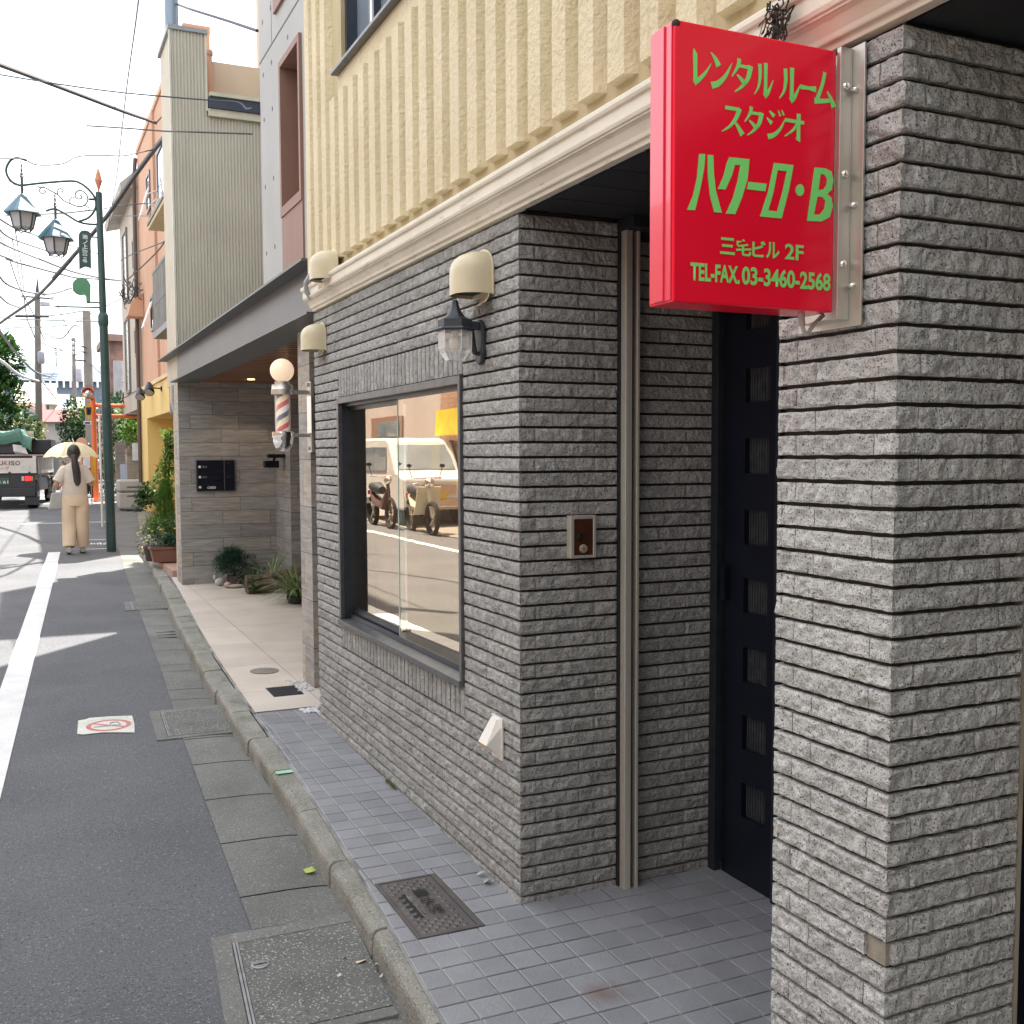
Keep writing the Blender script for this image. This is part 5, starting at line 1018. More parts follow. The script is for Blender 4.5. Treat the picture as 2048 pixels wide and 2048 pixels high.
# step, planters and plants beyond the porch
m = MB(); Ys_ = 12.76
m.box((xs_in(12.76)+.02, Ys_, gz(12.8)-.1), (.62, 16.4, gz(13)+.075)); o = m.build('tiled_step', mat('terracotta_step', (.44,.28,.22), (.38,.24,.19), scale=3, rough=.7, dirt=[((.33,.22,.18), (2,3,2), .56, .5)]), None, bevel=.008); tag(o, 'low pink terracotta step carrying the flower pots', 'step')
stz = gz(13)+.076
M_TERRA = mat('terracotta_plastic', (.21,.10,.07), (.17,.08,.055), scale=5, rough=.6)
def trough(cx, cy, w_, d_, h, z, label):
    t = thing('planter_box', (cx, cy, z), label, 'planter'); m = MB(); k = .86
    a = [(cx+sx*w_*k/2, cy+sy*d_*k/2, z+.012) for sx, sy in ((-1,-1),(1,-1),(1,1),(-1,1))]; b = [(cx+sx*w_/2, cy+sy*d_/2, z+h) for sx, sy in ((-1,-1),(1,-1),(1,1),(-1,1))]
    m.add(a+b, [(0,3,2,1),(0,1,5,4),(1,2,6,5),(2,3,7,6),(3,0,4,7)]); m.box((cx-w_/2-.012, cy-d_/2-.012, z+h-.03), (cx+w_/2+.012, cy+d_/2+.012, z+h)); m.box((cx-w_*.3, cy-d_*.3, z), (cx-w_*.2, cy+d_*.3, z+.012)).box((cx+w_*.2, cy-d_*.3, z), (cx+w_*.3, cy+d_*.3, z+.012)); m.build('trough', M_TERRA, t, bevel=.006)
    m = MB(); m.box((cx-w_/2+.01, cy-d_/2+.01, z+h+.0005), (cx+w_/2-.01, cy+d_/2-.01, z+h+.004)); m.build('soil', mat('potting_soil', (.05,.035,.025), scale=40, rough=1), t); return t
pc = atY(335, 1080, 13.9)
trough(pc.x+.02, 13.75, .50, .22, .20, stz, 'brown rectangular planter of blue green succulents at the front of the step')
def flower_bush(name, c, r, n, label, cat, col, blooms, bcol, pl=.05, pw=.02):
    t = thing(name, c, label, cat); bush('foliage', (c[0], c[1], c[2]+r[2]*.9), r, n, pl, pw, col, t, 12)
    if blooms:
        m = MB()
        for i in range(blooms):
            d = rdir(.3); p = Vector((c[0]+d.x*r[0]*.85, c[1]-abs(d.y)*r[1]*.85, c[2]+r[2]*.9+d.z*r[2]*.85)); rr = random.uniform(.014,.026); m.ball(p, rr, rr, rr*.6, 7, 4)
        m.build('blossom', bcol, t)
    return t
PINK = mat('pale_pink_petals', (.75,.52,.42), (.80,.66,.50), scale=20, rough=.7); ORG = mat('orange_petals', (.80,.34,.04), (.85,.5,.08), scale=20, rough=.7); YEL = mat('cream_petals', (.80,.74,.42), (.75,.75,.55), scale=20, rough=.7)
flower_bush('succulent_plant', (pc.x+.02, 13.72, stz+.17), (.22,.11,.09), 380, 'low blue green succulents filling the brown planter', 'plant', L_BLUE, 0, None, .05, .03)
flower_bush('flowering_plant', (pc.x-.16, 14.15, stz+.10), (.20,.16,.22), 700, 'leafy plant with pink and cream flowers hanging towards the road', 'plant', L_LIGHT, 42, YEL)
flower_bush('flowering_plant', (pc.x+.10, 14.10, stz+.16), (.20,.16,.20), 700, 'green bush with a few orange and pink flowers behind the planter', 'plant', L_MID, 16, ORG)
t = thing('round_pot', (pc.x-.17, 14.1, stz), 'dark brown round flower pot beside the planter', 'pot'); m = MB(); m.lathe([(.075,0),(.105,.16),(.112,.16),(.112,.19),(.095,.19)], (pc.x-.17, 14.05, stz), 16); m.build('pot', mat('dark_brown_pot', (.06,.045,.04)), t)
cx, cy = atY(337, 1050, 14.7).x-.035, 14.7; t = thing('conifer', (cx, cy, stz), 'bright green cone shaped conifer in a pot at the porch corner', 'conifer')
m = MB(); hz0, hz1 = stz+.30, atY(331, 963, 14.7).z
for i in range(3600):
    k = random.random()**.9; z = hz0+(hz1-hz0)*k; R_ = (.185*(1-k)**.62+.01)*(.9+.2*math.sin(i)); a = random.uniform(0, 6.283); rr = R_*math.sqrt(random.uniform(.35,1)); p = Vector((cx+rr*math.cos(a), cy+rr*math.sin(a), z)); leaf(m, p, Vector((math.cos(a)*.55, math.sin(a)*.55, 1.0))+rdir()*.35, random.uniform(.04,.075), .009)
m.build('foliage', L_CONIF, t); m = MB(); m.tube([(cx, cy, stz+.2), (cx, cy, hz1-.15)], [.02,.006], 6); m.build('trunk', mat('conifer_bark', (.10,.065,.04), scale=20, rough=.9), t); m = MB(); m.lathe([(.09,0),(.12,.24),(.13,.24),(.13,.28),(.11,.28)], (cx, cy, stz), 16); m.build('pot', M_TERRA, t)
q = atY(338, 900, 15.6); t = thing('climbing_plant', (q.x+.02, 15.6, stz), 'tall leafy climbing plant with bright glossy leaves behind the rain pipe', 'plant')
m = MB(); ztop, zbot = atY(338, 862, 15.6).z, atY(340, 990, 15.6).z
for i in range(620):
    k = random.random(); z = zbot+(ztop-zbot)*k; w_ = .13+.09*math.sin(k*5+1); p = Vector((q.x+random.uniform(-w_*1.1, .12), 15.6+random.uniform(-.12,.15), z)); leaf(m, p, rdir()+Vector((-.3,-.3,.1)), random.uniform(.06,.11), random.uniform(.035,.05), .12)
m.build('foliage', L_LIGHT, t); m = MB()
for i in range(4): m.tube([(q.x+.03*i-.03, 15.6, stz), (q.x+random.uniform(-.08,.08), 15.6, stz+.9), (q.x+random.uniform(-.1,.08), 15.6, ztop)], .008, 5)
m.build('stem', mat('green_stem', (.12,.14,.05), scale=20, rough=.8), t)
q = atY(291, 1026, 20.5); zq = rz(20.5)+.05; q = atY(291, 1000, 20.5); t = thing('potted_shrub', (q.x, 20.5, zq), 'round green shrub in a pale pot beside the grey storage box', 'plant'); m = MB(); m.lathe([(.10,0),(.15,.30),(.16,.33),(.13,.33)], (q.x, 20.5, zq), 14); m.build('pot', mat('pale_grey_pot', (.5,.48,.42), scale=6, rough=.7), t)
bush('foliage', (q.x, 20.5, zq+.55), (.26,.26,.25), 900, .07, .04, L_MID, t, 12)
# ------------------------------------------------------------------ rear wing details, orange building, grey building
def z1(x, y): return (x*560/1932, y*560/1932)
def z2(x, y): return (x*400/1932, 520+y*400/1932)
def zb(x, y): return (220+x*160/966, 200+y*320/1932)
def zd(x, y): return (200+x*180/1159, 560+y*300/1932)
m = MB(); m.prism([(.17, 12.95, 4.60), (.49, 12.95, 4.60), (.49, 12.95, 4.78), (.17, 12.95, 4.66)], (0, 2.6, 0)); m.build('awning', mat('cream_awning', (.50,.43,.25), (.45,.38,.22), scale=3, rough=.7), pk)
m = MB(); m.box((.155, 12.94, 4.655), (.17, 15.56, 4.70)); m.build('awning_edge', M_BEAM, pk)
m = MB(); m.box((.20, 12.95, 3.12), (.47, 15.5, 3.20)); bl = m.build('balcony', M_FRAME_LT, pk)
m = MB()
for i in range(34): y = 12.98+i*.0745; m.box((.203, y, 3.2), (.213, y+.045, 3.98))
m.box((.198, 12.95, 3.98), (.222, 15.5, 4.02)); m.box((.198, 12.95, 3.55), (.222, 15.5, 3.57)); m.box((.213, 15.46, 3.2), (.47, 15.49, 4.0)); m.build('railing', mat('grey_balcony_slats', (.22,.215,.20), (.17,.165,.15), scale=6, rough=.6, rnd=(.8,1.15)), bl)
M_ORANGE = mat('salmon_render', (.55,.325,.215), (.50,.295,.195), scale=1.2, rough=.85, bump=.2, bscale=30, dirt=[((.40,.20,.12), (3,3,.5), .55, .5)])
M_YELLOWW = mat('yellow_render', (.72,.52,.20), (.66,.46,.17), scale=1.2, rough=.85, dirt=[((.5,.36,.15), (3,3,.6), .58, .5)])
ob = thing('salmon_building', (3, 22.5, .1), 'salmon pink three storey building with a yellow ground floor', 'building')
OX = 1.15
m = MB(); m.box((OX, 18.6, 3.07), (1.55, 26.6, 8.5)); m.box((1.55, 18.6, 3.07), (7, 26.6, 6.4)); m.box((OX-.03, 18.6, 8.5), (1.56, 26.6, 8.62)); m.build('upper_wall', M_ORANGE, ob)
m = MB(); m.box((OX-.06, 25.3, .05), (OX+.5, 26.6, 3.02)); m.box((OX-.06, 18.6, 2.36), (OX+.5, 25.3, 3.02)).box((OX+.5, 18.6, .05), (7, 26.6, 3.069)); m.build('ground_floor', M_YELLOWW, ob)
m = MB(); m.box((OX-.10, 18.6, 3.021), (OX+.01, 26.65, 3.10)); m.build('band', mat('pale_yellow_band', (.70,.54,.30), scale=3, rough=.8), ob)
m = MB(); m.box((OX+.47, 22.2, .2), (OX+.499, 23.6, 2.2)); m.build('door', M_BROWNPAN, ob)
def owin(y0, y1, z0_, z1_, lean=False):
    m = MB(); m.box((OX-.03, y0, z0_), (OX-.002, y0+.07, z1_)).box((OX-.03, y1-.07, z0_), (OX-.002, y1, z1_)).box((OX-.03, y0+.07, z1_-.07), (OX-.002, y1-.07, z1_)).box((OX-.03, y0+.07, z0_), (OX-.002, y1-.07, z0_+.07)); wn_ = m.build('window', M_FRAME_LT, ob)
    m = MB(); m.box((OX-.012, y0+.07, z0_+.07), (OX-.003, y1-.07, z1_-.07)); m.build('pane', M_UPG, wn_); return wn_
owin(21.2, 22.7, 6.45, 7.55); owin(24.0, 24.7, 6.75, 7.55); owin(23.9, 24.45, 4.2, 4.95)
for y, za, zb_ in ((24.2, 6.55, 7.2), (24.15, 4.25, 4.8)): m = MB(); m.add([(OX-.03, y-.2, zb_), (OX-.03, y+.2, zb_), (OX-.22, y+.2, za), (OX-.22, y-.2, za)], [(0,1,2,3)]); m.build('open_sash', mat('white_sash', (.8,.8,.78), scale=4, rough=.4), ob, solid=.03)
for k, (zz_, ww) in enumerate((((4.9, .0)), ((6.1,.0)))): pass
m = MB()
for y in (22.95, 23.3): m.box((OX-.02, y, 3.1), (OX-.001, y+.05, 8.5)) if False else None
m.box((OX-.05, 23.1, 3.1), (OX-.001, 23.55, 8.49)); m.build('pilaster', M_ORANGE, ob)
q = atX(*zd(545, 210), OX-.2); m = MB(); m.prism([(OX-.01, 25.9, q.z-.22), (OX-.36, 25.9, q.z-.22), (OX-.26, 25.9, q.z+.12), (OX-.01, 25.9, q.z+.32)], (0, .55, 0)); m.build('hood', M_ORANGE, ob)
m = MB(); m.tube([(OX-.12, 26.45, .9), (OX-.10, 26.45, 7.9), (OX-.05, 26.5, 8.4)], .045, 8); m.build('downpipe', mat('dark_brown_pipe', (.10,.065,.05), scale=4, rough=.6), ob)
for i, (yy, zz, lab) in enumerate(((24.2, 2.86, 'left hand black spotlight on the yellow wall under the salmon storey'), (22.4, 2.86, 'right hand black spotlight on the yellow wall, nearer the downpipe'))):
    t = thing('spotlight', (OX-.2, yy, zz), lab, 'spotlight', 'black spotlights on the yellow wall')
    m = MB(); m.lathe([(.05,0),(.05,.02)], (OX-.085, yy, zz), 12, 'x'); m.tube([(OX-.07, yy, zz), (OX-.30, yy, zz+.02)], .014, 6); m.build('arm', M_NAVY, t)
    m = MB(); m.tube([(OX-.30, yy+.10, zz+.10), (OX-.30, yy+.02, zz+.02), (OX-.31, yy-.10, zz-.08)], [.05,.085,.10], 14); m.build('head', M_NAVY, t); m = MB(); m.tube([(OX-.311, yy-.1005, zz-.0805), (OX-.311, yy-.104, zz-.083)], .085, 14); m.build('lens', mat('pale_lens', (.4,.4,.38), scale=5, rough=.15), t)
gb = thing('grey_building', (3, 29, .2), 'pale grey beige building whose upper storeys overhang the street', 'building')
M_GB = mat('grey_beige_panel', (.44,.39,.33), (.39,.345,.29), scale=1.5, rough=.8, dirt=[((.34,.31,.27), (2,2,.4), .58, .4)])
GX = 1.10
m = MB(); m.box((GX, 26.75, 2.66), (7, 31.1, 8.0)); m.build('upper_wall', M_GB, gb)
m = MB(); m.box((GX+.55, 26.8, .1), (7, 30.3, 2.659)); m.build('ground_floor', M_GB, gb)
m = MB(); m.prism([(GX-.45, 26.4, 7.75), (GX+.02, 26.4, 8.001), (7, 26.4, 8.001), (7, 26.4, 8.6), (GX+.35, 26.4, 8.6)], (0, 6.8, 0)) if False else m.prism([(GX-.30, 26.7, 7.72), (GX+.8, 26.7, 8.002), (7, 26.7, 8.002), (7, 26.7, 9.6), (GX+1.6, 26.7, 9.6), (GX-.34, 26.7, 7.86)], (0, 5.2, 0)); m.build('roof', mat('grey_roof_edge', (.40,.38,.34), (.33,.31,.28), scale=3, rough=.7), gb)
m = MB(); m.box((GX-.004, 26.75, 3.10), (GX, 31.1, 3.13)); m.build('panel_joint', mat('dark_joint_line', (.12,.12,.115)), gb)
def gwin(y0, y1, z0_, z1_, mt):
    m = MB(); m.box((GX-.05, y0, z0_), (GX-.001, y0+.08, z1_)).box((GX-.05, y1-.08, z0_), (GX-.001, y1, z1_)).box((GX-.05, y0+.08, z1_-.08), (GX-.001, y1-.08, z1_)).box((GX-.05, y0+.08, z0_), (GX-.001, y1-.08, z0_+.08)); wn_ = m.build('window', mat('brown_grey_frame', (.20,.17,.15), scale=5, rough=.5), gb)
    m = MB(); m.box((GX-.02, y0+.08, z0_+.08), (GX-.003, y1-.08, z1_-.08)); m.build('pane', mt, wn_)
M_FROST = mat('frosted_louvre_glass', (.48,.50,.50), (.34,.36,.36), scale=2, rough=.15, stretch=(1,1,9))
gwin(28.9, 30.0, 3.15, 5.1, M_FROST); gwin(28.9, 30.0, 5.5, 7.3, M_FROST); gwin(26.95, 27.35, 3.9, 4.6, M_GB); gwin(26.95, 27.35, 5.9, 6.7, M_GB)
# what stands beyond the yellow wall
wb = atY(300, 985, 26.7)
t = thing('storage_box', (.83, 26.9, rz(26.8)), 'large grey outdoor storage box with two recessed handles by the yellow wall', 'storage box')
zt_ = atY(*(239.5, 960), 26.75).z; zg = rz(26.8); M_BOX = mat('grey_storage_plastic', (.40,.395,.385), (.36,.355,.345), scale=4, rough=.5)
m = MB(); m.box((.56, 26.75, zg+.06), (1.36, 27.4, zg+.06+(zt_-zg)*.52)); m.build('lower_box', M_BOX, t, bevel=.03); m = MB(); m.box((.545, 26.735, zg+.075+(zt_-zg)*.52), (1.37, 27.41, zt_)); m.build('lid', M_BOX, t, bevel=.05)
for k_, zz in enumerate((zg+.06+(zt_-zg)*.38, zt_-.19)): m = MB(); m.box((.74, 26.728 if k_ else 26.742, zz), (1.12, 26.75, zz+.035)); m.build('handle_slot', mat('dark_grey_plastic', (.10,.10,.10), scale=9, rough=.6), t)
for x in (.60, 1.26): m = MB(); m.box((x, 26.78, zg), (x+.10, 27.3, zg+.06)); m.build('foot', mat('dark_grey_plastic', (.1,.1,.1)), t)
M_BLK = stone_mat('concrete_block', (.30,.25,.22), (.24,.20,.18), (.34,.29,.25), .20, .40, 'X')
def px_box(name, mt, x0, x1, ytop, ybot, Y, depth, label, cat):
    a = atY(x0, ybot, Y); b = atY(x1, ytop, Y); m = MB(); m.box((a.x, Y, a.z-.3), (b.x, Y+depth, b.z)); return tag(m.build(name, mt, None), label, cat)
px_box('block_wall', M_BLK, 234, 252, 885, 1010, 30.5, .15, 'brown concrete block wall between the hedge and the stone gate pier', 'wall')
t = thing('gate_pier', (1.4, 29.6, .2), 'beige stone gate pier with a projecting cap behind the grey storage box', 'gate pier')
a = atY(256, 1000, 29.6); b = atY(288, 909, 29.6); m = MB(); m.box((a.x, 29.6, .1), (b.x, 30.1, b.z)); m.build('pier', stone_mat('beige_ashlar', (.38,.31,.23), (.32,.26,.19), (.42,.35,.27), .30, .5, 'X'), t); a = atY(254, 909, 29.6); b = atY(290, 898, 29.6); m = MB(); m.box((a.x, 29.55, a.z), (b.x, 30.15, b.z)); m.build('cap', mat('brown_stone_cap', (.26,.20,.16), scale=5, rough=.8), t)
px_box('notice', mat('white_board', (.75,.75,.75), scale=5, rough=.5), 264.5, 277, 886, 898, 29.4, .02, 'small white notice above the stone gate pier', 'notice')
px_box('leaning_panel', mat('pale_blue_panel', (.46,.50,.58), scale=4, rough=.5), 241, 254, 928, 957, 28.6, .03, 'pale blue panel leaning behind the grey storage box', 'panel')
def tree(c, r, n, ln, wd, lm, label, cat='tree', trunk=True, name='tree', clumps=14):
    base = (c[0], c[1], rz(min(c[1], 45))); t = thing(name, base, label, cat); bush('crown', c, r, n, ln, wd, lm, t, clumps)
    if trunk:
        m = MB(); h = c[2]-base[2]; m.tube([base, (c[0]+.05, c[1], base[2]+h*.5), (c[0]-.05, c[1]+.05, base[2]+h)], [.16,.12,.06], 7)
        for i in range(4): d = rdir(.3); m.tube([(c[0], c[1], base[2]+h*.6), (c[0]+d.x*r[0]*.6, c[1]+d.y*r[1]*.6, c[2]+abs(d.z)*r[2]*.5)], [.06,.02], 5)
        m.build('trunk', mat('grey_bark', (.13,.10,.08), (.08,.06,.05), scale=9, rough=.95), t)
    return t
q = atY(255, 850, 34); tree((q.x+.3, 34.5, q.z+.2), (1.0, .9, 1.7), 2600, .17, .09, L_DARK, 'dark leafy tree between the grey building and the gate pier')
q = atY(266, 862, 32.5); tree((q.x, 32.6, q.z), (.55, .5, .55), 800, .15, .07, L_LIGHT, 'bright green shrub in front of the dark tree beside the gate pier', 'shrub', False, 'shrub')
q = atY(230, 945, 36); tree((q.x-.1, 36, q.z), (.45, .5, 1.2), 700, .15, .08, L_DARK, 'narrow dark hedge behind the lamp post', 'hedge', False, 'hedge')
t = thing('brown_building', (2.5, 48, .4), 'old reddish brown wooden house seen between lamp post and grey building', 'house')
a = atY(219, 680, 47); b = atY(262, 680, 47); m = MB(); m.box((a.x, 47, .3), (b.x+2, 52, a.z)); m.build('wall', mat('red_brown_boards', (.27,.16,.13), (.14,.085,.07), scale=1.6, rough=.9, contrast=(.4,.6)), t); m = MB(); m.box((a.x-.2, 46.7, a.z-.05), (b.x+2.2, 52.2, a.z+.22)); m.build('roof', mat('brown_roof', (.26,.17,.15), scale=3, rough=.8), t); a2 = atY(226, 830, 46.9); b2 = atY(240, 785, 46.9); m = MB(); m.box((a2.x, 46.93, a2.z), (b2.x, 46.99, b2.z)); m.build('window', mat('dark_window_glass', (.05,.06,.07)), t)
q = atY(241, 900, 40); m = MB(); m.tube([(q.x, 40, .4), (q.x, 40, atY(241, 722, 40).z)], [.19,.17], 10); tag(m.build('utility_pole', mat('grey_concrete_pole', (.36,.36,.38), (.3,.3,.32), scale=4, rough=.8), None, smooth=True), 'short pale grey pole in front of the brown wooden house', 'pole')
# ------------------------------------------------------------------ street lamp
LY = 17.1
def lp(x, y): return atY(x/8.05, 280+y/8.05, LY)
M_LG = mat('dark_green_lamp_paint', (.024,.065,.062), (.018,.05,.05), scale=3, rough=.4, dirt=[((.06,.10,.09), (9,9,2), .62, .5)])
M_BLUEG = mat('blue_green_lamp_paint', (.05,.12,.16), (.04,.095,.13), scale=4, rough=.45)
M_COPPER = mat('copper_finial', (.50,.20,.12), (.42,.15,.09), scale=6, rough=.5)
lb = atY(223, 1104, LY); ltp = atY(197.5, 385, LY); zr_ = rz(LY)
sl = thing('street_lamp', (lb.x, LY, zr_), 'tall dark green ornamental street lamp with two hanging lanterns beside the road', 'street lamp')
def pole_at(z): t_ = (z-zr_)/(ltp.z-zr_); return Vector((lb.x*(1-t_)+ltp.x*t_, LY, z))
zc = atY(211, 640, LY).z; zc2 = atY(216, 815, LY).z
m = MB(); m.tube([pole_at(zr_-.1), pole_at(zc2)], .070, 16); m.tube([pole_at(zc2), pole_at(zc2+.06), pole_at(zc)], [.074,.064,.062], 16); m.tube([pole_at(zc-.1), pole_at(zc-.06), pole_at(zc+.06), pole_at(zc+.1)], [.062,.076,.076,.055], 14); m.tube([pole_at(zc+.1), pole_at(ltp.z)], [.052,.047], 14); m.build('post', M_LG, sl, smooth=True)
m = MB(); pz = pole_at(atY(217, 1000, LY).z); m.box((pz.x-.055, LY-.085, pz.z-.35), (pz.x+.02, LY-.055, pz.z+.30)); m.build('hatch', M_LG, sl, bevel=.01)
m = MB(); tp = pole_at(ltp.z); m.lathe([(.03,0),(.012,.03),(.018,.06),(.055,.17),(.030,.28),(.004,.36)], tp, 8); m.build('finial', M_COPPER, sl)
def arm(name, pts, r, k=5):
    P2, W2 = smooth_st([tuple(lp(*p)) for p in pts], [r]*len(pts), k); m = MB(); m.tube(P2, W2, 8); return m
_sm = smooth_st
def smooth_st3(pts, k=5):
    P = []; n = len(pts)
    for i in range(n-1):
        p0, p1, p2, p3 = [Vector(pts[max(0,min(n-1,i+j))]) for j in (-1,0,1,2)]
        for s in range(k): t = s/k; P.append(.5*((2*p1)+(p2-p0)*t+(2*p0-5*p1+4*p2-p3)*t*t+(3*p1-p0-3*p2+p3)*t*t*t))
    return P+[Vector(pts[-1])]
def armp(m, pts, r): m.tube(smooth_st3([lp(*p) for p in pts]), r, 8); return m
m = MB(); armp(m, [(430,330),(290,290),(180,320),(105,440),(112,560),(190,670),(310,728)], .017); armp(m, [(300,728),(370,728),(700,690),(1150,660),(1300,700),(1430,800),(1520,920),(1545,1050),(1500,1170),(1410,1260),(1270,1310)], .017); armp(m, [(740,1145),(820,1115),(900,1115),(980,1150),(1100,1220),(1250,1310),(1400,1350),(1600,1360)], .016); armp(m, [(1430,955),(1530,955)], .018); armp(m, [(1540,1010),(1610,1010)], .035); m.build('bracket_arm', M_LG, sl, smooth=True)
m = MB(); armp(m, [(600,735),(640,765),(720,768),(800,810),(930,880),(1020,970),(1120,1020),(1250,1070),(1350,1055),(1410,980),(1400,890),(1340,830),(1275,810),(1220,850),(1212,910),(1255,948),(1310,940),(1315,900),(1275,900)], .010); armp(m, [(660,768),(632,820),(680,865),(738,830),(692,802)], .008); armp(m, [(930,880),(930,810),(980,780),(1020,820),(985,835)], .008); armp(m, [(1130,1015),(1122,950),(1170,915),(1200,955)], .008); armp(m, [(1360,1055),(1430,1090),(1420,1140),(1370,1125)], .008); m.build('scrollwork', M_LG, sl, smooth=True)
M_LGLASS = mat('smoky_lantern_glass', (.42,.42,.44), (.36,.36,.38), scale=3, rough=.25)
def lantern(cx, ystem, ytop, yeave, ybot, we, wt, wb):
    S = 1/1070.; c = lp(cx, yeave); L_ = None
    zt0 = lp(cx, ytop).z; ze = c.z; zb0 = lp(cx, ybot).z; zs0 = lp(cx, ystem).z
    m = MB(); m.lathe([(.030,zt0),(.05,zt0-.02),(we*S*.92,ze+.03),(we*S,ze)], (c.x, LY, 0), 6, ph=.3); o = m.build('lantern_roof', M_BLUEG, sl)
    m = MB(); m.tube([(c.x, LY, zt0-.01), (c.x, LY, zs0)], .019, 8); m.lathe([(.035,0),(.018,.02),(.022,.045),(.010,.06),(.016,.10),(.006,.12),(.014,.15),(.002,.19)], (c.x, LY, zs0), 8); m.build('stem', M_LG, o)
    m = MB(); m.lathe([(wt*S,ze+.005),(wb*S*1.12,zb0+.03),(wb*S*.9,zb0+.01)], (c.x, LY, 0), 6, ph=.3); m.build('lantern_glass', M_LGLASS, o)
    m = MB()
    for j in range(6):
        a = .3+j*math.pi/3; m.tube([(c.x+(wt*S+.003)*math.cos(a), LY+(wt*S+.003)*math.sin(a), ze), (c.x+(wb*S*1.14)*math.cos(a), LY+(wb*S*1.14)*math.sin(a), zb0+.03), (c.x+(wb*S*.9)*math.cos(a), LY+(wb*S*.9)*math.sin(a), zb0)], .012, 5)
        b_ = a+math.pi/6; m.tube([(c.x+wb*S*.92*math.cos(a), LY+wb*S*.92*math.sin(a), zb0), (c.x+wb*S*.8*math.cos(b_), LY+wb*S*.8*math.sin(b_), zb0-.03), (c.x+wb*S*.92*math.cos(a+math.pi/3), LY+wb*S*.92*math.sin(a+math.pi/3), zb0)], .009, 5)
    m.build('lantern_frame', M_LG, o)
lantern(368, 590, 870, 1190, 1440, 290, 195, 130); lantern(905, 1070, 1280, 1600, 1840, 285, 195, 130)
# banner plate on the lamp
t = thing('street_banner', (lp(1370, 1700).x, LY, 4.55), 'dark green vertical name plate with white characters hanging on the lamp post', 'sign')
def bpx(x, y): return atY(x, y, LY)
out = [bpx(157+0, 475), bpx(157.5, 468), bpx(162, 462), bpx(170, 460.5), bpx(178, 463), bpx(183, 469), bpx(183.5, 476), bpx(181.5, 482), bpx(182.5, 540), bpx(180, 536), bpx(171, 533.5), bpx(162, 537), bpx(158.5, 541)]
m = MB(); m.prism([(p.x, LY-.012, p.z) for p in out], (0, .024, 0)); m.build('plate', M_LG, t)
a, b = bpx(183, 474), pole_at(bpx(190, 474).z); m = MB(); m.tube([a, (b.x, LY, b.z)], .012, 6); m.build('bracket', M_LG, t)
wtx = mat('white_sign_letters', (.70,.76,.74), scale=4, rough=.5)
for i, s in enumerate('池ノ上商栄会'):
    yb_ = 478+i*9.6; q = bpx(164.5, yb_); text('lettering', s, wtx, t, (q.x, LY-.012, q.z), UX, UZ_, .075, .066 if s != 'ノ' else .05, .02, .002)
t = thing('round_sign', (bpx(165, 575).x, LY+.05, 4.0), 'green back of a round sign held by bars from the lamp post', 'sign')
pts = [bpx(145+0, 572)]+[bpx(162+18*math.cos(a), 573.5+17.5*math.sin(a)) for a in [math.pi-.2-q*.33 for q in range(0,1)]]
cc = [(math.pi+.25+.30*k) for k in range(10)]
poly = [bpx(162.5+18.5*math.cos(a), 572.5+18*math.sin(a)) for a in cc]+[bpx(182, 557.5), bpx(181, 606), bpx(173, 606.5), bpx(172, 592)]+[bpx(162.5+18.5*math.cos(a), 572.5+18*math.sin(a)) for a in (1.2, 1.7, 2.2, 2.7)]
m = MB(); m.prism([(p.x, LY+.02, p.z) for p in poly], (0, .02, 0)); m.build('plate', mat('sign_green_back', (.09,.26,.14), (.075,.22,.12), scale=5, rough=.5), t)
m = MB()
for yy, xl_ in ((606, 175), (615, 110)): a = bpx(xl_, yy-2); b = pole_at(bpx(203, yy).z); m.tube([(a.x, LY, a.z), (b.x, LY, b.z)], .013, 6)
m.build('bracket', M_LG, t)
# white marker post behind the lamp
q = atY(205, 1050, 22); m = MB(); m.tube([(q.x, 22, rz(22)), (q.x, 22, atY(204, 830, 22).z)], .022, 8); tag(m.build('thin_post', mat('white_post', (.7,.7,.68), scale=4, rough=.5), None), 'thin white post just behind the lamp post', 'post')
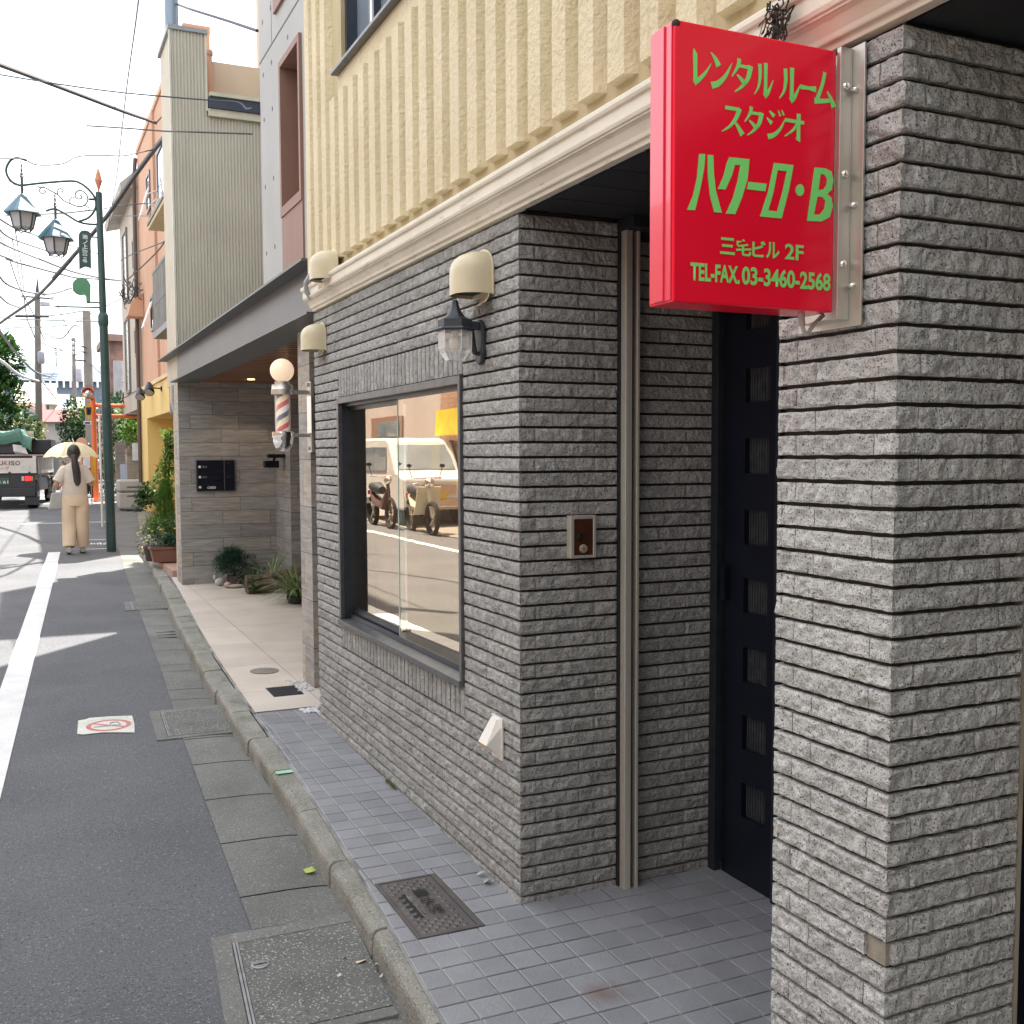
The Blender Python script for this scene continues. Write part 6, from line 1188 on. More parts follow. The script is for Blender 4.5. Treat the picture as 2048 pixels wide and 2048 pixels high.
# ------------------------------------------------------------------ poles and wires
M_POLE = mat('concrete_pole', (.21,.185,.165), (.17,.15,.135), scale=2, rough=.85)
M_WIRE = mat('dark_cable', (.035,.037,.045), scale=9, rough=.6); M_WIRE2 = mat('grey_wire', (.13,.14,.155), scale=9, rough=.6); M_INSUL = mat('pale_insulator', (.55,.55,.58), scale=9, rough=.4); M_TRANS = mat('transformer_grey', (.36,.36,.42), (.3,.3,.36), scale=5, rough=.5)
def upole(Y, px, y0, y1, r0, r1, label, parts):
    a, b = atY(px[1], y1, Y), atY(px[0], y0, Y); t = thing('utility_pole', (a.x, Y, a.z-2), label, 'utility pole', 'concrete utility poles down the street')
    m = MB(); m.tube([(a.x+(a.x-b.x)*.3, Y, a.z-2.2), (b.x, Y, b.z)], [r1, r0], 12); m.build('pole', M_POLE, t, smooth=True)
    for kind, d in parts:
        m = MB()
        if kind == 'arm':
            (xa, ya), (xb, yb), r = d; m.tube([atY(xa, ya, Y-.2), atY(xb, yb, Y-.2)], r, 6); m.build('crossarm', M_WIRE, t)
        if kind == 'can':
            (xa, ya), (xb, yb) = d; p, q_ = atY(xa, ya, Y-.35), atY(xb, yb, Y-.35); rr = abs(q_.x-p.x)/2; cx_ = (p.x+q_.x)/2; m.lathe([(rr*.8,q_.z),(rr,q_.z+.08),(rr,p.z-.1),(rr*.9,p.z),(rr*.3,p.z+.06)], (cx_, Y-.4, 0), 14); m.build('transformer', M_TRANS, t, smooth=True)
        if kind == 'ins':
            for x_, y_ in d: p = atY(x_, y_, Y-.2); m.lathe([(.05,0),(.09,.05),(.05,.1),(.09,.15),(.03,.2)], p, 8)
            m.build('insulator', M_INSUL, t)
        if kind == 'spike': m.tube([b, atY(*d, Y)], [r0*.8, .01], 6); m.build('spike', M_WIRE, t)
        if kind == 'box':
            (xa, ya), (xb, yb) = d; p, q_ = atY(xa, ya, Y-.5), atY(xb, yb, Y-.5); m.box((p.x, Y-.6, q_.z), (q_.x, Y-.3, p.z)); m.build('switch_box', M_TRANS, t)
    return t
upole(50, (74.5, 78), 585, 875, .115, .16, 'brown grey utility pole with crossarms standing behind the loaded truck', [('arm', ((30,632),(98,633),.06)), ('arm', ((42,592),(106,598),.04)), ('can', ((75,704),(90,728))), ('spike', (75,555)), ('box', ((81,604),(100,612))), ('ins', [(50,598),(104,600),(88,592)])])
upole(42, (173, 184), 622, 1000, .14, .17, 'thick utility pole rising behind the orange road sign post', [('arm', ((150,720),(172,722),.03)), ('arm', ((162,692),(173,696),.025)), ('arm', ((162,703),(173,706),.025))])
upole(70, (147, 152), 676, 950, .10, .14, 'slender grey utility pole with a pale transformer above the distant houses', [('can', ((151,738),(164,764))), ('ins', [(146,690),(146,700),(146,709)]), ('arm', ((147,683),(155,684),.03)), ('arm', ((147,708),(155,709),.03))])
q = atY(233, 430, 30)
def wire(pts, Ys, r, label, mt=None, zfun=z1, group=None):
    if group: r *= 1.6
    n = len(pts); P = []
    for i, p in enumerate(pts):
        Y = Ys[0]+(Ys[1]-Ys[0])*i/(n-1); P.append(atY(*zfun(*p), Y))
    m = MB(); m.tube(smooth_st3(P, 4), r, 5); return tag(m.build('overhead_cable', mt or M_WIRE, None, smooth=True), label, 'cable', group or 'overhead cables across the street')
wire([(-20,442),(350,580),(850,770),(1000,822),(1075,850)], (13,20), .028, 'thickest black cable slanting down to the salmon building from upper left')
wire([(1075,850),(1120,800),(1150,745)], (20,16), .012, 'short black cable end joining the roof corner of the salmon building')
wire([(-20,512),(400,580),(850,640),(1420,690),(1640,705),(1700,750),(1740,742)], (9,7.62), .0055, 'thin cable crossing the sky to a white clip on the concrete wall')
wire([(600,868),(870,885),(1130,905),(1300,910),(1740,925)], (9.5,7.62), .006, 'dark cable crossing the middle of the corrugated wall')
wire([(958,-20),(930,200),(880,560),(840,900),(800,1250),(740,1600)], (12,30), .011, 'long wavy thin cable hanging almost straight down the sky', M_WIRE2)
wire([(1222,28),(1320,65),(1560,140),(1775,212)], (12.4,7.65), .012, 'black cable running from the roof mast to the concrete wall')
wire([(-20,1095),(60,1095),(180,1098)], (17,17.1), .010, 'short wire meeting the curl of the lamp bracket from the left')
wire([(185,1108),(260,1138),(430,1130),(540,1080),(700,1072),(850,1075),(950,1055),(1080,1028)], (17.1,20), .010, 'looping grey wire from the lamp bracket to the salmon building')
wire([(1150,930),(1060,1040),(920,1230),(740,1490),(540,1730),(370,1920)], (18.6,26), .045, 'thick bundled black cable slanting steeply across the salmon facade')
wire([(-20,625),(90,545),(300,400),(470,240),(690,-10)], (36,26.05), .04, 'lower end of the thick bundled cable dipping to the left', zfun=z2)
wire([(720,1440),(840,1420),(1000,1405),(1060,1415),(1110,1450)], (24,21), .012, 'thin cable from behind the lamp post to the cream awning')
wire([(740,1490),(960,1490),(1070,1490)], (24,22), .008, 'second thin cable below the awning cable', M_WIRE2)
wire([(830,1800),(900,1760),(1000,1720),(1130,1670)], (26,18), .010, 'cable rising from the grey building to the salmon wall')
wire([(880,1930),(990,1830),(1090,1730),(1140,1660)], (26,18), .014, 'dark cable descending from the balcony corner')
TG = 'thin grey overhead wires in the tangle above the street'; TL = 'thin overhead wire among the tangle above the far street'
zl = lambda x, y: (x/8.05, 280+y/8.05)
for pts, Ys, r in [([(-20,1262),(240,1420),(480,1500),(620,1550)],(22,30),.013), ([(1080,1685),(1250,1730),(1600,1840)],(32,40),.013), ([(-20,1430),(190,1590),(740,1780)],(22,32),.014), ([(-20,1640),(230,1760),(660,1932)],(22,32),.014), ([(-20,1850),(200,1932)],(22,26),.013), ([(240,1430),(270,1600),(300,1800),(330,1950)],(26,40),.010), ([(190,1590),(230,1750),(260,1950)],(26,40),.009), ([(0,1560),(60,1700),(130,1932)],(26,40),.008), ([(-20,615),(130,650),(380,800),(850,930),(1000,975)],(40,60),.011), ([(660,1195),(1000,1180),(1400,1140),(1590,1120)],(40,36),.018), ([(-20,1225),(150,1220)],(40,40),.016), ([(0,942),(350,930),(800,905)],(60,60),.010)]:
    wire(pts, Ys, r, TL, M_WIRE2, zl, TG)
for pts, Ys, r in [([(60,-10),(180,30),(560,130),(730,170),(960,185),(1200,200)],(28,34),.016), ([(380,-10),(690,110),(960,170),(1220,205)],(28,34),.016), ([(-10,150),(60,230),(200,290),(330,320),(500,325),(690,270)],(30,36),.018), ([(-10,340),(80,420),(200,465)],(36,46),.020), ([(-10,675),(160,900),(340,1080),(500,1130)],(30,50),.022), ([(230,350),(260,560),(300,660),(340,760)],(50,50),.016), ([(100,20),(160,200),(220,330),(330,540),(430,780)],(40,50),.014), ([(420,700),(590,760),(720,630),(820,700)],(50,42),.016), ([(470,540),(640,520),(810,490)],(50,42),.016), ([(400,800),(560,860),(700,900)],(52,68),.018), ([(0,670),(200,650),(420,650),(700,625)],(46,44),.012), ([(0,555),(150,570),(420,580),(720,590),(960,595)],(46,40),.014), ([(420,1190),(540,1340)],(50,60),.02), ([(890,1010),(990,1110)],(42,30),.016), ([(720,620),(870,520),(1060,430),(1240,340)],(44,31),.010), ([(160,10),(215,330)],(45,50),.012), ([(200,0),(235,340)],(45,50),.012), ([(520,360),(640,640),(700,800)],(50,60),.012)]:
    wire(pts, Ys, r, TL, M_WIRE2, z2, TG)
wire([(-20,955),(60,1010),(150,1085),(240,1130),(370,1170)], (34,49), .05, 'pale thick cable sagging in front of the round green tree', M_INSUL, z2)
m = MB()
for i in range(26):
    p = atY(*zd(300+random.uniform(-20,190), 60+random.uniform(-60,170)), 26+random.uniform(-.3,.3)); q2 = p+Vector((random.uniform(-.25,.25), random.uniform(-.1,.1), random.uniform(-.35,.2))); m.tube([p, (p+q2)/2+Vector((0,0,-.12)), q2], .011, 4)
tag(m.build('cable_cluster', M_WIRE, None), 'tangled knot of cables and clamps in front of the grey building', 'cables')
m = MB()
for i in range(20):
    p = atY(*zb(560+random.uniform(0,130), 1120+random.uniform(-30,180)), 19+random.uniform(-.2,.2)); q2 = p+Vector((random.uniform(-.2,.2), 0, random.uniform(-.3,.3))); m.tube([p, q2], .012, 4)
tag(m.build('cable_cluster', M_INSUL, None), 'bunch of pale insulators and wires beside the cream awning', 'cables')
# ------------------------------------------------------------------ truck
tr = thing('truck', (-2.0, 28.6, rz(28.6)), 'white and black flatbed truck seen from behind with its brake light on', 'truck')
TM = Matrix.Translation((-1.16, 28.6, rz(28.6))) @ Matrix.Rotation(rad(-8), 4, 'Z')     # origin: rear right wheel corner on the road
M_TW = mat('dull_white_truck_paint', (.60,.57,.54), (.52,.50,.47), scale=4, rough=.5); M_TD = mat('black_chassis', (.018,.022,.03), (.028,.032,.04), scale=6, rough=.55); M_TYRE = mat('tyre_rubber', (.016,.016,.018), scale=20, rough=.85)
W_ = 1.72
def tb(m, a, b): m.box(a, b, TM); return m
m = MB(); tb(m, (-W_,.02,.84), (0,3.1,.90)); tb(m, (-W_+.1,.10,.42), (-.1,4.4,.84)); m.build('chassis', M_TD, tr)
m = MB(); tb(m, (-W_,-.03,.88), (-.02,.015,1.245)); tg_ = m.build('tailgate', M_TW, tr, bevel=.012)
m = MB(); tb(m, (-W_,-.038,1.20), (-.02,-.0305,1.245)); tb(m, (-W_,-.038,.88), (-.02,-.0305,.915)); m.build('rim', mat('pale_rim', (.66,.63,.60), scale=6, rough=.5), tg_)
for x in (-1.35, -.62, -.18): m = MB(); tb(m, (x-.025,-.055,.86), (x+.025,-.039,.915)); m.build('hinge', M_TD, tg_)
def tpt(x, y, z): return TM @ Vector((x, y, z))
ux = (tpt(1,0,0)-tpt(0,0,0)); RED_T = mat('faded_red_letters', (.45,.05,.06), scale=5, rough=.6); BLK_T = mat('black_letters', (.05,.05,.06), scale=5, rough=.6)
xx = -.965
for s, w_, mt_ in (('S',.085,BLK_T),('U',.092,BLK_T),('K',.09,RED_T),('I',.022,BLK_T),('S',.08,BLK_T),('O',.105,BLK_T)):
    text('lettering', s, mt_, tg_, tpt(xx,-.0395,1.075), ux, UZ_, w_, .10, .012, .001); xx += w_+.022
text('lettering', 'ループ', BLK_T, tg_, tpt(-.93,-.0395,.965), ux, UZ_, .30, .075, .0, .001)
m = MB(); tb(m, (-.34,-.036,.96), (-.14,-.0312,1.06)); m.build('label_plate', mat('pale_green_label', (.50,.55,.50), scale=6, rough=.5), tg_)
m = MB(); tb(m, (-W_,.0,1.30), (.12,2.9,1.335)); m.build('load_rail', mat('weathered_plank', (.36,.29,.25), (.28,.22,.19), scale=5, rough=.8, stretch=(1,9,9)), tr)
m = MB()
for x in (-W_+.02, -.10): tb(m, (x,-.02,1.245), (x+.08,.05,1.30))
m.build('stanchion', M_TW, tr)
m = MB(); tb(m, (-.004,.05,.86), (.02,2.95,1.28)); tb(m, (-W_-.02,.05,.86), (-W_+.004,2.95,1.28)); sp_ = m.build('side_panel', mat('grey_mesh_side', (.34,.34,.33), (.26,.26,.25), scale=4, rough=.6), tr)
m = MB(); tb(m, (.0205,.4,.87), (.03,2.9,.95)); m.build('rail', M_TW, sp_)
m = MB(); tb(m, (-W_+.05,-.02,.30), (-.05,.06,.52)); m.build('bumper', M_TD, tr, bevel=.02)
m = MB(); tb(m, (-W_+.06,-.012,.522), (-.06,.03,.85)); m.build('rear_panel', M_TD, tr)
def lampset(x0):
    for a, b, mt_, nm in ((0,.055,mat('clear_lens', (.55,.55,.55), scale=5, rough=.2),'reversing_lamp'), (.075,.20,glow('brake_light', (1,.015,.02), 1.0),'brake_light'), (.205,.26,mat('amber_lens', (.55,.22,.05), scale=5, rough=.2),'indicator')):
        m = MB(); tb(m, (x0+a,-.032,.69), (x0+b,-.0125,.80)); m.build(nm, mt_, tr, bevel=.006)
lampset(-.36); lampset(-W_+.10)
m = MB(); tb(m, (-.98,-.03,.60), (-.64,-.0125,.77)); npl = m.build('number_plate', mat('plate_green', (.035,.085,.06), scale=5, rough=.5), tr)
text('lettering', '4 61', mat('plate_white', (.7,.75,.7), scale=5, rough=.5), npl, tpt(-.90,-.031,.63), ux, UZ_, .24, .07, .01, .001)
for x in (-.06-.22, -W_+.06):
    t_ = MB()
    for k in range(1):
        vs = [(r, h) for r, h in ((.20,0),(.33,.0),(.355,.03),(.355,.19),(.33,.22),(.20,.22))]
    mm_ = MB(); mm_.lathe(vs, (0,0,0), 24, 'x'); mm_.v = [tuple(TM @ (Vector(q)+Vector((x, .42, .355)))) for q in mm_.v]; o = mm_.build('wheel', M_TYRE, tr, smooth=True)
    mm_ = MB(); mm_.lathe([(.19,.04),(.19,.18),(.06,.225)], (0,0,0), 16, 'x'); mm_.v = [tuple(TM @ (Vector(q)+Vector((x, .42, .355)))) for q in mm_.v]; mm_.build('rim', M_ALU, o)
for x in (-.06-.22, -W_+.06):
    mm_ = MB(); mm_.lathe(vs, (0,0,0), 20, 'x'); mm_.v = [tuple(TM @ (Vector(q)+Vector((x, 3.7, .355)))) for q in mm_.v]; mm_.build('wheel', M_TYRE, tr, smooth=True)
    m = MB(); tb(m, (x-.03,.015,.10), (x+.27,.03,.60)); m.build('mud_flap', M_TD, tr)
m = MB(); m.tube([tpt(.03,1.3,.80), tpt(.10,1.28,.74), tpt(.12,1.3,.35), tpt(.06,1.3,.22)], .045, 8); m.tube([tpt(-.02,1.1,.78), tpt(.05,1.15,.80), tpt(.22,1.2,.78)], .025, 6); m.build('fittings', mat('pale_hose', (.42,.38,.36), (.1,.1,.1), scale=9, rough=.7), tr, smooth=True)
m = MB(); m.prism([TM @ Vector(q) for q in [(-W_,3.15,.60),(-W_,3.15,1.55),(-W_,3.3,1.68),(-W_,4.35,1.68),(-W_,4.75,1.25),(-W_,4.8,.55)]], ux*(W_-.02)); m.build('cab', M_TD, tr, bevel=.04); 
def blob(name, mt_, x0, x1, y0, y1, z0, z1, label, cat, rough_=.03):
    m = MB(); n = 10; top = []
    tb(m, (x0,y0,z0), (x1,y1,z1)); o = m.build(name, mt_, None, bevel=.03); return tag(o, label, cat)
M_BLK2 = mat('black_plastic_crate', (.016,.019,.026), (.026,.03,.038), scale=7, rough=.45)
blob('crate', M_BLK2, -.36, .22, .9, 1.9, 1.337, 1.72, 'right hand black crate on the truck load', 'crate'); blob('crate', M_BLK2, -1.05, -.40, .1, 1.1, 1.337, 1.66, 'wide black crate in the middle of the truck load', 'crate'); blob('crate', M_BLK2, -1.5, -1.12, .1, .9, 1.337, 1.62, 'black crate at the left of the truck load', 'crate')
m = MB(); m.add([tpt(-.52,-.015,1.42), tpt(-.20,-.03,1.345), tpt(-.24,.05,1.345), tpt(-.48,.06,1.34), tpt(-.54,.01,1.58), tpt(-.28,.02,1.54)], [(0,1,5,4),(0,3,2,1)]); tag(m.build('paper_sack', mat('pale_paper', (.56,.56,.54), (.42,.42,.41), scale=7, rough=.8), None, solid=.02), 'crumpled pale sheet hanging over the truck load', 'sheet')
# tarp
m = MB(); nx_, ny_ = 26, 12; vs = []
for j in range(ny_+1):
    for i in range(nx_+1):
        u, v_ = i/nx_, j/ny_; x = -1.40+u*1.28; y = -.02+v_*1.2
        q3 = np.array([[x*3.2+4, y*3.2+4, .5]]); nzv = float(noise3(q3, 5)[0]); q4 = np.array([[x*9+4, y*6+4, 1.5]]); nz2 = float(noise3(q4, 6)[0])
        z = 1.70+.26*nzv+.10*nz2-(.16 if u > .82 else 0)+.06*math.sin(u*9)
        if j == 0: z -= .24+.12*nz2; y += .02
        vs.append(tpt(x, y, z))
m.v = [tuple(q) for q in vs]; m.f = [(j*(nx_+1)+i, j*(nx_+1)+i+1, (j+1)*(nx_+1)+i+1, (j+1)*(nx_+1)+i) for j in range(ny_) for i in range(nx_)]
tag(m.build('tarpaulin', mat('green_tarpaulin', (.05,.16,.12), (.08,.22,.17), scale=3, rough=.28, coat=.3), None, smooth=True, solid=.01), 'crumpled shiny green tarpaulin over the crates on the truck', 'tarpaulin')
# ------------------------------------------------------------------ people
M_SKIN = mat('skin', (.50,.29,.20), (.46,.26,.18), scale=6, rough=.55); M_HAIR = mat('black_hair', (.018,.015,.016), (.03,.025,.024), scale=3, rough=.42, stretch=(30,30,2)); M_SHIRT = mat('oatmeal_knit', (.58,.52,.44), (.52,.46,.39), scale=9, rough=.9, bump=.2, bscale=60); M_TROU = mat('beige_cotton', (.68,.55,.40), (.60,.48,.34), scale=4, rough=.85, bump=.6, bscale=9); M_SHOE = mat('pale_grey_canvas', (.50,.50,.46), (.42,.42,.39), scale=9, rough=.8); M_SOLE = mat('white_sole', (.7,.7,.68), scale=5, rough=.6)
def skin_mesh(name, nodes, edges, mt, parent, root=0, sub=2):
    """nodes: [(xyz, radius)]; grown as one continuous surface"""
    me = bpy.data.meshes.new(name); off = parent.location
    me.from_pydata([tuple(Vector(p)-off) for p, r in nodes], edges, []); o = bpy.data.objects.new(name, me); COL.objects.link(o); o.parent = parent
    md = o.modifiers.new('skin', 'SKIN'); md.use_smooth_shade = True
    for i, (p, r) in enumerate(nodes): sv = me.skin_vertices[0].data[i]; sv.radius = (r, r) if not hasattr(r, '__len__') else r; sv.use_root = (i == root)
    s = o.modifiers.new('sub', 'SUBSURF'); s.levels = sub; s.render_levels = sub; me.materials.append(mt); return o
def loft(m, rings, n=20):            # rings: [(cx,cy,z,rx,ry)]
    o = len(m.v)
    for cx_, cy_, z, rx, ry in rings:
        for j in range(n): a = 2*math.pi*j/n; m.v.append((cx_+rx*math.cos(a), cy_+ry*math.sin(a), z))
    for i in range(len(rings)-1):
        for j in range(n): m.f.append((o+i*n+j, o+i*n+(j+1) % n, o+(i+1)*n+(j+1) % n, o+(i+1)*n+j))
    m.f.append(tuple(o+j for j in range(n))[::-1]); m.f.append(tuple(o+(len(rings)-1)*n+j for j in range(n))); return m
def person(px_, py_, S, label, shirt, trou, shoe, arms, legs, hairlen, cap=None):
    z0 = rz(py_)+.004; t = thing('person', (px_, py_, z0), label, 'person')
    def W(x, y, z): return Vector((px_+x*S, py_+y*S, z0+z*S))
    nodes = [(W(0,0,.88), .115*S), (W(0,0,1.05), .10*S), (W(0,.0,1.22), .115*S), (W(0,.005,1.335), .055*S), (W(0,.01,1.40), .046*S), (W(0,.02,1.47), .075*S), (W(0,.025,1.55), .072*S)]; edges = [(0,1),(1,2),(2,3),(3,4),(4,5),(5,6)]
    def chain(start, pts):
        prev = start
        for p, r in pts: nodes.append((W(*p), r*S)); edges.append((prev, len(nodes)-1)); prev = len(nodes)-1
        return prev
    for side, (el, wr, hd) in zip((-1, 1), arms):
        h = chain(2, [((side*.155,.0,1.275),.052), (el,.040), (wr,.028), (hd,.030)])
        hv = Vector(hd)-Vector(wr); hv.normalize(); sd_ = hv.orthogonal().normalized(); up = hv.cross(sd_)
        for k in range(4): b_ = Vector(hd)+sd_*(k-1.5)*.018+hv*.03; chain(h, [(tuple(b_), .0095), (tuple(b_+hv*.035-up*.012), .008), (tuple(b_+hv*(.05+.006*(k in (1,2)))-up*.03), .007)])
        chain(h, [(tuple(Vector(hd)+sd_*.035-up*.01), .010), (tuple(Vector(hd)+sd_*.045+hv*.03-up*.02), .008)])
    for side, (kn, an, to) in zip((-1, 1), legs): chain(0, [((side*.085,0,.82),.085), (kn,.052), (an,.036), (to,.034)])
    skin_mesh('body', nodes, edges, M_SKIN, t)
    m = MB(); rg = [(px_, py_, z0+z*S, rx*S, ry*S) for z, rx, ry in ((.865,.175,.125),(.90,.18,.13),(1.0,.172,.125),(1.12,.175,.125),(1.22,.185,.125),(1.285,.178,.105),(1.325,.125,.085),(1.352,.066,.062),(1.365,.06,.058))]; loft(m, rg)
    for side, (el, wr, hd) in zip((-1, 1), arms):
        a = W(side*.12,0,1.275); e = W(*el); b = a+(e-a)*.80; m.tube([a, a+(b-a)*.3, a+(b-a)*.7, b], [.072*S,.082*S,.079*S,.082*S], 14)
    m.build('shirt', shirt, t, smooth=True)
    m = MB(); loft(m, [(px_, py_, z0+z*S, rx*S, ry*S) for z, rx, ry in ((.72,.165,.12),(.80,.180,.135),(.88,.178,.13),(.93,.165,.12))])
    for side, (kn, an, to) in zip((-1, 1), legs):
        h = W(side*.085,0,.84); k_ = W(*kn); a = W(*an); a2 = k_+(a-k_)*.93
        pts = [h, h+(k_-h)*.35, h+(k_-h)*.7, k_, k_+(a2-k_)*.35, k_+(a2-k_)*.7, a2]; m.tube(pts, [.102*S,.108*S,.104*S,.100*S,.097*S,.094*S,.088*S], 16)
    m.build('trousers', trou, t, smooth=True)
    for side, (kn, an, to) in zip((-1, 1), legs):
        a = W(*an); f_ = W(*to); m = MB(); d = (f_-a); d.z = 0; d = d.normalized() if d.length > 1e-4 else Vector((0,1,0)); s_2 = Vector((-d.y, d.x, 0)); zb_ = min(a.z, f_.z)-.055*S
        rings = []
        for k in range(7):
            q = k/6; c = a-d*.06*S+d*.235*S*q; w_ = (.034+.014*math.sin(q*3.1))*S; hh = (.085-.05*q)*S; lift = max(0, (a.z-f_.z))*(1-q); rings.append([c+s_2*w_*math.cos(b_)+Vector((0,0,0))+Vector((0,0,zb_-c.z+lift+hh*.5+hh*.5*math.sin(b_))) for b_ in [2*math.pi*j/10 for j in range(10)]])
        vs = [p for rgn in rings for p in rgn]; fs = [(i*10+j, i*10+(j+1) % 10, (i+1)*10+(j+1) % 10, (i+1)*10+j) for i in range(6) for j in range(10)]+[tuple(range(10)), tuple(range(60,70))]; m.add(vs, fs); m.build('shoe', shoe, t, smooth=True)
    m = MB(); hc = W(0,.018,1.515); m.ball(W(0,.002,1.522), .093*S, .105*S, .118*S, 18, 12)
    if hairlen: m.tube([W(.01,-.085,1.47), W(.0,-.115,1.41), W(.015,-.125,1.32), W(.03,-.125,1.20), W(.035,-.12,1.08), W(.035,-.118,1.02)], [.05*S,.043*S,.056*S,.058*S,.05*S,.022*S], 12)
    m.build('hair' if not cap else 'cap', M_HAIR if not cap else cap, t, smooth=True)
    m = MB(); m.ball(W(0,.112,1.495), .012*S, .018*S, .02*S, 8, 6); m.build('nose', M_SKIN, t, smooth=True)
    for x in (-.03, .03): m = MB(); m.ball(W(x,.097,1.52), .011*S, .008*S, .007*S, 8, 6); m.build('eye', M_HAIR, t)
    m = MB(); m.ball(W(0,.098,1.452), .022*S, .008*S, .006*S, 8, 6); m.build('mouth', mat('lips', (.45,.16,.14), scale=5, rough=.5), t)
    for x in (-.088, .088): m = MB(); m.ball(W(x,.01,1.50), .012*S, .022*S, .032*S, 8, 6); m.build('ear', M_SKIN, t)
    return t, W
PXc = atY(150, 1000, 16.95).x
lady, LW = person(PXc, 16.95, .985, 'woman in an oatmeal top and wide beige trousers with a long black ponytail, walking away', M_SHIRT, M_TROU, M_SHOE,
    [((-.255,-.02,1.03), (-.235,.14,.97), (-.20,.20,1.0)), ((.245,-.02,1.02), (.20,.12,1.10), (.165,.17,1.16))],
    [((-.09,.02,.45), (-.105,-.10,.085), (-.105,.00,.05)), ((.085,.03,.46), (.09,.06,.075), (.09,.18,.045))], True)
# handbag on the left arm
b0 = LW(-.20, .02, .72); t = thing('handbag', b0, 'pale grey leather handbag hanging from the left arm of the walking woman', 'handbag')
m = MB(); x, y, z = b0; m.add([(x-.17,y-.065,z-.05),(x+.11,y-.065,z-.05),(x+.11,y+.065,z-.05),(x-.17,y+.065,z-.05),(x-.115,y-.04,z+.20),(x+.07,y-.04,z+.20),(x+.07,y+.04,z+.20),(x-.115,y+.04,z+.20)], [(0,3,2,1),(4,5,6,7),(0,1,5,4),(1,2,6,5),(2,3,7,6),(3,0,4,7)]); m.build('bag', mat('grey_leather', (.34,.34,.32), (.29,.29,.275), scale=5, rough=.5), t, bevel=.02)
m = MB()
for yy in (-.035, .035): m.tube([(x-.10,y+yy,z+.22),(x-.085,y+yy*.5,z+.32),(x-.02,y+yy*.2,z+.365),(x+.045,y+yy*.5,z+.32),(x+.06,y+yy,z+.22)], .009, 6)
m.build('handle', mat('grey_leather_strap', (.3,.3,.28), scale=5, rough=.5), t, smooth=True)
# parasol
PYY = 17.48; hnd = LW(.165,.19,1.17); pc_ = atY(141, 886, PYY); top = Vector((pc_.x+.03, PYY, atY(140, 884, PYY).z)); PR_ = (atY(200.5, 905, PYY).x-atY(85, 905, PYY).x)/2
zed = atY(140, 915, PYY).z; t = thing('parasol', (pc_.x, PYY, zed), 'pale cream lace parasol held up by the walking woman', 'parasol')
m = MB(); K = 8; nr = 9; NS = 6
for i in range(nr+1):
    q = i/nr
    for j in range(K*NS):
        a = 2*math.pi*j/(K*NS)+.25; fr_ = (j % NS)/NS; sag = 1-.075*math.sin(math.pi*fr_)*q; R_ = PR_*math.sin(q*1.05)/math.sin(1.05)*sag; hh = (top.z-zed)*(1-(1-math.cos(q*1.05))/(1-math.cos(1.05))); m.v.append((pc_.x+R_*math.cos(a)+.03*(1-q), PYY+R_*math.sin(a), zed-.02*math.sin(math.pi*fr_)*q*-1+hh))
n_ = K*NS
for i in range(nr):
    for j in range(n_): m.f.append((i*n_+j, i*n_+(j+1) % n_, (i+1)*n_+(j+1) % n_, (i+1)*n_+j))
pm = mat('cream_parasol_cloth', (.90,.84,.62), (.86,.72,.34), scale=9, rough=.8, contrast=(.5,.75)); _t = pm.node_tree; _n = _t.nodes; _l = _t.links; _b = _n['Principled BSDF']; _o = [q for q in _n if q.type == 'OUTPUT_MATERIAL'][0]
_tr = _n.new('ShaderNodeBsdfTranslucent'); _ms = _n.new('ShaderNodeMixShader'); _ms.inputs[0].default_value = .5; _l.new(_b.inputs['Base Color'].links[0].from_socket, _tr.inputs['Color']); _l.new(_b.outputs[0], _ms.inputs[1]); _l.new(_tr.outputs[0], _ms.inputs[2]); _l.new(_ms.outputs[0], _o.inputs[0])
m.build('canopy', pm, t); m = MB(); m.tube([hnd-Vector((0.005,0,.10)), hnd, (pc_.x+.03, PYY, top.z+.05)], .008, 6); m.build('shaft', M_ALU, t); m = MB(); m.tube([hnd-Vector((.005,0,.11)), hnd+Vector((0,0,.03))], .015, 8); m.build('handle', mat('wooden_handle', (.25,.15,.08), scale=9, rough=.5), t)
for j in range(K):
    a = 2*math.pi*j/K+.25; m = MB(); m.tube([(pc_.x+PR_*math.sin(q*1.05)/math.sin(1.05)*math.cos(a)+.03*(1-q), PYY+PR_*math.sin(q*1.05)/math.sin(1.05)*math.sin(a), zed-.006+(top.z-zed)*(1-(1-math.cos(q*1.05))/(1-math.cos(1.05)))) for q in (.02,.25,.5,.75,1)], .004, 4); m.build('rib', M_ALU, t)
p2 = atY(178, 950, 33.5); person(p2.x, 33.5, .98, 'far pedestrian in a white shirt and dark trousers beside the orange post', mat('white_shirt', (.72,.72,.74), scale=5, rough=.8), mat('dark_trousers', (.03,.03,.035), scale=5, rough=.8), M_TD, [((-.25,.02,1.02), (-.24,.10,.85), (-.22,.14,.80)), ((.25,.02,1.02), (.24,.10,.85), (.22,.14,.80))], [((-.09,.02,.45), (-.10,.02,.08), (-.10,.14,.045)), ((.085,.03,.46), (.09,-.06,.085), (.09,.05,.05))], False)
